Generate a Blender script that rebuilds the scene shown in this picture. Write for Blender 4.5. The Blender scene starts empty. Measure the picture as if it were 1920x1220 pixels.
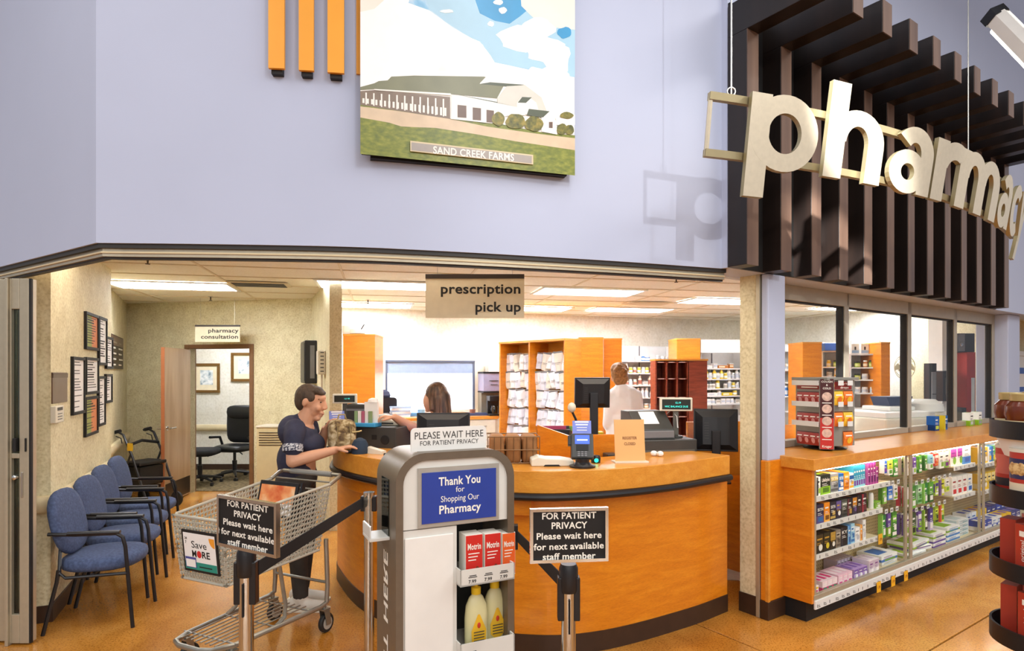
import bpy, bmesh, math, random
from mathutils import Vector, Matrix
random.seed(7)
SC = bpy.context.scene
COL = SC.collection
pi = math.pi
R = math.radians
# ---------------------------------------------------------------- camera: 1920x1220 frame, level camera, eye height 1.6 m
FPX = 1152.0; HZ = 700.0; EYE = 1.6
cam_data = bpy.data.cameras.new('camera')
cam = bpy.data.objects.new('camera', cam_data); COL.objects.link(cam); SC.camera = cam
cam.location = (0, 0, EYE); cam.rotation_euler = (pi/2, 0, 0)
cam_data.sensor_fit = 'HORIZONTAL'; cam_data.sensor_width = 36.0
cam_data.lens = 36.0*FPX/1920.0
cam_data.shift_y = (HZ-610.0)/1920.0
cam_data.clip_start = 0.05; cam_data.clip_end = 100
# ---------------------------------------------------------------- world, store lamps, exposure
W = bpy.data.worlds.new('store_world'); SC.world = W; W.use_nodes = True
W.node_tree.nodes['Background'].inputs[0].default_value = (0.78, 0.80, 0.88, 1)
W.node_tree.nodes['Background'].inputs[1].default_value = 0.52
SC.view_settings.view_transform = 'Standard'; SC.view_settings.look = 'None'
SC.view_settings.exposure = 0.09; SC.view_settings.gamma = 1.0; SC.view_settings.use_curve_mapping = False
def area(name, loc, target, sx, sy, power, col):
    l = bpy.data.lights.new(name, 'AREA'); l.shape = 'RECTANGLE'; l.size = sx; l.size_y = sy; l.energy = power; l.color = col
    o = bpy.data.objects.new(name, l); COL.objects.link(o); o.location = loc
    o.rotation_euler = (Vector(target)-Vector(loc)).to_track_quat('-Z', 'Y').to_euler()
    return o
# rows of fluorescent strips under the high store roof (5.2 m), along the aisles
for i, x in enumerate((-6.0, -2.6, 0.8, 4.2, 7.6)):
    area('store_strip_light', (x, -4.0, 5.2), (x, -4.0, 0), 0.5, 13.0, 165, (1.0, 0.955, 0.90))
    area('store_strip_light', (x, -16.5, 5.2), (x, -16.5, 0), 0.5, 11.0, 330, (1.0, 0.955, 0.90))
area('store_strip_light', (4.6, 1.6, 5.0), (4.6, 1.6, 0), 0.5, 2.6, 150, (1.0, 0.93, 0.84))
def spot(name, loc, target, power, ang, blend, rad, col):
    l = bpy.data.lights.new(name, 'SPOT'); l.energy = power; l.spot_size = R(ang); l.spot_blend = blend; l.shadow_soft_size = rad; l.color = col
    o = bpy.data.objects.new(name, l); COL.objects.link(o); o.location = loc
    o.rotation_euler = (Vector(target)-Vector(loc)).to_track_quat('-Z', 'Y').to_euler()
    return o
# track spots aimed at the fascia, the farm picture and the hanging letters
spot('track_spot_light', (2.9, -4.5, 4.7), (1.3, 3.4, 2.8), 640, 26, 0.8, 0.05, (1.0, 0.96, 0.90))
spot('track_spot_light', (0.5, -0.2, 4.7), (1.83, 3.2, 2.88), 5200, 9, 0.5, 0.05, (1.0, 0.97, 0.92))
spot('track_spot_light', (1.6, -0.6, 5.0), (-0.6, 3.2, 3.0), 130, 60, 0.9, 0.08, (0.95, 0.96, 1.0))

# ---------------------------------------------------------------- helpers: places
def P(px, py, y):
    return Vector(((px-960)/FPX*y, y, EYE-(py-HZ)/FPX*y))
def X(px, y): return (px-960)/FPX*y
def Zy(py, y): return EYE-(py-HZ)/FPX*y
def G(px, py, z=0.0):
    y = FPX*(EYE-z)/(py-HZ); return P(px, py, y)
def CE(px, py, z=2.55):
    return G(px, py, z)
def on_plane(px, py, o, n):
    d = Vector(((px-960)/FPX, 1.0, -(py-HZ)/FPX)); c = Vector((0, 0, EYE))
    t = (Vector(o)-c).dot(n)/d.dot(n); return c+d*t
def lin(c): return c/12.92 if c <= 0.04045 else ((c+0.055)/1.055)**2.4
def C(r, g=None, b=None):
    if isinstance(r, str):
        h = r.lstrip('#'); r, g, b = int(h[0:2], 16), int(h[2:4], 16), int(h[4:6], 16)
    return (lin(r/255.), lin(g/255.), lin(b/255.), 1.0)
def catmull(pts, n):
    pts = [Vector(p) for p in pts]; out = []
    q = [pts[0]*2-pts[1]]+pts+[pts[-1]*2-pts[-2]]
    for i in range(1, len(q)-2):
        for k in range(n):
            t = k/n; a, b, c, d = q[i-1], q[i], q[i+1], q[i+2]
            out.append(0.5*((2*b)+(c-a)*t+(2*a-5*b+4*c-d)*t*t+(3*b-a-3*c+d)*t**3))
    out.append(pts[-1]); return out
ORD = ['first','second','third','fourth','fifth','sixth','seventh','eighth','ninth','tenth','eleventh','twelfth','thirteenth','fourteenth','fifteenth','sixteenth']
# ---------------------------------------------------------------- helpers: materials
MATS = {}
def _nt(name):
    m = bpy.data.materials.new(name); m.use_nodes = True; nt = m.node_tree
    return m, nt, nt.nodes['Principled BSDF']
def setp(b, k, v):
    if k in b.inputs: b.inputs[k].default_value = v
def mat(name, col, rough=0.5, metal=0.0, var=0.06, scale=14.0, bump=0.0, bscale=None, spec=0.5, stretch=None, alpha=None, emit=0.0, coat=0.0, detail=3.0):
    if name in MATS: return MATS[name]
    m, nt, b = _nt(name)
    c = C(col) if isinstance(col, str) else col
    tc = nt.nodes.new('ShaderNodeTexCoord'); mp = nt.nodes.new('ShaderNodeMapping')
    nt.links.new(tc.outputs['Object'], mp.inputs['Vector'])
    if stretch: mp.inputs['Scale'].default_value = stretch
    nz = nt.nodes.new('ShaderNodeTexNoise'); nz.inputs['Scale'].default_value = scale; nz.inputs['Detail'].default_value = detail
    nt.links.new(mp.outputs['Vector'], nz.inputs['Vector'])
    mx = nt.nodes.new('ShaderNodeMix'); mx.data_type = 'RGBA'
    mx.inputs[6].default_value = tuple(max(0, x*(1-var)) for x in c[:3])+(1,)
    mx.inputs[7].default_value = tuple(min(1, x*(1+var)) for x in c[:3])+(1,)
    rp = nt.nodes.new('ShaderNodeMapRange'); rp.inputs[1].default_value = 0.3; rp.inputs[2].default_value = 0.7
    nt.links.new(nz.outputs['Fac'], rp.inputs[0]); nt.links.new(rp.outputs[0], mx.inputs[0])
    nt.links.new(mx.outputs[2], b.inputs['Base Color'])
    b.inputs['Roughness'].default_value = rough; b.inputs['Metallic'].default_value = metal
    setp(b, 'Specular IOR Level', spec); setp(b, 'Coat Weight', coat); setp(b, 'Coat Roughness', 0.15)
    if emit:
        nt.links.new(mx.outputs[2], b.inputs['Emission Color']); b.inputs['Emission Strength'].default_value = emit
    if bump:
        n2 = nt.nodes.new('ShaderNodeTexNoise'); n2.inputs['Scale'].default_value = bscale or scale*4; n2.inputs['Detail'].default_value = 2
        nt.links.new(mp.outputs['Vector'], n2.inputs['Vector'])
        bp = nt.nodes.new('ShaderNodeBump'); bp.inputs['Strength'].default_value = bump; bp.inputs['Distance'].default_value = 0.01
        nt.links.new(n2.outputs['Fac'], bp.inputs['Height']); nt.links.new(bp.outputs['Normal'], b.inputs['Normal'])
    MATS[name] = m; return m
def ramp_mat(name, stops, scale, rough=0.5, stretch=(1, 1, 1), detail=4.0, rotz=0.0, bump=0.0, spec=0.5, coat=0.0, distort=0.0, metal=0.0, second=None):
    """noise -> colour ramp; second=(scale, stops, factor) multiplies a second pattern"""
    if name in MATS: return MATS[name]
    m, nt, b = _nt(name)
    tc = nt.nodes.new('ShaderNodeTexCoord'); mp = nt.nodes.new('ShaderNodeMapping')
    mp.inputs['Scale'].default_value = stretch; mp.inputs['Rotation'].default_value = (0, 0, rotz)
    nt.links.new(tc.outputs['Object'], mp.inputs['Vector'])
    def layer(sc, st, det):
        nz = nt.nodes.new('ShaderNodeTexNoise'); nz.inputs['Scale'].default_value = sc; nz.inputs['Detail'].default_value = det
        nz.inputs['Distortion'].default_value = distort
        nt.links.new(mp.outputs['Vector'], nz.inputs['Vector'])
        cr = nt.nodes.new('ShaderNodeValToRGB'); e = cr.color_ramp.elements
        e[0].position, e[0].color = st[0][0], C(st[0][1]); e[1].position, e[1].color = st[-1][0], C(st[-1][1])
        for p, c in st[1:-1]:
            x = e.new(p); x.color = C(c)
        nt.links.new(nz.outputs['Fac'], cr.inputs['Fac']); return nz, cr
    nz, cr = layer(scale, stops, detail); out = cr.outputs['Color']
    if second:
        n2, c2 = layer(second[0], second[1], 2.0)
        mx = nt.nodes.new('ShaderNodeMix'); mx.data_type = 'RGBA'; mx.blend_type = 'MULTIPLY'; mx.inputs[0].default_value = second[2]
        nt.links.new(out, mx.inputs[6]); nt.links.new(c2.outputs['Color'], mx.inputs[7]); out = mx.outputs[2]
    nt.links.new(out, b.inputs['Base Color'])
    b.inputs['Roughness'].default_value = rough; b.inputs['Metallic'].default_value = metal
    setp(b, 'Specular IOR Level', spec); setp(b, 'Coat Weight', coat); setp(b, 'Coat Roughness', 0.12)
    if bump:
        bp = nt.nodes.new('ShaderNodeBump'); bp.inputs['Strength'].default_value = bump; bp.inputs['Distance'].default_value = 0.004
        nt.links.new(nz.outputs['Fac'], bp.inputs['Height']); nt.links.new(bp.outputs['Normal'], b.inputs['Normal'])
    MATS[name] = m; return m
def emit_mat(name, col, strength):
    if name in MATS: return MATS[name]
    m, nt, b = _nt(name); c = C(col)
    b.inputs['Base Color'].default_value = c; b.inputs['Emission Color'].default_value = c; b.inputs['Emission Strength'].default_value = strength
    nz = nt.nodes.new('ShaderNodeTexNoise'); nz.inputs['Scale'].default_value = 3
    mr = nt.nodes.new('ShaderNodeMapRange'); mr.inputs[3].default_value = strength*0.94; mr.inputs[4].default_value = strength*1.06
    nt.links.new(nz.outputs['Fac'], mr.inputs[0]); nt.links.new(mr.outputs[0], b.inputs['Emission Strength'])
    MATS[name] = m; return m
def glass_mat(name, tint='f4fbf8', refl=0.05, rough=0.02):
    if name in MATS: return MATS[name]
    m = bpy.data.materials.new(name); m.use_nodes = True; nt = m.node_tree
    for n in list(nt.nodes): nt.nodes.remove(n)
    o = nt.nodes.new('ShaderNodeOutputMaterial'); t = nt.nodes.new('ShaderNodeBsdfTransparent'); t.inputs[0].default_value = C(tint)
    g = nt.nodes.new('ShaderNodeBsdfGlossy'); g.inputs['Roughness'].default_value = rough
    lw_ = nt.nodes.new('ShaderNodeLayerWeight'); lw_.inputs['Blend'].default_value = 0.5
    pw = nt.nodes.new('ShaderNodeMath'); pw.operation = 'POWER'; pw.inputs[1].default_value = 5.0; nt.links.new(lw_.outputs['Facing'], pw.inputs[0])
    ad = nt.nodes.new('ShaderNodeMath'); ad.operation = 'MULTIPLY_ADD'; ad.inputs[1].default_value = 0.35; ad.inputs[2].default_value = refl*0.35; ad.use_clamp = True
    nt.links.new(pw.outputs[0], ad.inputs[0])
    mx = nt.nodes.new('ShaderNodeMixShader'); nt.links.new(ad.outputs[0], mx.inputs[0])
    nt.links.new(t.outputs[0], mx.inputs[1]); nt.links.new(g.outputs[0], mx.inputs[2]); nt.links.new(mx.outputs[0], o.inputs[0])
    MATS[name] = m; return m
# ---------------------------------------------------------------- helpers: mesh building
class MB:
    def __init__(s): s.v = []; s.f = []; s.m = []; s.mi = 0
    def mat(s, i): s.mi = i; return s
    def add(s, vs, fs):
        b = len(s.v); s.v += [tuple(x) for x in vs]
        for f in fs: s.f.append(tuple(i+b for i in f)); s.m.append(s.mi)
        return s
    def obox(s, o, a, b, c):
        o, a, b, c = Vector(o), Vector(a), Vector(b), Vector(c)
        if a.cross(b).dot(c) < 0: a, b = b, a
        vs = [o, o+a, o+a+b, o+b, o+c, o+a+c, o+a+b+c, o+b+c]
        return s.add(vs, [(3, 2, 1, 0), (4, 5, 6, 7), (0, 1, 5, 4), (1, 2, 6, 5), (2, 3, 7, 6), (3, 0, 4, 7)])
    def box(s, x0, y0, z0, x1, y1, z1):
        return s.obox((x0, y0, z0), (x1-x0, 0, 0), (0, y1-y0, 0), (0, 0, z1-z0))
    def cbox(s, c, sz):
        return s.box(c[0]-sz[0]/2, c[1]-sz[1]/2, c[2]-sz[2]/2, c[0]+sz[0]/2, c[1]+sz[1]/2, c[2]+sz[2]/2)
    def quad(s, a, b, c, d): return s.add([a, b, c, d], [(0, 1, 2, 3)])
    def poly(s, pts): return s.add(pts, [tuple(range(len(pts)))])
    def prism(s, pts, d):
        """polygon (list of vectors) extruded by vector d"""
        pts = [Vector(p) for p in pts]; d = Vector(d); n = len(pts)
        nr = Vector((0, 0, 0))
        for i in range(n): nr += pts[i].cross(pts[(i+1) % n])
        if nr.dot(d) > 0: pts = pts[::-1]
        vs = pts+[p+d for p in pts]
        fs = [tuple(range(n)), tuple(range(2*n-1, n-1, -1))]
        fs += [((i+1) % n, i, i+n, (i+1) % n+n) for i in range(n)]
        return s.add(vs, fs)
    def tube(s, pts, r, seg=8, closed=False, cap=True, flat=None):
        pts = [Vector(p) for p in pts]; n = len(pts); vs = []; rs = r if isinstance(r, (list, tuple)) else [r]*n
        prev = None
        for i, p in enumerate(pts):
            if closed: t = (pts[(i+1) % n]-pts[i-1])
            else: t = pts[min(i+1, n-1)]-pts[max(i-1, 0)]
            t.normalize()
            if prev is None:
                up = Vector((0, 0, 1)) if abs(t.z) < 0.9 else Vector((1, 0, 0))
                a = t.cross(up).normalized()
            else:
                a = (prev-t*prev.dot(t)).normalized()
            prev = a; b = t.cross(a)
            fl = flat or 1.0
            for k in range(seg):
                w = 2*pi*k/seg; vs.append(p+a*math.cos(w)*rs[i]+b*math.sin(w)*rs[i]*fl)
        fs = []
        rng = n if closed else n-1
        for i in range(rng):
            j = (i+1) % n
            for k in range(seg):
                k2 = (k+1) % seg; fs.append((i*seg+k, i*seg+k2, j*seg+k2, j*seg+k))
        if cap and not closed:
            fs.append(tuple(range(seg-1, -1, -1))); fs.append(tuple((n-1)*seg+k for k in range(seg)))
        return s.add(vs, fs)
    def lathe(s, prof, seg=16, o=(0, 0, 0), ax=None, sx=1.0, sy=1.0):
        """prof: (r,z) list bottom to top; ax: optional 3x3/4x4 matrix"""
        o = Vector(o); vs = []; n = len(prof)
        for r, z in prof:
            for k in range(seg):
                w = 2*pi*k/seg; p = Vector((r*math.cos(w)*sx, r*math.sin(w)*sy, z))
                if ax is not None: p = ax @ p
                vs.append(o+p)
        fs = []
        for i in range(n-1):
            for k in range(seg):
                k2 = (k+1) % seg; fs.append((i*seg+k, i*seg+k2, (i+1)*seg+k2, (i+1)*seg+k))
        fs.append(tuple(range(seg-1, -1, -1))); fs.append(tuple((n-1)*seg+k for k in range(seg)))
        return s.add(vs, fs)
    def ball(s, c, r, seg=12, rings=7, rot=None):
        r = (r, r, r) if not isinstance(r, (tuple, list)) else r
        prof = []
        c = Vector(c); vs = []; 
        for i in range(1, rings):
            a = -pi/2+pi*i/rings
            for k in range(seg):
                w = 2*pi*k/seg; p = Vector((r[0]*math.cos(a)*math.cos(w), r[1]*math.cos(a)*math.sin(w), r[2]*math.sin(a)))
                if rot is not None: p = rot @ p
                vs.append(c+p)
        lo = Vector((0, 0, -r[2])); hi = Vector((0, 0, r[2]))
        if rot is not None: lo = rot @ lo; hi = rot @ hi
        vs += [c+lo, c+hi]; nb = len(vs)
        fs = []
        for i in range(rings-2):
            for k in range(seg):
                k2 = (k+1) % seg; fs.append((i*seg+k, i*seg+k2, (i+1)*seg+k2, (i+1)*seg+k))
        for k in range(seg):
            k2 = (k+1) % seg
            fs.append((nb-2, k2, k)); fs.append((nb-1, (rings-2)*seg+k, (rings-2)*seg+k2))
        return s.add(vs, fs)
    def rbox(s, c, sz, r, ax='z', seg=4):
        """box with rounded corners in the plane across axis ax"""
        w, d, h = sz; pts = []
        dims = {'z': (w, d, h), 'y': (w, h, d), 'x': (d, h, w)}[ax]
        for cx, cy, a0 in ((dims[0]/2-r, dims[1]/2-r, 0), (-dims[0]/2+r, dims[1]/2-r, 90), (-dims[0]/2+r, -dims[1]/2+r, 180), (dims[0]/2-r, -dims[1]/2+r, 270)):
            for k in range(seg+1):
                a = R(a0+90*k/seg); pts.append((cx+r*math.cos(a), cy+r*math.sin(a)))
        t = dims[2]; c = Vector(c)
        if ax == 'z': return s.prism([c+Vector((a, b, -t/2)) for a, b in pts], (0, 0, t))
        if ax == 'y': return s.prism([c+Vector((a, -t/2, b)) for a, b in pts], (0, t, 0))
        return s.prism([c+Vector((-t/2, a, b)) for a, b in pts], (t, 0, 0))
    def text(s, txt, o, ex, ey, h, w=None, bold=0, align='l', lift=0.0):
        """flat lettering: cap height h, optional total width w, on the plane ex/ey"""
        o, ex, ey = Vector(o), Vector(ex).normalized(), Vector(ey).normalized(); nz = ex.cross(ey)*lift
        k = h/GLYPH_CAP; xs = []; cx = 0.0; items = []
        for ch in txt:
            if ch != ' ':
                items.append((cx, GLYPHS[(ch, bold)]))
            cx += ADV.get(ch, 0.3)+(0.02 if bold else 0)
        tot = cx*k
        kx = k*(w/tot) if w else k
        tot = cx*kx
        off = {'l': 0, 'c': -tot/2, 'r': -tot}[align]
        for x0, (vs, fs) in items:
            s.add([o+ex*(off+(x0+vx)*kx)+ey*vy*k+nz for vx, vy in vs], fs)
        return s
    def mesh(s, name, mats, smooth=False, angle=35):
        me = bpy.data.meshes.new(name); me.from_pydata(s.v, [], s.f)
        if not isinstance(mats, (list, tuple)): mats = [mats]
        for m in mats: me.materials.append(m)
        if len(mats) > 1:
            me.polygons.foreach_set('material_index', s.m)
        if smooth:
            me.polygons.foreach_set('use_smooth', [True]*len(me.polygons)); me.set_sharp_from_angle(angle=R(angle))
        me.update(); return me
    def build(s, name, mats, parent=None, smooth=False, world=False, bevel=0.0, angle=35, label=None):
        o = bpy.data.objects.new(name, s.mesh(name, mats, smooth, angle)); COL.objects.link(o)
        if bevel:
            b = o.modifiers.new('bevel', 'BEVEL'); b.width = bevel; b.segments = 2; b.limit_method = 'ANGLE'; b.angle_limit = R(40)
            b.harden_normals = False
        if parent is not None: attach(o, parent, world)
        if label: o['label'] = label
        return o
WM = {}
def attach(o, parent, world=False):
    o.parent = parent
    if world:
        m = WM.get(parent.name, Matrix.Identity(4)); o.matrix_parent_inverse = m.inverted()
def tag(o, label, cat, group=None):
    o['label'] = label; o['category'] = cat
    if group: o['group'] = group
    return o
def thing(name, label, cat, loc=(0, 0, 0), rz=0.0, group=None):
    o = bpy.data.objects.new(name, None); COL.objects.link(o); o.empty_display_size = 0.1
    o.location = loc; o.rotation_euler = (0, 0, rz)
    WM[o.name] = Matrix.Translation(Vector(loc)) @ Matrix.Rotation(rz, 4, 'Z')
    return tag(o, label, cat, group)
def struct(o, parent=None):
    if parent is None: o['kind'] = 'structure'
    return o
def kids(o): return [c for c in bpy.data.objects if c.parent == o]
KIDS = {}
def dup(root, loc, rz, label, group=None):
    if root.name not in KIDS:
        KIDS[root.name] = [(c, [g for g in c.children]) for c in root.children]
    r = root.copy(); COL.objects.link(r); r.location = loc; r.rotation_euler = (0, 0, rz); r['label'] = label
    if group: r['group'] = group
    for c, gs in KIDS[root.name]:
        k = c.copy(); COL.objects.link(k); k.parent = r
        for g in gs:
            q = g.copy(); COL.objects.link(q); q.parent = k
    return r
# ---------------------------------------------------------------- glyphs of the built-in font, turned into flat meshes once
GLYPHS = {}; ADV = {}; GLYPH_CAP = 0.7
def make_glyphs():
    global GLYPH_CAP
    chars = [chr(c) for c in range(33, 127)]
    tmp = []
    def t(body, bold, ext=0.0):
        c = bpy.data.curves.new('glyph', 'FONT'); c.body = body; c.size = 1.0; c.resolution_u = 3
        if bold: c.offset = bold
        c.extrude = ext
        o = bpy.data.objects.new('glyph', c); COL.objects.link(o); tmp.append(o); return o
    base = t('|', 0)
    obs = [(ch, 0, t(ch, 0), t(ch+'|', 0)) for ch in chars]
    obs += [(ch, 1, t(ch, 0.022), None) for ch in chars]
    bpy.context.view_layer.update(); dg = bpy.context.evaluated_depsgraph_get()
    def me(o): return bpy.data.meshes.new_from_object(o.evaluated_get(dg), depsgraph=dg)
    bw = max(v.co.x for v in me(base).vertices)
    for ch, b, o, o2 in obs:
        m = me(o); vs = [(v.co.x, v.co.y) for v in m.vertices]; fs = [tuple(p.vertices) for p in m.polygons]
        GLYPHS[(ch, b)] = (vs, fs)
        if o2 is not None: ADV[ch] = max(v.co.x for v in me(o2).vertices)-bw
    GLYPH_CAP = max(v[1] for v in GLYPHS[('H', 0)][0])
    ADV[' '] = 0.28
    for o in tmp:
        c = o.data; bpy.data.objects.remove(o); bpy.data.curves.remove(c)
    for m in list(bpy.data.meshes):
        if m.users == 0: bpy.data.meshes.remove(m)
make_glyphs()
# ================================================================ materials of the place
M_blue = mat('blue_wall_paint', 'b8c1da', 0.55, var=0.015, scale=2.0)
M_paper = ramp_mat('speckled_wallpaper', [(0.30, 'cdc298'), (0.48, 'e0d7b2'), (0.62, 'e8e0be'), (0.80, 'f0e9cc')], 55, 0.7, (1, 1, 1), 6.0, bump=0.05, second=(7, [(0.3, 'e6e0d4'), (0.7, 'ffffff')], 0.6))
M_paper2 = ramp_mat('pale_wallpaper', [(0.30, 'dcd8cc'), (0.5, 'e8e5da'), (0.75, 'f0ede4')], 30, 0.7, (1, 1, 1), 6.0, second=(5, [(0.3, 'f0ece2'), (0.7, 'ffffff')], 0.6))
M_brownbase = mat('brown_vinyl_base', '3a2619', 0.45, var=0.12)
M_cream = mat('cream_rail_vinyl', 'd9c9a2', 0.4, var=0.03)
M_alu = mat('cream_aluminium', 'b9b09a', 0.38, metal=0.55, var=0.04, scale=30)
M_alu_dark = mat('dark_gap_trim', '2e2c2a', 0.5, var=0.1)
M_steel = mat('brushed_steel', 'b9b7b0', 0.28, metal=1.0, var=0.06, scale=60, stretch=(1, 1, 0.05))
M_chrome = mat('chrome', 'c9c8c4', 0.14, metal=1.0, var=0.04)
M_black = mat('black_plastic', '16161a', 0.38, var=0.15)
M_blackm = mat('matte_black', '101012', 0.6, var=0.2)
M_dark = mat('dark_grey_plastic', '3a3a38', 0.42, var=0.08)
M_grey = mat('mid_grey_plastic', '77777a', 0.45, var=0.06)
M_white = mat('white_paint', 'ecebe6', 0.45, var=0.02)
M_offw = mat('offwhite_plastic', 'e2ddcb', 0.42, var=0.03)
M_paperw = mat('white_paper', 'f1f0ee', 0.7, var=0.02)
M_ink = mat('black_ink', '141414', 0.6, var=0.1)
M_whiteink = mat('white_ink', 'f6f4ea', 0.5, var=0.02)
M_wood = ramp_mat('orange_maple', [(0.30, 'd67c12'), (0.48, 'de8516'), (0.60, 'e48c1a'), (0.78, 'e99826')], 4.0, 0.34, (1, 1, 7), 6.0, distort=0.6, coat=0.25, second=(40, [(0.35, 'e2d4c4'), (0.6, 'ffffff')], 0.5))
M_woodh = ramp_mat('orange_maple_flat', [(0.30, 'd88e30'), (0.48, 'de9636'), (0.60, 'e39d3c'), (0.78, 'e8a748')], 4.0, 0.30, (1, 5, 5), 6.0, distort=0.5, coat=0.12, rotz=R(-35), second=(36, [(0.35, 'e8dccb'), (0.6, 'ffffff')], 0.5))
M_mahog = ramp_mat('mahogany', [(0.3, '7a3420'), (0.5, '924028'), (0.75, 'a24c32')], 6.0, 0.4, (1, 1, 7), 5.0, distort=0.5)
M_espresso_shade = ramp_mat('espresso_slat_shaded', [(0.3, '130d0b'), (0.5, '1c1310'), (0.75, '271b16')], 9.0, 0.42, (1, 1, 0.12), 5.0)  # slat wood darkened: the shade on its sides is put into the colour
M_espresso_lit = ramp_mat('espresso_slat_lit', [(0.3, '58433a'), (0.5, '6c5548'), (0.75, '7d6556')], 9.0, 0.38, (1, 1, 0.12), 5.0)  # lighter copy of the slat wood, light on the fronts painted in
M_board = mat('black_backboard', '0d0b0b', 0.7, var=0.2)
M_glass = glass_mat('window_glass', 'fdfefd', 0.015)
M_smoke = glass_mat('smoked_glass', '8a9894', 0.25)
M_lampw = emit_mat('lamp_diffuser', 'f3f6ff', 23.0)
M_fillglow = emit_mat('fill_panel_glow', 'fff4e4', 5.0)  # glow of the added fill panels behind the fascia
M_tile = ramp_mat('ceiling_tile', [(0.35, 'ece6d2'), (0.5, 'f0ebda'), (0.7, 'f4f0e2')], 60, 0.85, (1, 1, 1), 3.0, bump=0.12)
M_grid = mat('ceiling_grid_paint', 'dccfb2', 0.5, var=0.03)
M_shelfw = mat('white_shelf_metal', 'dfe0de', 0.4, var=0.03)
# ================================================================ plan
S0 = Vector((1.925, 3.92, 0)); U = Vector((0.822, 0.569, 0)); N = Vector((-0.569, 0.822, 0)); ZV = Vector((0, 0, 1))
def S(u, n, z=0.0): return S0+U*u+N*n+ZV*z
def u_at(px, n):
    k = (px-960)/FPX; o = S0+N*n; return (o.y*k-o.x)/(U.x-U.y*k)
ZH = 2.25; ZC = 2.55
# fascia curve (plan points of the blue wall)
def hp(px, py): p = G(px, py, ZH); return Vector((p.x, p.y, 0))
HA = [hp(180, 455), hp(400, 457.5), hp(640, 462), hp(820, 470), hp(1000, 480), hp(1180, 491), hp(1364, 504)]
HC = catmull(HA, 5)
HL = hp(0, 500); HL2 = HL+(HL-HC[0])*3.5
# ================================================================ floor: sawn concrete slabs over a dark bed
M_floor = ramp_mat('stained_concrete', [(0.26, '865218'), (0.42, 'b0742a'), (0.55, 'c88a3a'), (0.68, 'd89e4a'), (0.82, 'e6b464')], 1.3, 0.17, (1, 1, 1), 9.0, distort=0.35, spec=0.5, coat=0.15, second=(95, [(0.34, '8a6a4c'), (0.5, 'ffffff')], 0.55))
M_bed = mat('dark_joint', '1d1610', 0.9)
fl = struct(MB().box(-14, -9, -0.06, 18, 16, -0.012).build('floor', M_bed))
JU = -0.61; JN = -0.579; SP = 3.38; g = 0.005
for u0, u1 in ((JU-4*SP, JU), (JU, JU+SP), (JU+SP, JU+2*SP), (JU+2*SP, JU+3*SP), (JU+3*SP, JU+4*SP), (JU+4*SP, JU+5*SP)):
    for n0, n1 in ((JN-2*SP, JN-SP), (JN-SP, JN), (JN, JN+4*SP)):
        MB().obox(S(u0+g, n0+g, -0.03), U*(u1-u0-2*g), N*(n1-n0-2*g), ZV*0.03).build('slab', M_floor, fl, bevel=0.004)
# ================================================================ blue fascia wall above the opening
def wall_strip(pts, z0, z1, t, name, m, smooth=False, parent=None):
    """vertical wall following plan points, thickness t to the left of the walking direction"""
    b = MB(); n = len(pts); off = []
    for i in range(n):
        d = (pts[min(i+1, n-1)]-pts[max(i-1, 0)]).normalized(); off.append(pts[i]+Vector((-d.y, d.x, 0))*t)
    vs = []
    for p, q in zip(pts, off):
        vs += [p+ZV*z0, p+ZV*z1, q+ZV*z1, q+ZV*z0]
    fs = []
    for i in range(n-1):
        a = 4*i; c = 4*(i+1)
        for k in range(4):
            k2 = (k+1) % 4; fs.append((a+k, a+k2, c+k2, c+k))
    fs += [(3, 2, 1, 0), (4*n-4, 4*n-3, 4*n-2, 4*n-1)]
    b.add(vs, fs); o = b.build(name, m, parent, smooth=smooth, angle=25); return o
struct(wall_strip(HC, ZH, 6.8, 0.14, 'wall_fascia', M_blue, True))
struct(wall_strip([HL2, HL, HC[0]], ZH, 6.8, 0.14, 'wall_fascia_left', M_blue))
def off_pts(pts, d):
    out = []
    for i in range(len(pts)):
        t = (pts[min(i+1, len(pts)-1)]-pts[max(i-1, 0)]).normalized(); out.append(pts[i]+Vector((-t.y, t.x, 0))*d)
    return out
allh = [HL2, HL]+HC
tr = struct(wall_strip(off_pts(allh, 0.012), ZH-0.022, ZH, 0.10, 'trim_1', M_alu_dark))
wall_strip(off_pts(allh, 0.03), ZH-0.062, ZH-0.022, 0.06, 'door_track', M_alu, False, tr)
wall_strip(off_pts(allh, 0.045), ZH-0.072, ZH-0.062, 0.03, 'track_slot', M_alu_dark, False, tr)
wall_strip(off_pts(allh, 0.022), ZH-0.046, ZH-0.038, 0.01, 'track_rib', M_cream, False, tr)
# the closed strip between the track and the ceiling
struct(wall_strip(off_pts(allh, 0.141), ZH-0.03, 4.0, 0.02, 'wall_fascia_inside', M_paper2))
# ================================================================ right storefront
FU0 = u_at(1364, 0.22)
b = MB(); b.obox(S(FU0, 0.22, ZH), U*(9.5-FU0), N*0.22, ZV*4.55)
struct(b.build('wall_storefront', M_blue))
# blue corner column with wooden lower part
KP = Vector((X(1440, 3.98), 3.98, 0))
def KF(a, d, z): return KP+U*a+N*d+ZV*z
col_o = struct(MB().obox(KF(0, 0, 1.03), U*0.20, N*0.05, ZV*(ZH-1.03)).build('wall_column', M_blue, bevel=0.01))
MB().obox(KF(-0.004, -0.004, 0.12), U*0.208, N*0.056, ZV*0.915).build('wood_cladding', M_wood, col_o, bevel=0.006)
MB().obox(KF(-0.008, -0.008, 0.0), U*0.216, N*0.062, ZV*0.12).build('column_base', M_brownbase, col_o, bevel=0.004)
MB().obox(KF(-0.006, -0.006, 0.0), U*0.022, N*0.022, ZV*1.03).build('corner_guard', M_woodh, col_o)
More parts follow.
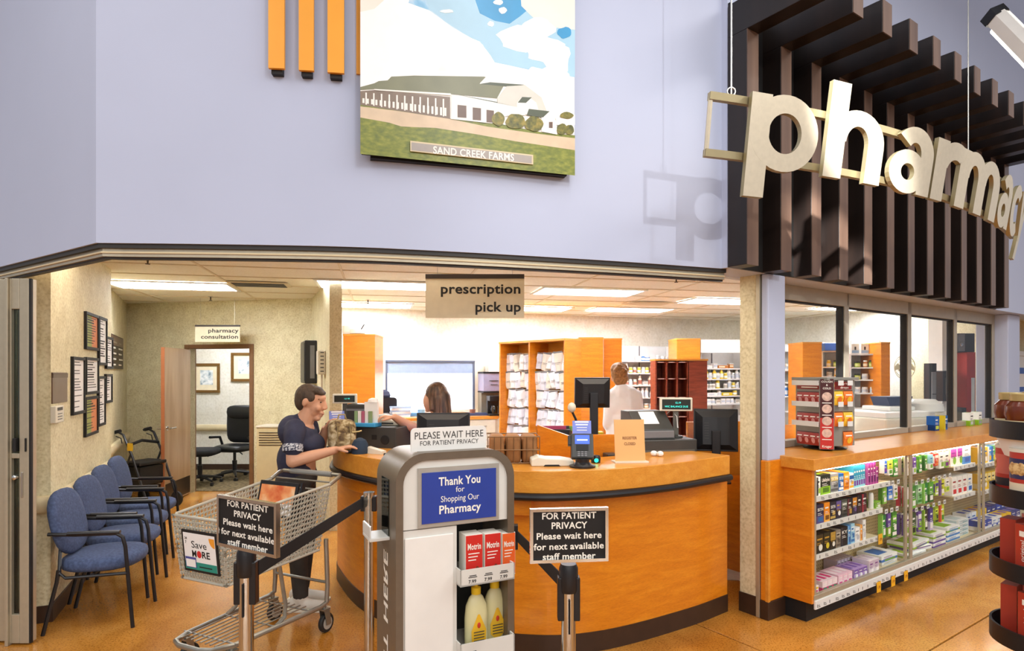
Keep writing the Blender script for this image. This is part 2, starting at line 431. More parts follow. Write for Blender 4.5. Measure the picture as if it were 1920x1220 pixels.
# cream jamb of the opening and its aluminium strip, in line behind the column
jm = struct(MB().obox(KF(0.004, 0.084, 0.0), U*0.196, N*0.126, ZV*ZH).build('wall_jamb', M_paper))
MB().obox(KF(-0.008, 0.056, 0.0), U*0.208, N*0.028, ZV*ZH).build('door_jamb_strip', M_alu, jm, bevel=0.003)
MB().obox(KF(-0.003, 0.085, 0.0), U*0.1, N*0.13, ZV*0.13).build('jamb_base', M_brownbase, jm)
# storefront windows: head, sill, mullions, panes
WN = 0.42
UW = [u_at(1467, WN), u_at(1588, WN), u_at(1706, WN), u_at(1792, WN), u_at(1863, WN)]
w0 = UW[0]-0.05; w1 = UW[-1]+0.02
M_frame = mat('window_frame_metal', 'b3aa98', 0.4, metal=0.35, var=0.04)
for i in range(4):
    a, c = UW[i], UW[i+1]
    f = MB(); t = 0.035
    f.obox(S(a-t, WN, 1.06), U*(2*t), N*0.07, ZV*(ZH-1.06))
    if i == 3: f.obox(S(c-t, WN, 1.06), U*(2*t), N*0.07, ZV*(ZH-1.06))
    f.obox(S(a, WN, 2.14), U*(c-a), N*0.07, ZV*0.11); f.obox(S(a, WN, 1.06), U*(c-a), N*0.07, ZV*0.05)
    wn = struct(f.build('window_%d' % (i+1), M_frame, bevel=0.003))
    MB().obox(S(a+t+0.001, WN+0.028, 1.115), U*(c-a-2*t-0.002), N*0.006, ZV*1.02).build('pane', M_glass, wn)
    MB().obox(S(c-t-0.022, WN+0.01, 1.11), U*0.02, N*0.05, ZV*1.03).build('gasket', M_blackm, wn)
    # louvre-like black gasket on top
    MB().obox(S(a+t, WN+0.015, 2.128), U*(c-a-2*t), N*0.04, ZV*0.012).build('gasket', M_blackm, wn)
struct(MB().obox(S(FU0, 0.44, 2.25), U*(9.5-FU0), N*0.06, ZV*0.03).build('trim_2', M_frame))
# wall below the windows
lw = struct(MB().obox(S(w0+0.2, WN+0.0, 0), U*(w1-w0-0.1), N*0.1, ZV*1.06).build('wall_below_windows', M_wood))
# blue end column after the last pane
struct(MB().obox(S(UW[-1]+0.04, WN-0.12, 0), U*0.36, N*0.3, ZV*ZH).build('wall_end_column', M_blue, bevel=0.01))
# what lies beyond the end column: cream wall, door frame
bw_ = struct(MB().obox(S(5.5, 1.15, 0), U*4.5, N*0.1, ZV*2.6).build('wall_beyond', M_paper))
struct(MB().obox(S(4.95, 0.45, 2.4), U*4.6, N*0.9, ZV*0.05).build('ceiling_beyond', M_tile))
dr = struct(MB().obox(S(u_at(1906, 1.08), 1.06, 0), U*1.0, N*0.09, ZV*1.86).build('door_2', M_white, bevel=0.004))
fo = MB(); ud = u_at(1906, 1.05)
fo.obox(S(ud-0.06, 1.03, 0), U*0.06, N*0.1, ZV*1.93); fo.obox(S(ud-0.06, 1.03, 1.86), U*1.1, N*0.1, ZV*0.07)
fo.build('door_frame', M_white, dr, bevel=0.004)
# ================================================================ left side
d_l = Vector((-0.391, 0.920, 0)); n_l = Vector((0.920, 0.391, 0))
WL0 = Vector((X(95, 3.96), 3.96, 0))
wl_len = 1.86
WL1 = WL0+d_l*wl_len
Z1 = 2.7
wl = struct(MB().obox(WL0-n_l*0.0, d_l*wl_len, -n_l*0.29, ZV*Z1).build('wall_left', M_paper))
fdir = (HL2-HL).normalized(); fin_ = Vector((fdir.y, -fdir.x, 0)); fin_ = fin_ if fin_.y > 0 else -fin_
w_s = HL+fdir*0.42+fin_*0.02
struct(MB().obox(w_s, fdir*3.5, fin_*0.1, ZV*ZH).build('wall_store_left', M_blue))
# end face of the wall looks along -d_l; recess wall further back
RC0 = Vector((X(207, 6.9), 6.9, 0)); CW0 = Vector((-5.28, 8.42, 0)); CW1 = Vector((-2.545, 7.82, 0))
rcv = (CW0-RC0); RCS = RC0-rcv.normalized()*2.4
wr = struct(MB().obox(RCS, (CW0-RCS)+rcv.normalized()*0.2, Vector((-0.12, -0.05, 0)), ZV*Z1).build('wall_recess', M_paper))
def rail(pts, z, name, parent=None):
    """half-round bumper rail along plan points"""
    b = MB(); prof = [(0.0, -0.055), (0.028, -0.05), (0.042, -0.03), (0.046, 0.0), (0.042, 0.03), (0.028, 0.05), (0.0, 0.055)]
    n = len(pts); vs = []
    for i in range(n):
        a = pts[i]; t0 = (pts[i]-pts[i-1]).normalized() if i else None; t1 = (pts[i+1]-pts[i]).normalized() if i < n-1 else None
        o0 = Vector((t0.y, -t0.x, 0)) if t0 else None; o1 = Vector((t1.y, -t1.x, 0)) if t1 else None
        o = (o0 or o1) if (o0 is None or o1 is None) else (o0+o1)/(1+o0.dot(o1))
        for r, h in prof: vs.append(a+o*r+ZV*(z+h))
    k = len(prof); fs = []
    for i in range(n-1):
        for j in range(k-1): fs.append((i*k+j, (i+1)*k+j, (i+1)*k+j+1, i*k+j+1))
    fs += [tuple(range(k)), tuple(range((n-1)*k+k-1, (n-1)*k-1, -1))]
    b.add(vs, fs); o = b.build(name, M_cream, parent, smooth=True); return o
def strip(pts, z0, z1, out, name, m, parent=None):
    q = [Vector(p) for p in pts]
    return wall_strip(q, z0, z1, -out, name, m, False, parent)
wend = WL0-n_l*0.285
struct(rail([wend, WL0, WL1], 0.76, 'trim_3'))
struct(strip([wend, WL0, WL1], 0.0, 0.11, 0.012, 'baseboard_left', M_brownbase))
struct(rail([RC0-rcv.normalized()*1.5, CW0], 0.74, 'trim_4')); struct(strip([RC0, CW0], 0, 0.11, 0.012, 'baseboard_recess', M_brownbase))
# ---- consultation wall with a door opening
cwd = (CW1-CW0); cwl = cwd.length; cwu = cwd.normalized(); cwn = Vector((cwu.y, -cwu.x, 0))   # cwn faces the camera
def CWp(s, d=0.0, z=0.0): return CW0+cwu*s+cwn*d+ZV*z
def cw_s(px, d=0.0):
    k = (px-960)/FPX; o = CW0+cwn*d; return (k*o.y-o.x)/(cwu.x-k*cwu.y)
so0, so1 = cw_s(354), cw_s(469); DH = 1.93
b = MB(); b.obox(CWp(-0.1), cwu*(so0+0.1), -cwn*0.12, ZV*Z1); b.obox(CWp(so1), cwu*(cwl-so1+0.2), -cwn*0.12, ZV*Z1); b.obox(CWp(so0, 0, DH), cwu*(so1-so0), -cwn*0.12, ZV*(Z1-DH))
struct(b.build('wall_consultation', M_paper))
M_doorframe = mat('door_frame_brown', '7d5a3c', 0.45, var=0.08)
b = MB(); fw = 0.055
b.obox(CWp(so0-fw, 0.02, 0), cwu*fw, -cwn*0.16, ZV*(DH+fw)); b.obox(CWp(so1, 0.02, 0), cwu*fw, -cwn*0.16, ZV*(DH+fw)); b.obox(CWp(so0, 0.02, DH), cwu*(so1-so0), -cwn*0.16, ZV*fw)
struct(b.build('trim_5', M_doorframe, bevel=0.003))
struct(strip([CWp(0.0), CWp(so0-fw)], 0, 0.11, 0.012, 'baseboard_consultation', M_brownbase))
struct(strip([CWp(so1+fw), CWp(cwl)], 0, 0.11, 0.012, 'baseboard_consultation_right', M_brownbase))
# open door leaf, hinged on the left jamb and swung towards us
M_doorw = ramp_mat('tan_door_veneer', [(0.3, '9c7b52'), (0.5, 'b0906a'), (0.75, 'c0a27c')], 7, 0.3, (1, 1, 0.15), 4.0, coat=0.3)
hg = CWp(so0+0.0, 0.03); fe = Vector((X(302, 7.45), 7.45, 0)); dd = (fe-hg); dl = dd.length; du = dd.normalized(); dn = Vector((du.y, -du.x, 0))
if dn.x < 0: dn = -dn
door = struct(MB().obox(hg+ZV*0.01, du*dl, dn*0.042, ZV*(DH-0.02)).build('door_1', M_doorw, bevel=0.003))
M_edge = mat('door_edge_red_brown', '9a5a34', 0.45, var=0.06)
MB().obox(hg+du*(dl-0.001)+ZV*0.01, du*0.006, dn*0.042, ZV*(DH-0.02)).build('door_edge', M_edge, door)
MB().obox(hg+dn*0.042+du*0.02+ZV*0.03, du*(dl-0.04), dn*0.003, ZV*0.22).build('kick_plate', mat('bronze_kick_plate', '4a3826', 0.35, metal=0.7), door)
b = MB(); hz = 0.93
b.tube([hg+du*(dl-0.06)+dn*0.04+ZV*hz, hg+du*(dl-0.06)+dn*0.09+ZV*hz], 0.012); b.tube([hg+du*(dl-0.06)+dn*0.09+ZV*hz, hg+du*(dl-0.18)+dn*0.095+ZV*hz], 0.011)
b.tube([hg+du*(dl-0.06)-dn*0.0+ZV*hz, hg+du*(dl-0.06)-dn*0.07+ZV*hz], 0.012); b.tube([hg+du*(dl-0.06)-dn*0.07+ZV*hz, hg+du*(dl-0.17)-dn*0.075+ZV*hz], 0.011)
b.lathe([(0.03, 0), (0.028, 0.008)], 14, hg+du*(dl-0.06)+dn*0.042+ZV*hz, Matrix.Rotation(pi/2, 3, 'Y'))
b.build('door_handle', M_chrome, door, smooth=True)
# ---- consultation room beyond the door
YB = 10.2
struct(MB().box(-6.6, YB, 0, -2.4, YB+0.1, 2.6).build('wall_office', M_paper2))
struct(MB().box(-6.6, 8.5, 0, -6.5, YB, 2.6).build('wall_office_left', M_paper2))
struct(MB().box(-2.9, 8.1, 0, -2.8, YB, 2.6).build('wall_office_right', M_paper2))
struct(MB().box(-6.5, YB-0.012, 0, -2.9, YB, 0.10).build('baseboard_office', M_brownbase))
struct(rail([Vector((-6.5, YB, 0)), Vector((-2.9, YB, 0))], 0.70, 'trim_6'))
M_carpet = ramp_mat('office_carpet', [(0.3, '3c3220'), (0.5, '6a5a3a'), (0.7, '8d7c58')], 26, 0.95, (1, 1, 1), 3.0)
struct(MB().box(-6.5, 8.35, 0.0, -2.9, YB, 0.008).build('floor_office', M_carpet))
# ---- partition between office side and dispensary
PT0 = Vector((X(618, 6.25), 6.25, 0)); PT1 = CW1
ptd = (PT1-PT0).normalized(); PTE = PT0+Vector((X(640, 6.25)-X(618, 6.25), 0.02, 0))
b = MB(); b.prism([PT0, PTE, PTE+ptd*2.2, PT1+ptd*0.2], ZV*Z1); struct(b.build('wall_partition', M_paper))
# ---- dispensary back and right walls
BW0 = Vector((-2.9, 8.83, 0)); bwd = Vector((4.12+2.49, 11.17-8.97, 0)).normalized(); BW1 = BW0+bwd*7.9; bwn = Vector((bwd.y, -bwd.x, 0))
bk = struct(MB().obox(BW0, BW1-BW0, -bwn*0.12, ZV*Z1).build('wall_back', M_paper2))
def back_y(px):
    k = (px-960)/FPX; t = (k*BW0.y-BW0.x)/(bwd.x-k*bwd.y); return (BW0+bwd*t)
RW0 = BW1; RW1 = Vector((5.80, 8.95, 0)); RW2 = S(4.86, WN+0.06)
struct(strip([RW0, RW1], 0, Z1, -0.1, 'wall_right', M_paper2))
struct(strip([RW1, RW2], 0, Z1, -0.1, 'wall_right_near', M_paper))
M_bouncefloor = ramp_mat('grey_bounce_floor', [(0.35, 'bdbab2'), (0.5, 'c8c5bd'), (0.7, 'd2cfc8')], 12, 0.4)
struct(MB().prism([p+ZV*0.0005 for p in (Vector((-1.62, 6.4, 0)), Vector((-1.25, 5.35, 0)), Vector((1.1, 4.85, 0)), Vector((1.75, 4.75, 0)), S(0.35, 0.56), S(4.6, 0.56), Vector((5.7, 8.9, 0)), Vector((4.55, 11.1, 0)), Vector((-2.35, 8.9, 0)))], ZV*0.004).build('floor_dispensary_bounce', M_bouncefloor))  # unseen grey floor added to cut the orange bounce on the walls
# ================================================================ dispensary ceiling: lay-in tiles on a grid, clipped at the fascia
def clip(poly, p, d):
    """keep the part of the polygon left of the line p + t d"""
    out = []; n = len(poly)
    s = [d.x*(q.y-p.y)-d.y*(q.x-p.x) for q in poly]
    for i in range(n):
        a, c, sa, sc = poly[i], poly[(i+1) % n], s[i], s[(i+1) % n]
        if sa >= 0: out.append(a)
        if (sa >= 0) != (sc >= 0): out.append(a+(c-a)*(sa/(sa-sc)))
    return out
ho = off_pts([HL2, HL]+[HC[i] for i in (0, 6, 12, 18, 24, 30)], 0.16)
lines = [(ho[i], ho[i+1]-ho[i]) for i in range(len(ho)-1)]+[(S(FU0, 0.46), U)]
ca = R(12); cu = Vector((math.cos(ca), math.sin(ca), 0)); cv = Vector((-math.sin(ca), math.cos(ca), 0))
ceil = struct(MB().box(-6.4, 2.4, ZC+0.06, 8, 13, ZC+0.1).build('ceiling', M_grid))
ceil.location.z = 0
# the slab above is clipped too so that nothing sticks out of the blue wall
def clipped_plate(poly, z0, z1):
    for p, d in lines: poly = clip(poly, p, d) if len(poly) > 2 else poly
    return poly
pl = clipped_plate([Vector((-6.4, 2.4, 0)), Vector((8, 2.4, 0)), Vector((8, 13, 0)), Vector((-6.4, 13, 0))], 0, 0)
ceil.data = MB().prism([p+ZV*(ZC+0.06) for p in pl], ZV*0.04).mesh('ceiling', M_grid)
TW, TD = 1.21, 0.605; org = Vector((-1.2, 3.9, 0)); full = None
for i in range(-6, 9):
    for j in range(-4, 15):
        o = org+cu*(i*TW)+cv*(j*TD); q = [o, o+cu*TW, o+cu*TW+cv*TD, o+cv*TD]
        m = 0.011; q = [o+cu*m+cv*m, o+cu*(TW-m)+cv*m, o+cu*(TW-m)+cv*(TD-m), o+cu*m+cv*(TD-m)]
        c = o+cu*TW/2+cv*TD/2
        if c.y < 2.6 or abs(c.x/c.y) > 1.05 or c.y > 12.2: continue
        # skip tiles the walls hide
        if c.x < -5.9 or (c.y > 10.4 and c.x < 1.0) or (c.x < -2.9 and c.y > 10.3): continue
        r = q
        for p, d in lines:
            if len(r) > 2: r = clip(r, p, d)
        if len(r) < 3: continue
        same = len(r) == 4 and all((r[k]-q[k]).length < 1e-6 for k in range(4))
        if same and full is not None:
            t = bpy.data.objects.new('ceiling_tile', full); COL.objects.link(t); t.parent = ceil; t.location = o
        elif same:
            mb = MB().prism([p-o+ZV*(ZC+0.008) for p in q], ZV*0.018); t = mb.build('ceiling_tile', M_tile, ceil); t.location = o; full = t.data
        else:
            MB().prism([p+ZV*(ZC+0.008) for p in r], ZV*0.018).build('ceiling_tile', M_tile, ceil)
def gridbar(o, d, l, w):
    n = Vector((-d.y, d.x, 0)); r = [o-n*w/2, o+d*l-n*w/2, o+d*l+n*w/2, o+n*w/2]
    for p, dv in lines:
        if len(r) > 2: r = clip(r, p, dv)
    if len(r) > 2: MB().prism([p+ZV*ZC for p in r], ZV*0.02).build('grid_bar', M_grid, ceil)
for i in range(-5, 8): gridbar(org+cu*(i*TW)-cv*2.2, cv, 11.0, 0.022)
for j in range(-3, 14): gridbar(org+cv*(j*TD)-cu*6.0, cu, 14.0, 0.022)
# troffers
def troffer(px0, px1, py0, py1, lab):
    ym = (CE(0, py0).y+CE(0, py1).y)/2; pm = (px0+px1)/2; c = Vector((X(pm, ym), ym, 0)); w = 1.2; d = 0.56
    t = thing('ceiling_light', lab, 'ceiling light', c+ZV*(ZC-0.012), ca, 'ceiling troffer lights')
    f = MB()
    for s in (-1, 1):
        f.box(-w/2-0.02, s*(d/2)-0.015, 0, w/2+0.02, s*(d/2)+0.015, 0.014); f.box(s*w/2-0.015, -d/2, 0, s*w/2+0.015, d/2, 0.014)
    f.build('frame', M_white, t); MB().box(-w/2, -d/2, 0.003, w/2, d/2, 0.010).build('diffuser', M_lampw, t)
for a in [(225, 425, 527, 542, 'long lit ceiling panel over the blue waiting chairs'), (600, 812, 526, 541, 'lit ceiling panel left of the hanging pick up sign'),
          (620, 760, 565, 577, 'lit ceiling panel nearest the bright drive-up window'), (1012, 1192, 540, 553, 'lit ceiling panel just right of the hanging pick up sign'),
          (930, 1050, 571, 584, 'lit ceiling panel above the bag cabinet by the back wall'), (1300, 1430, 557, 571, 'lit ceiling panel beside the cream jamb'),
          (1120, 1240, 574, 586, 'lit ceiling panel far back above the man in white'), (1530, 1680, 570, 583, 'lit ceiling panel seen through the storefront glass')]:
    troffer(*a)
for (x_, y_, lab_) in ((-2.75, 4.25, 'lit ceiling panel close behind the fascia over the front waiting chair'), (-0.75, 3.95, 'lit ceiling panel close behind the fascia over the kiosk'), (0.75, 4.25, 'lit ceiling panel close behind the fascia over the card reader')):  # added panels, out of view, brighten the waiting side and counter
    t_ = thing('ceiling_light', lab_, 'ceiling light', (x_, y_, ZC-0.012), ca, 'ceiling troffer lights')
    MB().box(-0.62, -0.3, 0.004, 0.62, 0.3, 0.012).build('frame', M_white, t_); MB().box(-0.58, -0.27, 0.0, 0.58, 0.27, 0.004).build('diffuser', M_fillglow, t_)
tl = thing('ceiling_light', 'lit ceiling panel inside the small consultation office', 'ceiling light', (-4.3, 9.2, 2.538), 0, 'ceiling troffer lights')  # unseen panel added to brighten the dark office
MB().box(-0.62, -0.3, 0, 0.62, 0.3, 0.004).build('frame', M_white, tl); MB().box(-0.58, -0.27, -0.004, 0.58, 0.27, 0.0).build('diffuser', M_lampw, tl)
# round smoke detector, vents and sprinkler heads
def sprinkler(px, py, lab):
    c = CE(px, py); t = thing('sprinkler_head', lab, 'sprinkler', c-ZV*0.0, 0, 'ceiling sprinklers')
    MB().lathe([(0.03, -0.004), (0.032, 0.0), (0.01, 0.004)], 14).build('escutcheon', M_steel, t, smooth=True)
    MB().lathe([(0.018, -0.05), (0.02, -0.045), (0.006, -0.042), (0.008, -0.02), (0.009, 0)], 10).build('deflector', mat('dark_bronze', '4a4032', 0.4, metal=0.6), t, smooth=True)
sprinkler(277, 484, 'small ceiling sprinkler in front of the long light panel'); sprinkler(395, 556, 'small ceiling sprinkler behind the long light panel'); sprinkler(1268, 520, 'small ceiling sprinkler near the cream jamb')
sprinkler(690, 562, 'small ceiling sprinkler between the two left dispensary panels')
c = CE(814, 486); dtc = MB().lathe([(0.035, -0.028), (0.06, -0.012), (0.075, 0.0)], 20, c).build('recessed_lamp', M_white, smooth=True); tag(dtc, 'small round white ceiling fitting above the pick up sign', 'ceiling fitting')
for px, py, lab in ((487, 532, 'dark slotted air vent in the ceiling by the partition'), (1212, 568, 'pale round-cornered air vent in the far ceiling')):
    c = CE(px, py); t = thing('ceiling_vent', lab, 'air vent', c-ZV*0.012, ca)
    MB().box(-0.3, -0.15, 0, 0.3, 0.15, 0.012).build('vent_plate', M_grid, t)
    for k in range(5): MB().box(-0.26, -0.12+k*0.055, -0.006, 0.26, -0.095+k*0.055, 0.002).build('slat', M_dark if px < 900 else M_grid, t)
# ================================================================ farm picture on the fascia
def wall_pt(px):
    k = (px-960)/FPX
    for i in range(len(HC)-1):
        a, c = HC[i], HC[i+1]
        if a.x/a.y <= k <= c.x/c.y:
            t = (k*a.y-a.x)/((c.x-a.x)-k*(c.y-a.y)); return a+(c-a)*t
    return HC[-1]
pa, pb = wall_pt(676), wall_pt(1079)
pu = (pb-pa).normalized(); pn = Vector((pu.y, -pu.x, 0))
po = pa+pn*0.075
pz0 = 2.71
def PL(px, py): return on_plane(px, py, po+pn*PLIFT, pn)
PLIFT = 0.0
A = on_plane(678, 290, po, pn); B = on_plane(1077, 328, po, pn); A = Vector((A.x, A.y, 0)); B = Vector((B.x, B.y, 0))
pic = thing('farm_picture', 'large farm photograph panel with white barn and green roof on blue wall', 'picture', A+ZV*pz0)
MB().obox(A-pn*0.03+ZV*pz0, B-A, pn*0.03, ZV*1.3).build('panel', M_blackm, pic, world=True)
MB().obox(A-pn*0.078+(B-A)*0.04+ZV*(pz0-0.012), (B-A)*0.93, pn*0.05, ZV*1.2).build('standoff_frame', M_blackm, pic, world=True)
M_psky = ramp_mat('print_sky', [(0.36, '2f8fc8'), (0.46, '8fc4e4'), (0.54, 'f4f4f4'), (0.75, 'fffdf6')], 1.9, 0.35, (1, 1, 1.3), 5.0, distort=0.4)
M_pcloud = mat('print_cloud', 'fdfcf6', 0.35, var=0.02); M_pcloud2 = mat('print_cloud_warm', 'efe9dc', 0.35, var=0.03, scale=6)
M_pblue = mat('print_blue', '3f9bd0', 0.35, var=0.1, scale=5); M_pblue2 = mat('print_pale_blue', 'a8d0e6', 0.35, var=0.06, scale=5)
M_pgrass = ramp_mat('print_grass', [(0.3, '5d6a16'), (0.5, '77801e'), (0.7, '8f9430')], 30, 0.35, (1, 1, 2), 5)
M_proof = mat('print_roof_green', '77795a', 0.35, var=0.08, scale=8); M_proofd = mat('print_roof_dark', '4d5642', 0.35, var=0.08)
M_pwall = mat('print_barn_white', 'f0eee6', 0.35, var=0.03); M_pwall2 = mat('print_barn_shade', 'd3d2c8', 0.35, var=0.03)
M_proad = mat('print_gravel', 'd6bfa0', 0.35, var=0.1, scale=10); M_pstall = mat('print_stalls', '7d6a58', 0.35, var=0.1, scale=20)
M_pbrown = mat('print_door_brown', '6a5244', 0.35, var=0.1); M_pbush = ramp_mat('print_bush', [(0.3, '3c4410'), (0.5, '6d6a1e'), (0.7, '9a8a34')], 40, 0.35)
pm = [M_psky, M_pcloud, M_pcloud2, M_pblue, M_pblue2, M_pgrass, M_proof, M_proofd, M_pwall, M_pwall2, M_proad, M_pstall, M_pbrown, M_pbush]
pr = MB(); lvl = [0.0008]
def shape(mi, pts):
    global PLIFT
    PLIFT = lvl[0]; lvl[0] += 0.00008
    q = [PL(660+x/3.5886, y/3.5886) for x, y in pts]
    pr.mat(mi).poly(q[::-1] if False else q)
def cl(mi, cx, cy, rx, ry, n=18, wob=0.12):
    shape(mi, [(cx+rx*(1+wob*math.sin(3*a+cx)+wob*0.7*math.sin(5*a+cy))*math.cos(a), cy+ry*(1+wob*math.sin(4*a+cy))*math.sin(a)) for a in [-2*pi*k/n for k in range(n)]])
tl = 1.3
L0 = A+pn*0.0006+ZV*pz0
pr.mat(0).quad(L0, L0+(B-A), L0+(B-A)+ZV*1.3, L0+ZV*1.3)
# picture coordinates below are those of an enlarged crop of the panel; every shape is flat ink on it
shape(4, [(420, -200), (1500, -200), (1500, 520), (940, 420), (880, 300), (740, 220), (620, 140), (520, 60)])
shape(3, [(760, -200), (1200, -200), (1190, 60), (1130, 110), (1060, 160), (960, 140), (860, 90)])
shape(1, [(56, -200), (430, -200), (380, 20), (520, 70), (600, 130), (740, 230), (860, 280), (930, 370), (960, 420), (1200, 470), (1280, 620), (1400, 760), (1500, 770), (1500, 840), (56, 840)])
shape(2, [(56, -200), (330, -200), (240, -20), (150, 60), (56, 80)])
shape(2, [(1120, -200), (1500, -200), (1500, 200), (1370, 185), (1300, 190), (1200, 100), (1140, 40)])
cl(1, 1140, 260, 160, 85); cl(1, 1250, 190, 120, 70); cl(1, 1290, 330, 130, 90); cl(1, 1380, 400, 90, 110); cl(1, 1330, 560, 160, 110); cl(1, 1230, 500, 60, 50)
cl(3, 1430, 220, 48, 38); cl(1, 1015, 70, 28, 22, 10); cl(1, 935, 160, 22, 18, 10); cl(1, 985, 15, 34, 18, 10); cl(1, 640, 75, 45, 12, 10)
shape(8, [(575, 480), (640, 480), (610, 430), (598, 430)]); shape(1, [(560, 492), (645, 492), (645, 480), (560, 480)])
# barn
shape(5, [(56, 700), (640, 795), (980, 830), (1280, 890), (1500, 910), (1500, 1180), (56, 1035)])
shape(10, [(56, 715), (300, 745), (660, 800), (900, 850), (1250, 900), (1500, 930), (1500, 1010), (1100, 950), (820, 900), (560, 860), (420, 855), (330, 850), (250, 825), (56, 790)])
shape(6, [(56, 585), (150, 560), (180, 545), (240, 540), (265, 515), (420, 508), (890, 515), (1030, 560), (975, 662), (660, 632), (150, 600), (56, 605)])
shape(8, [(860, 560), (900, 518), (985, 516), (1022, 550), (1040, 575), (860, 565)])
shape(7, [(855, 565), (930, 553), (1165, 570), (1040, 582)])
shape(11, [(56, 612), (150, 606), (660, 652), (660, 800), (56, 705)])
for k in range(11): shape(8, [(90+k*52, 622+k*4.2), (100+k*52, 623+k*4.2), (100+k*52, 704+k*8), (90+k*52, 702+k*8)])
for k in range(20): shape(8, [(70+k*29, 660+k*3.4), (84+k*29, 661+k*3.4), (84+k*29, 694+k*4.6), (70+k*29, 692+k*4.6)])
shape(8, [(150, 598), (665, 628), (665, 642), (150, 606)])
shape(8, [(670, 635), (980, 692), (1110, 720), (1170, 775), (1040, 780), (940, 830), (665, 800)])
shape(9, [(978, 660), (1040, 580), (1165, 572), (1275, 655), (1310, 745), (1180, 760), (1110, 720), (980, 690)])
shape(7, [(675, 630), (680, 630), (980, 686), (978, 692)]); 
for x0, x1, y0 in ((710, 770, 705), (812, 868, 722), (905, 955, 738)): shape(12, [(x0, y0), (x1, y0+6), (x1, y0+88), (x0, y0+84)])
shape(8, [(1110, 690), (1140, 655), (1190, 650), (1240, 690), (1255, 740), (1180, 770), (1110, 770)])
shape(7, [(1115, 690), (1145, 652), (1210, 655), (1170, 692)])
shape(8, [(1275, 790), (1310, 745), (1350, 765), (1375, 820), (1380, 905), (1275, 885)]); shape(7, [(1175, 775), (1190, 732), (1330, 748), (1285, 790)]); shape(12, [(1325, 820), (1350, 820), (1350, 862), (1325, 860)])
shape(8, [(1370, 785), (1460, 805), (1460, 850), (1375, 840)])
for x, y, rx, ry in ((985, 800, 44, 46), (1100, 815, 66, 52), (1225, 832, 64, 50), (1415, 868, 40, 36), (1465, 872, 28, 34), (1445, 775, 46, 22)): cl(13, x, y, rx, ry, 16, 0.08)
pr.build('print', pm, pic, world=True)
PLIFT = lvl[0]+0.001
cp = MB(); q = [PL(660+x/3.5886, y/3.5886) for x, y in ((392, 948), (1218, 1043), (1218, 1108), (392, 1018))]
cp.prism(q, pn*0.004); cp.build('caption_plate', mat('plaque_cream', 'd8c8a4', 0.4), pic, world=True)
PLIFT += 0.0045
q = [PL(660+x/3.5886, y/3.5886) for x, y in ((400, 957), (1210, 1049), (1210, 1099), (400, 1010))]
MB().poly(q).build('caption_field', mat('plaque_grey', 'a79f98', 0.4), pic, world=True)
PLIFT += 0.001
q0 = PL(660+545/3.5886, 1031/3.5886); q1 = PL(660+1092/3.5886, 1083/3.5886)
MB().text('SAND CREEK FARMS', Vector((q0.x, q0.y, q0.z)), (q1-q0), ZV, 0.036, (q1-q0).length, 1).build('caption', M_whiteink, pic, world=True)
# ================================================================ amber bars
M_amber = mat('amber_panel', 'f2a52e', 0.45, var=0.04, scale=4)
for i, (a, c, yb, lab) in enumerate(((503, 533, 127, 'amber vertical wall bar, farthest left of the three'), (560, 588, 131, 'amber vertical wall bar in the middle of the three'), (614, 645, 135, 'amber vertical wall bar just left of the farm picture'), (668, 692, 138, 'amber vertical wall bar mostly tucked behind the farm picture'))):
    w = wall_pt(a); w2 = wall_pt(c); t = (w2-w).normalized(); n = Vector((t.y, -t.x, 0)); off = 0.05 if i < 3 else 0.012
    wd = (w2-w).length*(1-off/w.y); o = on_plane(a, yb, w+n*off, n); o2 = on_plane(c, yb, w+n*off, n)
    z0 = o.z
    r = thing('wall_bar', lab, 'wall decoration', (o.x, o.y, z0), 0, 'amber bars on the fascia')
    bp_ = Vector((o.x, o.y, 0)); wv = Vector((o2.x-o.x, o2.y-o.y, 0))
    MB().obox(bp_-n*0.018+ZV*z0, wv, n*0.018, ZV*0.95).build('bar', M_amber, r, world=True)
    MB().obox(bp_-n*off+wv*0.12+ZV*(z0-0.02), wv*0.7, n*(off-0.018), ZV*0.9).build('mounting_channel', M_blackm, r, world=True)
# ================================================================ slat canopy
can = thing('slat_canopy', 'dark wooden slat canopy of vertical fins and projecting beams above the windows', 'canopy', S(-0.5, 0.2, ZH))
PITCH = 0.3465; FU = -0.59; FWD = 0.115
MB().obox(S(FU0+0.005, 0.205, ZH+0.002), U*(3.78-FU0), N*0.014, ZV*1.62).build('backboard', M_board, can, world=True)
zb = 3.65
for i in range(13):
    u0 = FU+PITCH*i+ (0.02*i/3 if i < 3 else 0.02)
    f = MB().obox(S(u0, 0.08, ZH), U*FWD, N*0.13, ZV*(zb-ZH)); f.build('fin', M_espresso_shade, can, world=True, bevel=0.003)
    MB().obox(S(u0+0.002, 0.0765, ZH), U*(FWD-0.004), N*0.004, ZV*(zb-ZH)).build('fin_lit_face', M_espresso_lit, can, world=True)  # paler strip paints the lit front of the fin
    MB().obox(S(u0, -0.36, zb), U*FWD, N*0.57, ZV*0.20).build('beam', M_espresso_shade, can, world=True, bevel=0.003)
    MB().obox(S(u0+0.002, -0.3635, zb+0.002), U*(FWD-0.004), N*0.004, ZV*0.196).build('beam_lit_end', M_espresso_lit, can, world=True)  # paler cap paints the lit end of the beam
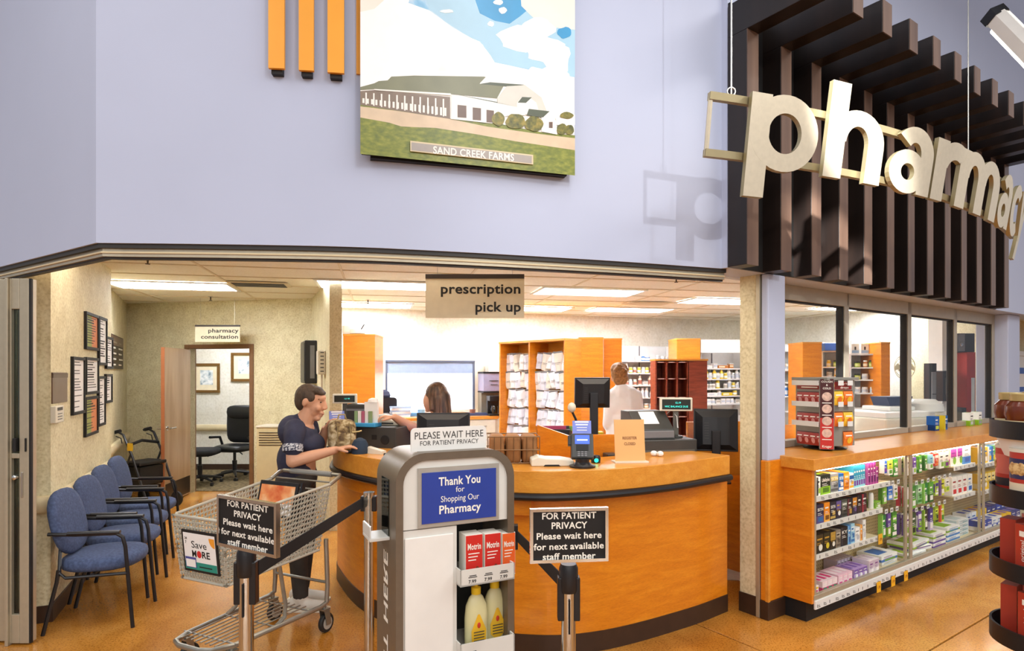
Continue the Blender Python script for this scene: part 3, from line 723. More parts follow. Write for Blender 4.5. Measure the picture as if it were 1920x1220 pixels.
# ================================================================ hanging "pharmacy" letters on two rails, bowed in plan
M_letter = mat('champagne_metal', 'cfc6b0', 0.36, metal=0.45, var=0.04, scale=40)
M_letters = mat('letter_sides', 'a39876', 0.4, metal=0.6, var=0.05)
def arc(u): return -0.60+(0.205 if u < 0.65 else 0.155)*((u-0.65)/1.55)**2
TILT = 0.15
def SG(u, h, d=0.0):
    """point on the sign surface: u along the storefront, h above baseline, d thickness outwards"""
    e = 0.01; t = (S(u+e, arc(u+e))-S(u-e, arc(u-e))).normalized(); o = Vector((t.y, -t.x, 0))
    return S(u, arc(u), 2.62)+ZV*h+o*(d+TILT*(h-0.17))
def sign_u(px, lo=-1.6, hi=1.9):
    k = (px-960)/FPX
    for _ in range(50):
        m = (lo+hi)/2; p = SG(m, 0.17)
        if p.x/p.y < k: lo = m
        else: hi = m
    return lo
sg = thing('hanging_sign', 'big metallic hanging letters spelling pharmacy in front of the dark slats', 'sign', S(-0.9, arc(-0.9), 2.4))
SW = 0.29          # stroke weight, in x-heights
def ring(cx, cy, ro, ri, a0=0.0, a1=360.0, n=30):
    """annulus sector as (outer, inner) outlines"""
    k = [R(a0+(a1-a0)*i/n) for i in range(n+1)]
    return [[(cx+ro[0]*math.cos(k[i]), cy+ro[1]*math.sin(k[i])), (cx+ro[0]*math.cos(k[i+1]), cy+ro[1]*math.sin(k[i+1])), (cx+ri[0]*math.cos(k[i+1]), cy+ri[1]*math.sin(k[i+1])), (cx+ri[0]*math.cos(k[i]), cy+ri[1]*math.sin(k[i]))] for i in range(n)]
def barp(x0, x1, y0, y1, n=6): return [[(x0, y0+(y1-y0)*i/n), (x1, y0+(y1-y0)*i/n), (x1, y0+(y1-y0)*(i+1)/n), (x0, y0+(y1-y0)*(i+1)/n)] for i in range(n)]
def archp(x0, x1): c = (x0+x1)/2; r = (x1-x0)/2; return ring(c, 0.55, (r, 0.48), (r-SW, 0.25), 0, 180, 18)+barp(x1-SW, x1, 0, 0.55)
LETTERS = {
    'p': barp(0, SW, -0.42, 1.0)+ring(0.53, 0.5, (0.52, 0.53), (0.25, 0.28), 0, 360, 36),
    'h': barp(0, SW, 0, 1.37, 8)+archp(0.02, 0.98),
    'a': ring(0.36, 0.32, (0.38, 0.34), (0.14, 0.13), 0, 360, 30)+barp(0.60, 0.60+SW, 0, 0.62)+ring(0.46, 0.60, (0.43, 0.43), (0.14, 0.19), 0, 142, 18),
    'r': barp(0, SW, 0, 1.0)+ring(0.52, 0.50, (0.50, 0.53), (0.22, 0.24), 62, 165, 14),
    'm': barp(0, SW, 0, 1.0)+archp(0.02, 0.90)+archp(0.62, 1.50),
    'c': ring(0.50, 0.5, (0.50, 0.53), (0.22, 0.27), 48, 312, 30),
    'y': [[(0, 1), (SW*1.1, 1), (0.60, 0.12), (0.38, -0.02)], [(0.98-SW*1.1, 1), (0.98, 1), (0.44, -0.42), (0.14, -0.42)]]}
XH = 0.34
word = 'pharmacy'; LET = [(1402, 1530), (1546, 1652), (1666, 1744), (1748, 1800), (1793, 1868), None, None, None]
ulast = 0
for i, ch in enumerate(word):
    quads = LETTERS[ch]; xs = [p[0] for q in quads for p in q]; x0, x1 = min(xs), max(xs)
    if LET[i]: ua, ub = sign_u(LET[i][0]), sign_u(LET[i][1])
    else: ua = ulast+0.035; ub = ua+(x1-x0)*XH
    ulast = ub; b = MB()
    for q in quads:
        pts = [(ua+(x-x0)/(x1-x0)*(ub-ua), y*XH) for x, y in q]
        f = [SG(u, h, 0.012) for u, h in pts]; k = [SG(u, h, -0.012) for u, h in pts]
        ar = sum(pts[j][0]*pts[(j+1) % 4][1]-pts[(j+1) % 4][0]*pts[j][1] for j in range(4))
        if ar < 0: f, k = f[::-1], k[::-1]
        b.mat(0).add(f+k, [(0, 1, 2, 3), (7, 6, 5, 4)]); b.mat(1).add(f+k, [(1, 0, 4, 5), (2, 1, 5, 6), (3, 2, 6, 7), (0, 3, 7, 4)])
    b.build('letter', [M_letter, M_letters], sg, world=True)
UL = ulast
us = [sign_u(1333)+k*(UL-0.1-sign_u(1333))/28 for k in range(29)]
for h0 in (0.295, 0.035):
    b = MB(); vs = []
    for u in us: vs += [SG(u, h0, -0.05), SG(u, h0+0.035, -0.05), SG(u, h0+0.035, -0.025), SG(u, h0, -0.025)]
    fs = []
    for k in range(len(us)-1):
        for j in range(4): j2 = (j+1) % 4; fs.append((4*k+j, 4*k+j2, 4*k+4+j2, 4*k+4+j))
    fs += [(3, 2, 1, 0), tuple(4*len(us)-4+j for j in range(4))]
    b.add(vs, fs); b.build('rail', M_letters, sg, world=True)
b = MB(); b.tube([SG(us[0]+0.01, 0.04, -0.04), SG(us[0]+0.01, 0.33, -0.04)], 0.012, 6); b.build('bracket', M_letter, sg, world=True)
for pxc in (1375, 1821):
    p = SG(sign_u(pxc), 0.33, -0.04); b = MB(); b.tube([p, Vector((p.x, p.y, 6.8))], 0.004, 6); b.tube([p+Vector((0.02*math.cos(a), 0, 0.02+0.02*math.sin(a))) for a in [2*pi*k/10 for k in range(10)]], 0.004, 5, closed=True)
    b.build('cable', M_steel, sg, world=True)
# ================================================================ track light fitting at the top right
tk = P(1897, 48, 3.6)
tf = thing('track_light', 'black and white linear track light at the upper right', 'light fixture', tk+ZV*0.2)
ax = (P(1935, 115, 3.4)-P(1862, 40, 3.6)).normalized(); a0 = P(1866, 42, 3.6); sd = ax.cross(ZV).normalized(); upv = sd.cross(ax)
b = MB(); b.prism([a0+sd*x+upv*z for x, z in ((-0.045, -0.02), (0.045, -0.02), (0.05, 0.04), (0.02, 0.075), (-0.02, 0.075), (-0.05, 0.04))], ax*0.7); b.build('housing', M_white, tf, world=True)
MB().prism([a0+sd*x+upv*z-ax*0.05 for x, z in ((-0.05, -0.03), (0.05, -0.03), (0.055, 0.045), (0.0, 0.085), (-0.055, 0.045))], ax*0.06).build('end_cap', M_black, tf, world=True)
MB().tube([a0+ax*0.03-upv*0.03, a0+ax*0.7-upv*0.03], 0.018, 10).build('tube_lamp', emit_mat('tube_lamp_white', 'fffaf0', 6.0), tf, smooth=True, world=True)
b = MB(); b.obox(a0+upv*0.16-sd*0.02-ax*0.3, ax*1.2, sd*0.04, upv*0.03); b.tube([a0+ax*0.2+upv*0.07, a0+ax*0.2+upv*0.17], 0.012, 8); b.tube([a0+ax*0.2+upv*0.17, Vector((a0+ax*0.2+upv*0.17).xy.to_3d())+ZV*6.8], 0.006, 6)
b.build('track', M_black, tf, world=True)
def sball(mb, c, r, e1=0.5, e2=0.5, seg=20, rings=10, rot=None):
    """superellipsoid: e<1 boxier"""
    def sp(v, e): return math.copysign(abs(v)**e, v)
    c = Vector(c); vs = []
    for i in range(1, rings):
        a = -pi/2+pi*i/rings
        for k in range(seg):
            w = 2*pi*k/seg; p = Vector((r[0]*sp(math.cos(a), e1)*sp(math.cos(w), e2), r[1]*sp(math.cos(a), e1)*sp(math.sin(w), e2), r[2]*sp(math.sin(a), e1)))
            vs.append(c+(rot @ p if rot is not None else p))
    lo, hi = Vector((0, 0, -r[2])), Vector((0, 0, r[2]))
    vs += [c+(rot @ lo if rot is not None else lo), c+(rot @ hi if rot is not None else hi)]; nb = len(vs); fs = []
    for i in range(rings-2):
        for k in range(seg):
            k2 = (k+1) % seg; fs.append((i*seg+k, i*seg+k2, (i+1)*seg+k2, (i+1)*seg+k))
    for k in range(seg):
        k2 = (k+1) % seg; fs.append((nb-2, k2, k)); fs.append((nb-1, (rings-2)*seg+k, (rings-2)*seg+k2))
    return mb.add(vs, fs)
# ================================================================ curved service counter
CT = catmull([(-1.42, 4.95, 0), (-1.22, 4.30, 0), (-0.62, 3.70, 0), (0.02, 3.42, 0), (0.42, 3.44, 0), (0.92, 3.67, 0), (1.44, 4.06, 0)], 6)
CB = catmull([(-1.40, 4.98, 0), (-1.33, 4.72, 0), (-0.985, 4.13, 0), (-0.45, 3.68, 0), (0.1, 3.50, 0), (0.53, 3.56, 0), (1.10, 3.88, 0), (1.45, 4.14, 0)], 6)
ctr = thing('service_counter', 'curved orange wood pharmacy counter with black bumper rail', 'counter', (0.1, 3.9, 0))
def band(pts, d0, d1, z0, z1, name, m, smooth=True, bevel=0.0):
    a = off_pts(pts, d0); c = off_pts(pts, d1); n = len(a); vs = []; fs = []
    for p, q in zip(a, c): vs += [p+ZV*z0, p+ZV*z1, q+ZV*z1, q+ZV*z0]
    for i in range(n-1):
        for k in range(4):
            k2 = (k+1) % 4; fs.append((4*i+k, 4*i+k2, 4*i+4+k2, 4*i+4+k))
    fs += [(3, 2, 1, 0), tuple(4*n-4+k for k in range(4))]
    return MB().add(vs, fs).build(name, m, ctr, smooth=smooth, world=True, bevel=bevel, angle=30)
band(CT, 0.0, 0.44, 0.935, 1.06, 'counter_top', M_woodh, bevel=0.004)
band(CB, 0.0, 0.04, 0.115, 0.935, 'front_panel', M_wood)
band(CB, -0.006, 0.05, 0.0, 0.115, 'base_kick', M_brownbase)
band(CT[2:20], 0.045, 0.2, 0.80, 0.934, 'purse_ledge', M_wood, bevel=0.003)
MB().tube([p+ZV*0.915 for p in off_pts(CT[1:], -0.004)], 0.021, 10, flat=1.0).build('bumper_rail', M_black, ctr, smooth=True, world=True)
band(CT, 0.43, 0.45, 0.60, 0.934, 'inner_panel', M_woodh)
band(CT, 0.451, 1.15, 0.78, 0.81, 'work_surface', M_woodh)
band(CT, 1.10, 1.14, 0.0, 0.779, 'back_panel', M_wood)
# ================================================================ waiting chairs
M_chairblue = ramp_mat('blue_chair_fabric', [(0.3, '3b4866'), (0.5, '435173'), (0.7, '4c5c80')], 60, 0.9, (1, 1, 1), 2.0, bump=0.2)
def make_chair():
    t = thing('waiting_chair', '', 'chair', (0, 0, 0), 0, 'blue waiting chairs along the wall')
    b = MB(); sball(b, (0.0, 0, 0.43), (0.24, 0.245, 0.055), 0.55, 0.75, 28, 10); b.build('seat', M_chairblue, t, smooth=True, angle=80)
    rot = Matrix.Rotation(R(-12), 3, 'Y'); b = MB(); sball(b, (-0.225, 0, 0.70), (0.04, 0.225, 0.225), 0.75, 0.62, 24, 12, rot @ Matrix.Rotation(0, 3, 'Z'))
    b.build('backrest', M_chairblue, t, smooth=True, angle=80)
    r = 0.0125
    for s in (-1, 1):
        y = 0.235*s
        MB().tube([(0.235, y*1.02, 0.0), (0.205, y, 0.36), (0.19, y, 0.55), (0.175, y, 0.615), (0.14, y, 0.642)], r, 8).build('leg', M_black, t, smooth=True)
        MB().tube([(-0.275, y*1.02, 0.0), (-0.20, y, 0.34), (-0.19, y, 0.42)], r, 8).build('leg', M_black, t, smooth=True)
        MB().tube([(0.14, y, 0.642), (-0.10, y, 0.648), (-0.25, y*0.98, 0.66)], r, 8).build('armrest', M_black, t, smooth=True)
        MB().tube([(0.16, y, 0.652), (-0.14, y, 0.66)], 0.021, 8, flat=0.6).build('arm_pad', M_black, t, smooth=True)
        MB().tube([(0.20, y, 0.37), (-0.15, y, 0.365), (-0.185, y, 0.40), (-0.20, y*0.8, 0.50), (-0.225, y*0.45, 0.60)], 0.011, 8).build('side_frame', M_black, t, smooth=True)
    MB().tube([(0.0, -0.235, 0.375), (0.0, 0.235, 0.375)], 0.011, 8).build('cross_bar', M_black, t, smooth=True)
    t.scale = (0.96, 0.96, 0.93)
    return t
ch0 = make_chair()
cf = Vector((0.955, 0.25, 0)).normalized(); cang = math.atan2(cf.y, cf.x)
cside = Vector((-cf.y, cf.x, 0))
CL = ['blue waiting chair nearest the folding door, front of the row', 'second blue waiting chair from the folding door', 'third blue waiting chair from the folding door', 'blue waiting chair at the far end beside the walker']
for i, (px, py) in enumerate(((236, 1178), (266, 1122), (285, 1078), (304, 1040))):
    f = G(px, py); c = f-cf*0.19+cside*0.24
    if i == 0: ch0.location = c; ch0.rotation_euler = (0, 0, cang); ch0['label'] = CL[0]; WM[ch0.name] = Matrix.Translation(c)
    else: dup(ch0, c, cang, CL[i], 'blue waiting chairs along the wall')
# ================================================================ folding door stack at the left edge
fd = struct(MB().obox((X(8, 3.6), 3.6, 0), (X(14, 3.6)-X(8, 3.6), 0, 0), (0, 0.05, 0), ZV*2.16).build('door_3', M_alu, bevel=0.003))
yD = 3.62
def vb(x0, x1, z0, z1, m, name, d=0.05, yo=0.0): MB().box(X(x0, yD), yD+yo, z0, X(x1, yD), yD+yo+d, z1).build(name, m, fd, bevel=0.003)
vb(-40, 6, 0.01, 2.16, M_alu, 'stile', 0.06, 0.03); vb(16, 21, 0.01, 2.16, M_alu, 'stile'); vb(36, 54, 0.01, 2.16, M_alu, 'stile', 0.06)
vb(21, 36, 1.98, 2.16, M_alu, 'rail'); vb(21, 36, 0.01, 0.18, M_alu, 'rail'); vb(21, 36, 1.10, 1.13, M_alu, 'rail')
vb(21, 36, 0.18, 1.10, M_smoke, 'pane', 0.012, 0.02); vb(21, 36, 1.13, 1.98, M_smoke, 'pane', 0.012, 0.02)
vb(54, 57.5, 0.01, 2.16, M_blackm, 'seal', 0.02, 0.0)
vb(28, 34, 1.14, 1.22, M_blackm, 'latch', 0.03, -0.02); vb(47.5, 50, 1.14, 1.22, M_blackm, 'latch', 0.02, -0.008)
vb(40, 43.5, 0.87, 1.02, M_steel, 'lock_plate', 0.01, -0.006)
MB().lathe([(0.014, 0), (0.014, 0.02), (0.008, 0.024)], 14, (X(31, yD), yD, 0.99), Matrix.Rotation(pi/2, 3, 'X')).build('lock_cylinder', M_chrome, fd, smooth=True)
# ================================================================ notices on the left wall
wln = n_l; wlo = WL0
def wall_rect(px0, py0, px1, py1, d=0.0):
    """plan/height rectangle on the left wall from two image corners (upper-left, lower-right)"""
    a = on_plane(px0, py0, wlo+wln*d, wln); c = on_plane(px1, py1, wlo+wln*d, wln); return a, c
def framed(px0, px1, yt0, yb0, lab, cols, deep=0.02, name='framed_notice', kind='notice', cat='notice'):
    a = on_plane(px0, yt0, wlo, wln); c = on_plane(px1, yt0, wlo, wln); zt = a.z; zb_ = on_plane(px0, yb0, wlo, wln).z
    A_ = Vector((a.x, a.y, 0)); v = Vector((c.x-a.x, c.y-a.y, 0)); w = v.length; vu = v.normalized(); h = zt-zb_
    t = thing(name, lab, cat, A_+ZV*zb_)
    m = 0.022
    f = MB()
    f.obox(A_+ZV*zb_, v, wln*deep, ZV*m); f.obox(A_+ZV*(zt-m), v, wln*deep, ZV*m); f.obox(A_+ZV*(zb_+m), vu*m, wln*deep, ZV*(h-2*m)); f.obox(A_+vu*(w-m)+ZV*(zb_+m), vu*m, wln*deep, ZV*(h-2*m))
    f.build('frame', M_blackm, t, world=True)
    iw, ih = w-2*m, h-2*m; o = A_+vu*m+ZV*(zb_+m)
    n = len(cols)
    for k, cm in enumerate(cols):
        MB().obox(o+vu*(iw*k/n), vu*(iw/n), wln*(deep*0.5), ZV*ih).build('sheet', cm, t, world=True)
    b = MB(); rnd = random.Random(int(px0*7+yt0))
    nl = max(6, int(ih/0.022))
    for k in range(nl):
        z = ih-0.02-(ih-0.03)*k/nl; q = o+wln*(deep*0.5+0.0006)+ZV*z
        if rnd.random() < 0.18: continue
        l = iw*rnd.uniform(0.45, 0.82); hh = 0.006 if rnd.random() < 0.8 else 0.011
        s = q+vu*(iw*0.09); b.quad(s, s+vu*l, s+vu*l+ZV*hh, s+ZV*hh)
    b.build('print', M_ink, t, world=True)
    return t
M_green = mat('notice_olive_green', '9aa35a', 0.7, var=0.05); M_salmon = mat('notice_salmon', 'd98a5a', 0.7, var=0.05)
framed(157, 181, 583, 654, 'framed green and orange notice at the top of the wall cluster', [M_green, M_salmon])
framed(182, 197, 592, 684, 'tall framed white notice right of the top green and orange one', [M_paperw])
framed(196, 208, 630, 691, 'narrow framed white notice beside the brown letter board', [M_paperw])
framed(132, 155, 668, 779, 'tallest framed white notice, left of the cluster', [M_paperw])
framed(157, 181, 669, 740, 'framed white notice under the top green and orange notice', [M_paperw])
framed(156, 180, 745, 820, 'framed green and orange notice lowest in the cluster', [M_green, M_salmon])
framed(181, 194, 705, 800, 'tall narrow framed white notice, lower right of the cluster', [M_paperw])
framed(195, 207, 701, 756, 'small framed white notice at the far lower right of the cluster', [M_paperw])
# brown blank plate and intercom on the near part of the wall
a, c = on_plane(96, 698, wlo, wln), on_plane(124, 756, wlo, wln); A_ = Vector((a.x, a.y, 0)); v = Vector((c.x-a.x, c.y-a.y, 0))
bpz = on_plane(96, 757, wlo, wln).z
t = thing('wall_plaque', 'plain brown plastic plaque above the cream intercom', 'plaque', A_+ZV*bpz)
MB().obox(A_+ZV*bpz, v, wln*0.008, ZV*(a.z-bpz)).build('plate', mat('brown_plaque', '6b5443', 0.35, var=0.12, scale=6), t, world=True, bevel=0.002)
MB().obox(A_+ZV*(a.z-0.035), v, wln*0.011, ZV*0.03).build('header_strip', mat('brown_plaque_dark', '57402f', 0.4), t, world=True)
ic = on_plane(94, 762, wlo, wln); iz = on_plane(94, 794, wlo, wln).z; ic2 = on_plane(110, 762, wlo, wln); A_ = Vector((ic.x, ic.y, 0)); v = Vector((ic2.x-ic.x, ic2.y-ic.y, 0))
t = thing('wall_intercom', 'small cream thermostat box with dark display below the brown plaque', 'intercom', A_+ZV*iz)
MB().obox(A_+ZV*iz, v, wln*0.03, ZV*(ic.z-iz)).build('body', M_offw, t, world=True, bevel=0.004)
MB().obox(A_+v*0.2+wln*0.03+ZV*(iz+0.08), v*0.6, wln*0.002, ZV*0.02).build('display', M_dark, t, world=True)
for k in range(3): MB().obox(A_+v*0.25+wln*0.03+ZV*(iz+0.02+0.018*k), v*0.5, wln*0.002, ZV*0.005).build('slot', M_dark, t, world=True)
# brown letter board on the recess wall
rd = rcv.normalized(); rn = Vector((rd.y, -rd.x, 0))
a = on_plane(207, 625, RC0, rn); c = on_plane(229, 625, RC0, rn); z0 = on_plane(229, 692, RC0, rn).z; A_ = Vector((a.x, a.y, 0)); v = Vector((c.x-a.x, c.y-a.y, 0))
t = thing('letter_board', 'dark brown directory board with white lettering near the recess corner', 'sign', A_+ZV*z0)
MB().obox(A_+ZV*z0, v, rn*0.012, ZV*(a.z-z0)).build('board', mat('dark_brown_board', '2c1d16', 0.4, var=0.1), t, world=True)
MB().obox(A_+ZV*(a.z-0.12), v, rn*0.014, ZV*0.11).build('header_strip', mat('brown_plaque', '6b5443', 0.35), t, world=True)
b = MB(); rnd = random.Random(4)
for k in range(5):
    for s in (0.06, 0.55):
        q = A_+v*(s+rnd.uniform(0, 0.05))+rn*0.013+ZV*(z0+0.04+k*0.065); b.obox(q, v*rnd.uniform(0.22, 0.36), rn*0.001, ZV*0.018)
q_ = b.build('lettering', M_whiteink, t, world=True); q_['kind'] = 'stuff'
# ================================================================ kiosk
KC = Vector((-0.20, 2.48, 0)); KRZ = R(26); KMi = (Matrix.Translation(KC) @ Matrix.Rotation(KRZ, 4, 'Z')).inverted()
kn = Vector((math.sin(KRZ), -math.cos(KRZ), 0)); KD = 0.14
def KL(px, py, dep=0.0):
    """local coordinates of an image point on the kiosk's front plane (or dep metres behind it)"""
    return KMi @ on_plane(px, py, KC+kn*(KD-dep), kn)
ki = thing('waiting_kiosk', 'grey round-topped waiting kiosk with blue thank you sign and side shelves', 'kiosk', KC, KRZ)
M_kgrey = mat('kiosk_grey_metal', '75695a', 0.38, metal=0.35, var=0.05, scale=30); M_kwhite = mat('kiosk_white_panel', 'dcdcd6', 0.4, var=0.02); M_kframe = mat('kiosk_frame_silver', 'b8b6ae', 0.35, metal=0.4)
xl = KL(742, 1000).x; xr = KL(964, 1000).x; zt = KL(850, 846).z
def arch(x0, x1, zt_, r, z0=0.0, n=8):
    p = [(x0, z0), (x1, z0)]
    p += [(x1-r+r*math.cos(a), zt_-r+r*math.sin(a)) for a in [pi/2*k/n for k in range(n+1)]]
    p += [(x0+r+r*math.cos(a), zt_-r+r*math.sin(a)) for a in [pi/2+pi/2*k/n for k in range(n+1)]]
    return p
oa = arch(xl, xr, zt, 0.11); ia = arch(xl+0.028, xr-0.028, zt-0.028, 0.088)
b = MB(); n = len(oa); vs = []
for (x, z), (x2, z2) in zip(oa, ia): vs += [(x, -KD, z), (x, KD, z), (x2, KD, z2), (x2, -KD, z2)]
fs = []
for i in range(n):
    j = (i+1) % n
    for k in range(4): k2 = (k+1) % 4; fs.append((4*i+k, 4*j+k, 4*j+k2, 4*i+k2))
b.add(vs, fs); b.build('shell', M_kgrey, ki, smooth=True)
zs = KL(850, 985).z
hd = arch(xl+0.028, xr-0.028, zt-0.028, 0.088, zs)
MB().prism([(x, -KD+0.008, z) for x, z in hd], (0, 0.22, 0)).build('header_panel', M_kwhite, ki)
xm = KL(858, 1100).x
MB().box(xl+0.022, -KD+0.01, 0.0, xm, KD-0.01, zs-0.004).build('front_panel', M_kwhite, ki)
MB().box(xl+0.035, -KD+0.004, 0.02, xm-0.015, -KD+0.011, zs-0.03).build('inset_panel', M_white, ki, bevel=0.003)
MB().box(xm, KD-0.03, 0.0, xr-0.022, KD-0.01, zs-0.004).build('back_panel', M_dark, ki)
s0, s1 = KL(784, 890), KL(936, 988)
fz0, fz1 = KL(790, 990).z, KL(790, 878).z
MB().box(s0.x, -KD+0.002, fz0, s1.x, -KD+0.009, fz1).build('sign_frame', M_kframe, ki)
bx0, bx1, bz0, bz1 = KL(791, 900).x, KL(930, 900).x, KL(791, 983).z, KL(791, 887).z
MB().box(bx0, -KD-0.001, bz0, bx1, -KD+0.003, bz1).build('blue_sign', mat('royal_blue_card', '27409c', 0.45, var=0.04), ki)
b = MB(); bm_ = (bx0+bx1)/2; bh = bz1-bz0
for txt, fy, h, w, bo in (('Thank You', 0.73, 0.030, 0.17, 1), ('for', 0.58, 0.020, None, 0), ('Shopping Our', 0.40, 0.022, 0.155, 0), ('Pharmacy', 0.17, 0.030, 0.17, 1)):
    b.text(txt, (bm_, -KD-0.0018, bz0+bh*fy), (1, 0, 0), ZV, h, w, bo, 'c')
b.build('blue_sign_lettering', M_whiteink, ki)
# vertical lettering up the left flank
b = MB(); hz1 = (KMi @ on_plane(728, 1030, KC+kn*0, kn)).z
b.text('PLEASE WAIT HERE', (xl-0.0008, 0.028, hz1-1.02), ZV, (0, -1, 0), 0.058, 1.02, 1); q_ = b.build('flank_lettering', M_whiteink, ki); q_['kind'] = 'stuff'
MB().obox((xl-0.004, -0.05, KL(745, 1020).z), (0.003, 0, 0), (0, 0.10, 0), ZV*0.22).build('smoked_card_pocket', M_smoke, ki)
b = MB(); z0 = KL(745, 1022).z
b.box(xl-0.075, -0.06, z0, xl, 0.06, z0+0.012); b.box(xl-0.075, -0.06, z0+0.012, xl-0.07, 0.06, z0+0.055); b.build('leaflet_tray', M_kwhite, ki, bevel=0.002)
MB().box(xl-0.072, -0.055, z0+0.055, xl-0.068, 0.055, z0+0.16).build('leaflet_shield', M_glass, ki)
# shelves on the right with price strips
def kshelf(pyt, pyb, name):
    z1, z0 = KL(918, pyt).z, KL(918, pyb).z
    t = MB(); t.box(xm-0.002, -KD-0.035, z0, xr-0.015, -KD-0.03, z1); t.box(xm-0.002, -KD-0.035, z0, xr-0.015, KD-0.03, z0+0.006); t.box(xr-0.02, -KD-0.035, z0, xr-0.015, -KD+0.03, z1); t.box(xm-0.002, -KD-0.035, z0, xm+0.003, -KD+0.03, z1)
    o = t.build('shelf', M_kwhite, ki)
    tb = MB()
    for k in range(3 if pyt < 1100 else 1):
        x = xm+0.03+0.065*k; tb.text('7.99', (x, -KD-0.0358, z0+0.010), (1, 0, 0), ZV, 0.012, 0.032, 1); tb.box(x, -KD-0.0356, z0+0.030, x+0.035, -KD-0.0352, z0+0.033); tb.box(x+0.004, -KD-0.0356, z0+0.036, x+0.032, -KD-0.0352, z0+0.039)
    q_ = tb.build('price_print', M_ink, o); q_['kind'] = 'stuff'; return z0+0.006
ksz1 = kshelf(1056, 1086, 'shelf'); ksz2 = kshelf(1190, 1224, 'shelf')
def kiosk_box(i, px0, px1, pyt, col, lab):
    x0, x1 = KL(px0, 1040).x, KL(px1, 1040).x; z1 = KL(px0, pyt).z
    b = MB(); b.mat(0).box(x0, -KD+0.0, ksz1, x1, -KD+0.07, z1)
    b.mat(1).box(x0+0.001, -KD-0.001, ksz1+0.004, x1-0.001, -KD+0.0002, z1-0.002)
    h = z1-ksz1; w = x1-x0
    b.mat(2).text('Motrin', (x0+w*0.1, -KD-0.002, ksz1+h*0.68), (1, 0, 0), ZV, h*0.13, w*0.8, 1)
    for k in range(3): b.box(x0+w*0.15, -KD-0.002, ksz1+h*(0.58-0.07*k), x0+w*(0.8-0.1*k), -KD-0.0012, ksz1+h*(0.60-0.07*k))
    b.mat(3).lathe([(w*0.22, 0), (w*0.16, h*0.2), (w*0.05, h*0.28)], 8, (x0+w*0.68, -KD-0.0012, ksz1+0.004), Matrix.Rotation(0, 3, 'X'), 1, 0.02)
    o = b.build('medicine_box', [M_whiteink, mat('red_card' if i < 2 else 'orange_card', 'cf2b24' if i < 2 else 'e6642a', 0.4, var=0.04), M_whiteink, mat('skin_print', '7a3a26' if i < 2 else 'f0a040', 0.5)])
    o.location = KC; o.rotation_euler = (0, 0, KRZ); tag(o, lab, 'box', 'boxes on the kiosk shelf')
kiosk_box(0, 873, 905, 1004, 0, 'red and white medicine box, leftmost on the kiosk shelf'); kiosk_box(1, 909, 939, 1001, 0, 'red and white medicine box in the middle of the kiosk shelf'); kiosk_box(2, 942, 966, 1000, 0, 'orange medicine box, rightmost on the kiosk shelf')
M_lotion = mat('pale_lotion_plastic', 'd8d2a0', 0.3, var=0.04); M_yel = mat('yellow_cap', 'e8c326', 0.35); M_ylab = mat('yellow_print', 'e6b52a', 0.4)
for i, (pxc, pyt, lab) in enumerate(((900, 1088, 'large pale yellow pump lotion bottle on the left of the kiosk shelf'), (941, 1081, 'large pale yellow pump lotion bottle on the right of the kiosk shelf'))):
    x = KL(pxc, 1150).x; h = KL(pxc, pyt).z-ksz2; hb = h*0.78; w = 0.047
    o = KMi.inverted() @ Vector((x, -KD+0.04+0.03*i, ksz2)); t = thing('lotion_bottle', lab, 'bottle', o, KRZ, 'lotion bottles on the kiosk')
    MB().lathe([(w*0.92, 0), (w, 0.02), (w*1.0, hb*0.6), (w*0.9, hb*0.8), (w*0.62, hb*0.94), (0.016, hb)], 20, sx=1, sy=0.62).build('body', M_lotion, t, smooth=True)
    MB().lathe([(0.019, hb), (0.019, hb+0.025), (0.007, hb+0.03), (0.007, h-0.012), (0.016, h-0.01), (0.016, h)], 12).build('pump', M_yel, t, smooth=True)
    MB().obox((-0.045, -0.008, h-0.012), (0.04, 0, 0), (0, 0.016, 0), (0, 0, 0.012)).build('spout', M_yel, t)
    b = MB(); b.lathe([(0.002, 0), (w*0.62, hb*0.12), (w*0.66, hb*0.3), (w*0.35, hb*0.45), (0.004, hb*0.58)], 14, (0, -w*0.625, 0.02), None, 1, 0.06)
    b.build('label', M_ylab, t, smooth=True)
    MB().ball((0, -w*0.64, hb*0.48), (0.008, 0.003, 0.012), 8, 6).build('drop_mark', mat('red_drop', 'c83a24', 0.4), t)
    b = MB()
    for k in range(4): b.box(-0.022, -w*0.67-0.001, hb*(0.36-0.05*k), 0.022, -w*0.67, hb*(0.375-0.05*k))
    b.build('label_print', M_dark, t)
# white notice standing on the kiosk
a, c = KL(770, 820, 0.06), KL(911, 820, 0.06); z1 = KL(840, 800, 0.06).z
pw = thing('kiosk_notice', 'white please wait here notice standing on top of the kiosk', 'sign', KMi.inverted() @ Vector(((a.x+c.x)/2, -KD+0.06, zt)), KRZ)
hh = z1-zt; ww = c.x-a.x
b = MB(); b.prism([(x, -0.004, z) for x, z in arch(-ww/2, ww/2, hh, 0.018)], (0, 0.008, 0)); b.build('board', M_white, pw)
b = MB(); b.text('PLEASE WAIT HERE', (0, -0.0048, hh*0.52), (1, 0, 0), ZV, 0.026, ww*0.92, 0, 'c'); b.text('FOR PATIENT PRIVACY', (0, -0.0048, hh*0.24), (1, 0, 0), ZV, 0.017, ww*0.78, 0, 'c'); b.build('lettering', M_dark, pw)
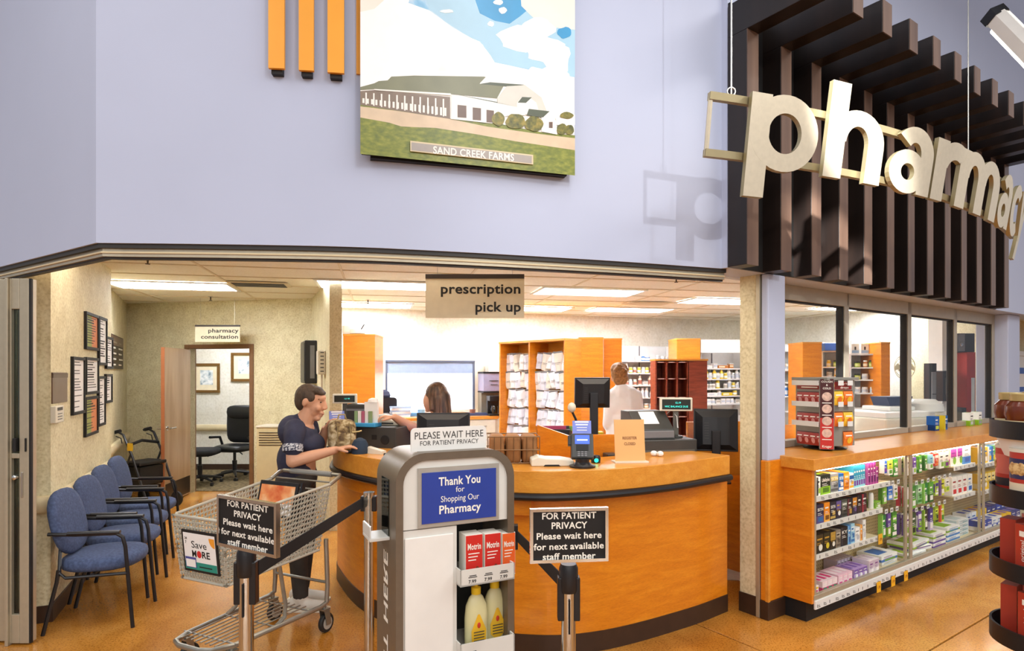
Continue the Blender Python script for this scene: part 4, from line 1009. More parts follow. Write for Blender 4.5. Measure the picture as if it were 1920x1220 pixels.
# ================================================================ belt posts and privacy signs
def post(px, py_top, y, lab, sign=None, belt_dir=None):
    c = Vector((X(px, y), y, 0)); zt_ = Zy(py_top, y); t = thing('belt_post', lab, 'belt post', c, 0, 'retractable belt posts')
    MB().lathe([(0.17, 0), (0.172, 0.012), (0.15, 0.03), (0.05, 0.045), (0.03, 0.06)], 28).build('base', M_steel, t, smooth=True)
    MB().lathe([(0.026, 0.04), (0.026, zt_-0.03)], 20).build('tube', M_chrome, t, smooth=True)
    return t, zt_
def head_black(t, zt_):
    MB().lathe([(0.031, zt_-0.10), (0.034, zt_-0.09), (0.034, zt_-0.015), (0.028, zt_)], 20).build('belt_head', M_black, t, smooth=True)
    for s in (-1, 1): MB().box(0.028*s-0.012, -0.02, zt_-0.20, 0.028*s+0.012, 0.02, zt_-0.045).build('belt_clip', M_black, t, bevel=0.004)
    b = MB(); b.tube([(0.0, -0.03, zt_-0.12), (0.0, -0.03, zt_-0.24)], 0.004, 6); b.build('slot', M_blackm, t)
def privacy(px0, px1, py0, py1, y0, y1, lab, dz=0.0):
    """framed card: left edge at depth y0, right edge at y1"""
    a = P(px0, py1, y0); c = P(px1, py1, y1); zt_ = (Zy(py0, y0)+Zy(py0, y1))/2; z0 = (a.z+c.z)/2
    o = Vector((a.x, a.y, 0)); v = Vector((c.x-a.x, c.y-a.y, 0)); vu = v.normalized(); nn = Vector((vu.y, -vu.x, 0)); w = v.length; h = zt_-z0
    t = thing('privacy_sign', lab, 'sign', o+v*0.5+ZV*z0, 0, 'for patient privacy signs')
    f = MB(); m = 0.011
    f.obox(o+ZV*z0, v, nn*0.014, ZV*m); f.obox(o+ZV*(zt_-m), v, nn*0.014, ZV*m); f.obox(o+ZV*(z0+m), vu*m, nn*0.014, ZV*(h-2*m)); f.obox(o+vu*(w-m)+ZV*(z0+m), vu*m, nn*0.014, ZV*(h-2*m)); f.obox(o-nn*0.003+ZV*z0, v, nn*0.003, ZV*h)
    f.build('chrome_frame', M_chrome, t, world=True)
    MB().obox(o+vu*m+ZV*(z0+m), vu*(w-2*m), nn*0.006, ZV*(h-2*m)).build('card', M_blackm, t, world=True)
    b = MB(); cx = o+v*0.5+nn*0.0068
    for txt, fy, fw in (('FOR PATIENT', 0.80, 0.70), ('PRIVACY', 0.62, 0.46), ('Please wait here', 0.43, 0.84), ('for next available', 0.235, 0.90), ('staff member', 0.05, 0.68)):
        b.text(txt, cx+ZV*(z0+h*fy), vu, ZV, h*0.115, w*fw, 1, 'c')
    b.build('lettering', M_whiteink, t, world=True); return t
pA, zA = post(462, 1028, 2.25, 'chrome belt post in front of the shopping cart'); head_black(pA, zA)
pB, zB = post(1066, 1056, 2.2, 'chrome belt post right of the kiosk'); head_black(pB, zB)
pC, zC_ = post(692, 922, 3.25, 'chrome belt post behind the kiosk beside the counter')
MB().lathe([(0.029, zC_-0.03), (0.03, zC_-0.02), (0.03, zC_)], 20).build('cap', M_chrome, pC, smooth=True)
for s in (-1, 1): MB().box(0.03*s-0.012, -0.02, zC_-0.10, 0.03*s+0.012, 0.02, zC_-0.02).build('belt_clip', M_black, pC, bevel=0.004)
pD, zD = post(955, 975, 3.0, 'chrome belt post hidden behind the kiosk'); 
for s in (-1, 1): MB().box(0.03*s-0.012, -0.02, zD-0.14, 0.03*s+0.012, 0.02, zD-0.02).build('belt_clip', M_black, pD, bevel=0.004)
def belt(p, q, h, lab):
    p, q = Vector(p), Vector(q); d = (q-p); s = Vector((d.y, -d.x, 0)).normalized()*0.002
    o = MB().prism([p-ZV*h/2-s, q-ZV*h/2-s, q+ZV*h/2-s, p+ZV*h/2-s], s*2).build('barrier_belt', mat('black_webbing', '121214', 0.8, var=0.2, scale=120))
    tag(o, lab, 'barrier belt')
belt((X(462, 2.25)+0.04, 2.26, Zy(1066, 2.25)), (X(692, 3.25)-0.03, 3.24, Zy(941, 3.25)), 0.052, 'black retractable belt stretched in front of the cart')
belt((X(955, 3.0)+0.035, 2.99, Zy(1002, 3.0)), (X(1066, 2.2)-0.03, 2.21, Zy(1088, 2.2)), 0.052, 'short black belt running to the post right of the kiosk')
privacy(413, 524, 934, 1032, 2.22, 2.06, 'black for patient privacy sign in chrome frame in front of the cart')
privacy(993, 1139, 951, 1052, 2.16, 2.19, 'black for patient privacy sign in chrome frame right of the kiosk')
# ================================================================ shopping cart (local: x forward, y left, z up)
M_cartm = mat('cart_grey_metal', '9c9a90', 0.34, metal=0.75, var=0.08, scale=20); M_cartp = mat('cart_basket_grey', 'b9b6a8', 0.42, metal=0.25, var=0.05)
CO = Vector((-1.485, 3.60, 0)); chd = math.atan2(-0.905, -0.425)
ct = thing('shopping_cart', 'grey shopping cart with ad cards parked beside the counter', 'shopping cart', CO, chd)
zb, zf = 0.56, 0.53      # basket floor rear / front
# corners: rear/front, rim and floor (half widths)
rx_t, fx_t = -0.36, 0.44; rx_b, fx_b = -0.30, 0.40
rw_t, fw_t = 0.27, 0.215; rw_b, fw_b = 0.225, 0.185
zt_r, zt_f = 0.985, 0.90
def bas(u, side, v):
    """u 0 rear .. 1 front, v 0 floor .. 1 rim, side -1..1"""
    x0 = rx_b+(fx_b-rx_b)*u; x1 = rx_t+(fx_t-rx_t)*u; w0 = rw_b+(fw_b-rw_b)*u; w1 = rw_t+(fw_t-rw_t)*u; z0 = zb+(zf-zb)*u; z1 = zt_r+(zt_f-zt_r)*u
    return Vector((x0+(x1-x0)*v, side*(w0+(w1-w0)*v), z0+(z1-z0)*v))
def lattice(name, fn, nu, nv, r=0.0042, bump=True):
    b = MB()
    for i in range(nu+1): b.tube([fn(i/nu, 0), fn(i/nu, 0.5), fn(i/nu, 1)], r, 4, cap=False)
    for j in range(nv+1): b.tube([fn(0, j/nv), fn(0.5, j/nv), fn(1, j/nv)], r, 4, cap=False)
    if bump:
        for i in range(nu+1):
            for j in range(nv+1):
                p = fn(i/nu, j/nv); b.cbox(p, (0.0125, 0.0125, 0.0125))
    o = b.build(name, M_cartp, ct, smooth=False); o['kind'] = 'stuff'; return o
for s in (-1, 1): lattice('side_grid', lambda u, v, s=s: bas(u, s, v), 30, 14)
lattice('front_grid', lambda u, v: bas(1, -1+2*u, v), 16, 12); lattice('floor_grid', lambda u, v: bas(u, -1+2*v, 0), 24, 12, bump=False)
lattice('rear_gate', lambda u, v: bas(0, -1+2*u, v*0.9), 12, 10, bump=False)
rim = [bas(0, 1, 1), bas(0.5, 1, 1), bas(0.97, 1, 1), bas(1, 0.85, 1.0), bas(1, 0, 1), bas(1, -0.85, 1), bas(0.97, -1, 1), bas(0.5, -1, 1), bas(0, -1, 1)]
MB().tube(rim, 0.010, 8).build('rim', M_cartp, ct, smooth=True)
low = [bas(0, 1, 0), bas(0.97, 1, 0), bas(1, 0.85, 0), bas(1, -0.85, 0), bas(0.97, -1, 0), bas(0, -1, 0)]
MB().tube(low, 0.009, 8).build('lower_rim', M_cartp, ct, smooth=True)
# handle
hl = MB(); hx = -0.47
hl.tube([bas(0, 1, 1), (hx+0.03, 0.275, 1.02), (hx, 0.26, 1.03), (hx, 0, 1.03), (hx, -0.26, 1.03), (hx+0.03, -0.275, 1.02), bas(0, -1, 1)], 0.0135, 8); hl.build('handle', M_cartm, ct, smooth=True)
MB().tube([(hx, -0.19, 1.03), (hx, 0.19, 1.03)], 0.019, 10).build('handle_grip', mat('handle_grey_plastic', '8b8a84', 0.45), ct, smooth=True)
MB().tube([(-0.33, -0.26, 0.95), (-0.33, 0.26, 0.95)], 0.006, 6).build('seat_wire', M_cartm, ct); MB().tube([(-0.40, -0.26, 0.99), (-0.40, 0.26, 0.99)], 0.006, 6).build('seat_wire', M_cartm, ct)
# child seat flap with ad card
fl_ = MB(); rot = Matrix.Rotation(R(-14), 3, 'Y')
def FLP(x, y, z): return Vector((-0.10, 0.05, 0.80))+rot @ Vector((x, y, z))
fl_.obox(FLP(-0.008, -0.19, 0), rot @ Vector((0.016, 0, 0)), Vector((0, 0.34, 0)), rot @ Vector((0, 0, 0.225))); fl_.build('seat_flap', M_blackm, ct, bevel=0.004)
b = MB(); b.mat(0).obox(FLP(0.008, -0.172, 0.085), rot @ Vector((0.001, 0, 0)), Vector((0, 0.30, 0)), rot @ Vector((0, 0, 0.115)))
b.mat(1).obox(FLP(0.008, -0.172, 0.015), rot @ Vector((0.001, 0, 0)), Vector((0, 0.30, 0)), rot @ Vector((0, 0, 0.07)))
b.mat(2).text('800-680-4', FLP(0.0096, -0.15, 0.045), (0, 1, 0), rot @ Vector((0, 0, 1)), 0.022, 0.26, 1)
b.build('seat_ad_card', [ramp_mat('peach_photo', [(0.3, 'd8602c'), (0.5, 'ee9a5c'), (0.7, 'f6d2a4')], 9, 0.4), M_paperw, M_ink], ct)
MB().obox(FLP(-0.02, 0.17, 0.0), rot @ Vector((0.03, 0, 0)), Vector((0, 0.014, 0)), rot @ Vector((0, 0, 0.23))).build('flap_arm', M_black, ct)
# front ad: black frame, white card
fx = bas(1, 0, 0.5); fn_ = (bas(1, 0, 1)-bas(1, 0, 0)).normalized(); ff = Vector((fn_.z, 0, -fn_.x))
o = bas(1, 0, 0.16)+ff*0.012
def FA(y, z, d): return o+Vector((0, y, 0))+fn_*z+ff*d
ya, yb_, hA = -0.13, 0.165, 0.245
MB().obox(FA(ya, 0, 0), (0, yb_-ya, 0), ff*0.008, fn_*hA).build('ad_frame', M_blackm, ct, bevel=0.003)
b = MB(); m = 0.016
b.mat(0).obox(FA(ya+m, m, 0.008), (0, yb_-ya-2*m, 0), ff*0.001, fn_*(hA-2*m))
b.mat(1).obox(FA(ya+m, m, 0.009), (0, yb_-ya-2*m, 0), ff*0.0006, fn_*0.045)
L = yb_-ya-2*m
def at_(fr, z, d=0.0102): return FA(ya+m+L*fr, z, d)
b.mat(2).text('Save', at_(0.24, 0.145), (0, 1, 0), fn_, 0.040, L*0.50, 0)
b.text('M', at_(0.24, 0.092), (0, 1, 0), fn_, 0.037, L*0.16, 1); b.text('RE', at_(0.55, 0.092), (0, 1, 0), fn_, 0.037, L*0.27, 1)
b.text('24', at_(0.04, 0.19), (0, 1, 0), fn_, 0.014, None, 1); b.text('7', at_(0.05, 0.165), (0, 1, 0), fn_, 0.016, None, 1)
b.mat(3).poly([at_(0.475, 0.110)+Vector((0, math.cos(a)*0.019, 0))+fn_*(math.sin(a)*0.021) for a in [2*pi*k/16 for k in range(16)]])
b.mat(4).poly([at_(0.99, 0.213)]+[at_(0.99, 0.213)+Vector((0, -math.cos(a)*0.045, 0))-fn_*(math.sin(a)*0.055) for a in [pi/2*k/8 for k in range(9)]])
b.mat(5).obox(FA(ya+m+L*0.02, m+0.01, 0.0105), (0, L*0.34, 0), ff*0.0006, fn_*0.062)
b.mat(0).obox(FA(ya+m+L*0.04, m+0.014, 0.0112), (0, L*0.30, 0), ff*0.0004, fn_*0.045)
b.mat(2).obox(FA(ya+m+L*0.45, m+0.018, 0.0105), (0, L*0.40, 0), ff*0.0004, fn_*0.006)
b.build('ad_card', [M_paperw, mat('teal_print', '1f8f80', 0.5), M_ink, mat('apple_red', 'd02a2a', 0.5), mat('orange_print', 'f0a030', 0.5), mat('indigo_print', '4a4f9a', 0.5)], ct)
# side sticker
q = bas(0.25, -1, 0.2)
sn = (bas(1, -1, 0)-bas(0, -1, 0)).normalized(); sv = (bas(0.3, -1, 1)-bas(0.3, -1, 0)).normalized(); so_ = sn.cross(sv).normalized()
if so_.y > 0: so_ = -so_
MB().obox(q+so_*0.008, sn*0.16, so_*0.003, sv*0.10).build('side_badge', mat('badge_cream', 'cfcab8', 0.5), ct)
MB().poly([q+so_*0.0118+sn*(0.08+0.03*math.cos(a))+sv*(0.05+0.03*math.sin(a)) for a in [2*pi*k/16 for k in range(16)]]).build('badge_mark', mat('badge_blue', '6a86b8', 0.5), ct)
# under frame
fr_ = [(-0.36, 0.235, 0.62), (-0.37, 0.24, 0.30), (-0.36, 0.24, 0.20), (-0.30, 0.24, 0.185), (0.36, 0.20, 0.185), (0.47, 0.15, 0.19), (0.50, 0.08, 0.19), (0.50, -0.08, 0.19), (0.47, -0.15, 0.19), (0.36, -0.20, 0.185), (-0.30, -0.24, 0.185), (-0.36, -0.24, 0.20), (-0.37, -0.24, 0.30), (-0.36, -0.235, 0.62)]
MB().tube(fr_, 0.0155, 10).build('under_frame', M_cartm, ct, smooth=True)
for s in (-1, 1):
    MB().tube([(0.02, s*0.20, 0.55), (-0.02, s*0.21, 0.30), (-0.01, s*0.215, 0.22), (0.06, s*0.215, 0.19)], 0.0125, 8).build('upright', M_cartm, ct, smooth=True)
MB().tube([(-0.365, -0.24, 0.33), (-0.365, 0.24, 0.33)], 0.01, 8).build('cross_bar', M_cartm, ct, smooth=True)
for k in range(8): MB().tube([(-0.24, -0.17+0.0485*k, 0.20), (0.44, -0.14+0.04*k, 0.20)], 0.0042, 6).build('rack_wire', M_cartm, ct)
for k in range(3): MB().tube([(-0.2+0.28*k, -0.22, 0.195), (-0.2+0.28*k, 0.22, 0.195)], 0.005, 6).build('rack_wire', M_cartm, ct)
M_tyre = mat('wheel_rubber', '20201f', 0.6); M_hub = mat('wheel_hub', 'a8a49a', 0.4)
for (x, y) in ((0.37, 0.19), (0.37, -0.19), (-0.34, 0.235), (-0.34, -0.235)):
    rx = Matrix.Rotation(pi/2, 3, 'X')
    w = MB().lathe([(0.04, -0.016), (0.060, -0.015), (0.064, -0.008), (0.064, 0.008), (0.060, 0.015), (0.04, 0.016)], 20, (x-0.02, y, 0.064), rx).build('wheel', M_tyre, ct, smooth=True)
    MB().lathe([(0.042, -0.018), (0.042, 0.018)], 16, (x-0.02, y, 0.064), rx).build('hub', M_hub, w)
    f = MB()
    for s in (-1, 1): f.obox((x-0.045, y+s*0.024-0.002, 0.055), (0.045, 0, 0), (0, 0.004, 0), (0.02, 0, 0.105))
    f.box(x-0.03, y-0.027, 0.155, x+0.025, y+0.027, 0.165); f.lathe([(0.014, 0.16), (0.014, 0.19)], 10, (x, y, 0)); f.build('caster_fork', M_cartm, ct)
ct.scale = (0.91, 0.91, 0.93)
# ================================================================ rollator walker behind the chairs
RO = Vector((X(272, 7.35), 7.35, 0)); ro = thing('rollator_walker', 'black folding walker with yellow tag standing by the consultation door', 'walker', RO, R(-20))
for s in (-1, 1):
    y = 0.2*s
    MB().tube([(0.28, y, 0.10), (0.05, y, 0.62), (-0.10, y, 0.88), (-0.20, y, 0.92), (-0.27, y, 0.90)], 0.014, 8).build('side_tube', M_black, ro, smooth=True)
    MB().tube([(-0.25, y, 0.905), (-0.15, y, 0.925)], 0.021, 8).build('grip', M_blackm, ro, smooth=True)
    MB().tube([(-0.25, y, 0.10), (0.02, y, 0.66)], 0.012, 8).build('rear_tube', M_dark, ro, smooth=True)
    MB().tube([(-0.22, y, 0.86), (-0.14, y*1.0, 0.84), (-0.12, y, 0.78)], 0.006, 6).build('brake_lever', M_black, ro, smooth=True)
    for x in (0.28, -0.27):
        MB().lathe([(0.05, -0.014), (0.085, -0.012), (0.09, 0), (0.085, 0.012), (0.05, 0.014)], 18, (x, y, 0.09), Matrix.Rotation(pi/2, 3, 'X')).build('wheel', M_tyre, ro, smooth=True)
MB().box(-0.16, -0.18, 0.52, 0.14, 0.18, 0.56).build('seat', M_blackm, ro, bevel=0.01); MB().box(-0.12, -0.16, 0.28, 0.12, 0.16, 0.51).build('bag', M_blackm, ro, bevel=0.02)
MB().tube([(-0.02, -0.2, 0.76), (-0.05, 0, 0.80), (-0.02, 0.2, 0.76)], 0.018, 8).build('back_strap', M_blackm, ro, smooth=True)
MB().box(-0.02, -0.215, 0.70, 0.07, -0.212, 0.79).build('price_tag', mat('tag_yellow', 'e2b41e', 0.5), ro)
# ================================================================ consultation side: sign, office chairs, pictures, cabinet, wall units
def hang_sign(px0, px1, py0, py1, y, lab, l1, l2, name='hanging_sign', zr=ZC):
    x0, x1, z1, z0 = X(px0, y), X(px1, y), Zy(py0, y), Zy(py1, y); w = x1-x0; h = z1-z0
    t = thing(name, lab, 'sign', ((x0+x1)/2, y, z0))
    MB().box(-w/2, -0.004, 0, w/2, 0.004, h-0.01).build('plate', mat('champagne_sign', 'd2c7ab', 0.5, metal=0.0, var=0.05), t)
    MB().box(-w/2, -0.010, h*0.90, w/2, 0.010, h).build('top_bar', mat('dark_brown_bar', '2a1c16', 0.45), t)
    b = MB(); b.text(l1[0], (w*0.47, -0.0052, h*l1[1]), (1, 0, 0), ZV, h*l1[2], w*l1[3], 1, 'r'); b.text(l2[0], (w*0.47, -0.0052, h*l2[1]), (1, 0, 0), ZV, h*l2[2], w*l2[3], 1, 'r'); q_ = b.build('lettering', M_ink, t); q_['kind'] = 'stuff'
    for s in (-0.38, 0.38): MB().tube([(w*s, 0, h), (w*s, 0, zr-z0)], 0.0015, 5).build('cable', M_steel, t)
hang_sign(366, 450, 609, 641, 7.7, 'hanging pharmacy consultation sign over the open office door', ('pharmacy', 0.56, 0.22, 0.68), ('consultation', 0.20, 0.22, 0.84))
hang_sign(798, 983, 514, 596, 4.0, 'hanging prescription pick up sign above the counter', ('prescription', 0.56, 0.215, 0.82), ('pick up', 0.15, 0.215, 0.47))
def office_chair(px, py_floor, lab, big, rz):
    c = G(px, py_floor); t = thing('office_chair', lab, 'chair', c, rz)
    M_l = mat('black_leather', '17181a', 0.35, var=0.2, scale=8, bump=0.1) if big else mat('black_mesh_fabric', '121213', 0.85, var=0.2)
    zs = 0.47
    MB().lathe([(0.03, 0.09), (0.035, 0.28), (0.022, 0.28), (0.022, zs-0.04)], 12).build('gas_column', M_black, t, smooth=True)
    for k in range(5):
        a = 2*pi*k/5+0.3; d = Vector((math.cos(a), math.sin(a), 0))
        MB().tube([d*0.02+ZV*0.12, d*0.18+ZV*0.10, d*0.29+ZV*0.075], [0.024, 0.02, 0.014], 8).build('base_arm', M_black, t, smooth=True)
        MB().lathe([(0.012, -0.02), (0.028, -0.018), (0.028, 0.018), (0.012, 0.02)], 10, d*0.29+ZV*0.028, Matrix.Rotation(pi/2, 3, 'X')).build('caster', M_black, t, smooth=True)
    b = MB(); sball(b, (0, 0, zs), (0.25, 0.25, 0.055), 0.5, 0.5, 20, 8); b.build('seat', M_l, t, smooth=True, angle=80)
    if big:
        b = MB(); sball(b, (0, 0.24, 0.80), (0.27, 0.055, 0.28), 0.45, 0.4, 20, 10); b.build('backrest', M_l, t, smooth=True, angle=80)
        b = MB(); sball(b, (0, 0.215, 1.0), (0.255, 0.06, 0.11), 0.6, 0.4, 20, 8); b.build('headrest', M_l, t, smooth=True, angle=80)
        for s in (-1, 1): MB().tube([(s*0.28, 0.15, 0.44), (s*0.31, 0.10, 0.62), (s*0.31, -0.15, 0.64)], 0.02, 8).build('armrest', M_black, t, smooth=True)
    else:
        b = MB(); sball(b, (0, 0.24, 0.78), (0.2, 0.03, 0.16), 0.6, 0.7, 16, 8); b.build('backrest', M_l, t, smooth=True, angle=80)
        MB().tube([(0, 0.12, 0.44), (0, 0.25, 0.52), (0, 0.26, 0.72)], 0.016, 8).build('back_post', M_black, t, smooth=True)
    MB().tube([(0.1, -0.05, 0.42), (0.16, -0.05, 0.38)], 0.008, 6).build('lever', M_black, t)
office_chair(440, 897, 'large black leather office chair inside the office', True, R(-8))
office_chair(375, 908, 'small black task chair just behind the open office door', False, R(95))
def art(px0, px1, py0, py1, lab):
    y = YB-0.002; x0, x1, z1, z0 = X(px0, y), X(px1, y), Zy(py0, y), Zy(py1, y); m = 0.045; t = thing('framed_print', lab, 'picture', ((x0+x1)/2, y, z0))
    w, h = x1-x0, z1-z0
    f = MB(); f.box(-w/2, -0.03, 0, w/2, 0, m); f.box(-w/2, -0.03, h-m, w/2, 0, h); f.box(-w/2, -0.03, m, -w/2+m, 0, h-m); f.box(w/2-m, -0.03, m, w/2, 0, h-m); f.build('frame', mat('gold_brown_frame', '7c5a2a', 0.35, metal=0.3, var=0.1), t, bevel=0.006)
    MB().box(-w/2+m, -0.012, m, w/2-m, -0.002, h-m).build('mat_board', mat('cream_mat', 'ece0c0', 0.7), t)
    MB().box(-w*0.24, -0.014, h*0.27, w*0.24, -0.0121, h*0.77).build('picture', ramp_mat('ink_flowers', [(0.36, '7f93a0'), (0.47, 'c8d2d4'), (0.6, 'eef0ee')], 14, 0.6), t)
art(363, 413, 681, 736, 'gold framed flower print on the office wall, seen whole'); art(434, 486, 661, 715, 'gold framed flower print partly cut by the office door frame')
o = MB().box(-0.035, -0.03, -0.05, 0.035, 0, 0.05).build('fire_alarm', mat('alarm_red', 'a8332a', 0.4), bevel=0.006); o.location = P(357, 664, YB); tag(o, 'small red fire alarm on the office wall', 'fire alarm')
# beige heater cabinet against the consultation wall
hc = thing('heater_cabinet', 'beige louvred metal cabinet behind the woman at the counter', 'cabinet', (X(510, 7.5), 7.5, 0), 0)
hcw = X(540, 7.5)-X(482, 7.5); ht = Zy(798, 7.5)
MB().box(-hcw/2, 0, 0, hcw/2, 0.3, ht-0.02).build('body', mat('beige_enamel', 'd3c49a', 0.4, var=0.03), hc, bevel=0.006); MB().box(-hcw/2-0.005, -0.01, ht-0.02, hcw/2+0.005, 0.3, ht).build('lid', M_offw, hc, bevel=0.004)
for k in range(6): MB().box(-hcw/2+0.03, -0.004, ht-0.24+k*0.03, hcw/2-0.03, 0.002, ht-0.23+k*0.03).build('louvre', M_brownbase, hc)
# wall units on the partition: black panel and beige box
pn2 = Vector((ptd.y, -ptd.x, 0)); pn2 = pn2 if pn2.x < 0 else -pn2     # partition normal, facing the waiting side
def punit(px, py0, py1, name, lab, cat, m, dep, wid):
    k = (px-960)/FPX; s = (k*PT0.y-PT0.x)/(ptd.x-k*ptd.y); c = PT0+ptd*s; z1, z0 = Zy(py0, c.y), Zy(py1, c.y)
    t = thing(name, lab, cat, c+ZV*z0); MB().obox(c-ptd*wid/2+ZV*z0, ptd*wid, pn2*dep, ZV*(z1-z0)).build('body', m, t, world=True, bevel=0.012); return t, c, z0, z1
t, c, z0, z1 = punit(590, 640, 718, 'wall_monitor', 'tall black wall unit on the partition seen edge-on', 'wall unit', M_black, 0.14, 0.55)
MB().obox(c-ptd*0.24+pn2*0.14+ZV*(z0+0.03), ptd*0.48, pn2*0.004, ZV*(z1-z0-0.06)).build('face_panel', M_dark, t, world=True)
MB().obox(c-ptd*0.281+pn2*0.03+ZV*(z0+0.06), ptd*0.006, pn2*0.05, ZV*(z1-z0-0.12)).build('side_panel', M_grey, t, world=True)
t, c, z0, z1 = punit(609, 657, 702, 'junction_box', 'cream slotted box on the partition beside the black unit', 'wall box', M_offw, 0.08, 0.16)
for k in range(6): MB().obox(c-ptd*0.085+pn2*0.02+ZV*(z0+0.03+k*0.04), ptd*0.006, pn2*0.035, ZV*0.01).build('slot', M_dark, t, world=True)
MB().obox(c+pn2*0.02+ZV*(z0-0.25), ptd*0.02, pn2*0.02, ZV*0.25).build('conduit', M_offw, t, world=True)
# ================================================================ product case under the storefront windows
CD = 0.27          # inner depth of the case
case = thing('display_case', 'long glass-fronted product case with wooden end and top', 'display case', S(0, 0.2, 0))
UE = 4.3
MB().obox(S(-0.02, 0.0, 0.13), U*0.03, N*(WN-0.01), ZV*0.86).build('end_panel', M_wood, case, world=True, bevel=0.003)
MB().obox(S(-0.05, -0.03, 0.985), U*(UE+0.05), N*(WN+0.025), ZV*0.075).build('case_top', M_woodh, case, world=True, bevel=0.005)
MB().obox(S(0.0, 0.05, 0.0), U*UE, N*0.3, ZV*0.13).build('kick_base', M_blackm, case, world=True)
M_peg = None
def peg_mat():
    m, nt, b = _nt('pegboard_tan'); MATS['pegboard_tan'] = m
    tc = nt.nodes.new('ShaderNodeTexCoord'); sp = nt.nodes.new('ShaderNodeSeparateXYZ'); nt.links.new(tc.outputs['Object'], sp.inputs[0])
    c2 = nt.nodes.new('ShaderNodeCombineXYZ')
    def frac(sock, add=None):
        m1 = nt.nodes.new('ShaderNodeMath'); m1.operation = 'MULTIPLY'; m1.inputs[1].default_value = 40.0; nt.links.new(sock, m1.inputs[0])
        f = nt.nodes.new('ShaderNodeMath'); f.operation = 'FRACT'; nt.links.new(m1.outputs[0], f.inputs[0])
        s = nt.nodes.new('ShaderNodeMath'); s.operation = 'SUBTRACT'; s.inputs[1].default_value = 0.5; nt.links.new(f.outputs[0], s.inputs[0]); return s.outputs[0]
    dt = nt.nodes.new('ShaderNodeVectorMath'); dt.operation = 'DOT_PRODUCT'; dt.inputs[1].default_value = U; nt.links.new(tc.outputs['Object'], dt.inputs[0])
    nt.links.new(frac(dt.outputs['Value']), c2.inputs[0]); nt.links.new(frac(sp.outputs['Z']), c2.inputs[1])
    ln = nt.nodes.new('ShaderNodeVectorMath'); ln.operation = 'LENGTH'; nt.links.new(c2.outputs[0], ln.inputs[0])
    lt = nt.nodes.new('ShaderNodeMath'); lt.operation = 'LESS_THAN'; lt.inputs[1].default_value = 0.17; nt.links.new(ln.outputs['Value'], lt.inputs[0])
    mx = nt.nodes.new('ShaderNodeMix'); mx.data_type = 'RGBA'; mx.inputs[6].default_value = C('c2ae80'); mx.inputs[7].default_value = C('4a3c22'); nt.links.new(lt.outputs[0], mx.inputs[0])
    nt.links.new(mx.outputs[2], b.inputs['Base Color']); b.inputs['Roughness'].default_value = 0.7; return m
M_peg = peg_mat()
MB().obox(S(0.0, CD, 0.13), U*UE, N*0.015, ZV*0.855).build('pegboard', M_peg, case, world=True)
M_deck = mat('case_deck_cream', 'd9cba6', 0.5, var=0.03)
MB().obox(S(0.0, 0.0, 0.13), U*UE, N*CD, ZV*0.035).build('deck', M_deck, case, world=True)
MB().obox(S(0.0, -0.012, 0.095), U*UE, N*0.012, ZV*0.055).build('price_rail', M_shelfw, case, world=True, bevel=0.002)
MB().obox(S(0.0, -0.004, 0.152), U*UE, N*0.03, ZV*0.03).build('door_track', M_alu, case, world=True, bevel=0.003)
UP = [0.0, u_at(1707, 0), u_at(1844, 0), UE]
for i, u in enumerate(UP):
    for k in (0, 1):
        if i == 0 and k == 0: continue
        uu = u+(-0.055 if k == 0 else 0.0)+(0.0 if i else 0.012)
        MB().obox(S(uu, 0.0 if k else 0.014, 0.18), U*(0.038 if i else 0.02), N*0.014, ZV*0.80).build('door_stile', M_alu, case, world=True, bevel=0.002)
for i in range(3):
    MB().obox(S(UP[i]+0.04, 0.006, 0.182), U*(UP[i+1]-UP[i]-0.1), N*0.004, ZV*0.80).build('glass_door', M_glass, case, world=True)
    # fluorescent tube under the top, behind the front lip
    MB().tube([S(UP[i]+0.06, 0.026, 0.974), S(UP[i+1]-0.08, 0.026, 0.974)], 0.009, 8).build('case_lamp', emit_mat('case_lamp_white', 'fff8ea', 22.0), case, smooth=True, world=True)
# price labels along the rails (flat print on the rail)
lb = MB(); ly = MB(); rnd = random.Random(12)
def rail_labels(u0, u1, z, n=-0.0125, step=0.085):
    u = u0+0.02
    while u < u1-0.05:
        w = rnd.uniform(0.028, 0.045)
        lb.obox(S(u, n, z+0.008), U*0.006, N*0.0004, ZV*0.02)
        if rnd.random() < 0.7: lb.obox(S(u+0.012, n, z+0.008), U*w*0.7, N*0.0004, ZV*0.004); lb.obox(S(u+0.012, n, z+0.018), U*w*0.5, N*0.0004, ZV*0.004)
        u += step*rnd.uniform(0.8, 1.3)
def cshelf(u0, u1, z, dep, name='shelf'):
    MB().obox(S(u0, CD-dep, z-0.012), U*(u1-u0), N*dep, ZV*0.012).build(name, M_deck, case, world=True)
    MB().obox(S(u0, CD-dep-0.008, z-0.034), U*(u1-u0), N*0.008, ZV*0.036).build('shelf_price_rail', M_shelfw, case, world=True)
    rail_labels(u0, u1, z-0.034, CD-dep-0.0085)
rail_labels(0.0, UE, 0.097, -0.0125, 0.07)
ub1 = UP[1]
b1_end = 0.98
cshelf(0.015, b1_end+0.12, 0.80, 0.235); cshelf(0.015, b1_end, 0.617, 0.235); cshelf(0.015, b1_end-0.05, 0.42, 0.235)
cshelf(2.30, UP[2]-0.06, 0.80, 0.22); cshelf(2.30, UP[2]-0.06, 0.545, 0.22)
cshelf(UP[2]+0.04, UE-0.02, 0.775, 0.23); cshelf(UP[2]+0.04, UE-0.02, 0.53, 0.23)
o = lb.build('rail_label_print', M_ink, case, world=True); o['kind'] = 'stuff'
M_tagy = mat('sale_tag_yellow', 'f0b21e', 0.5, var=0.03)
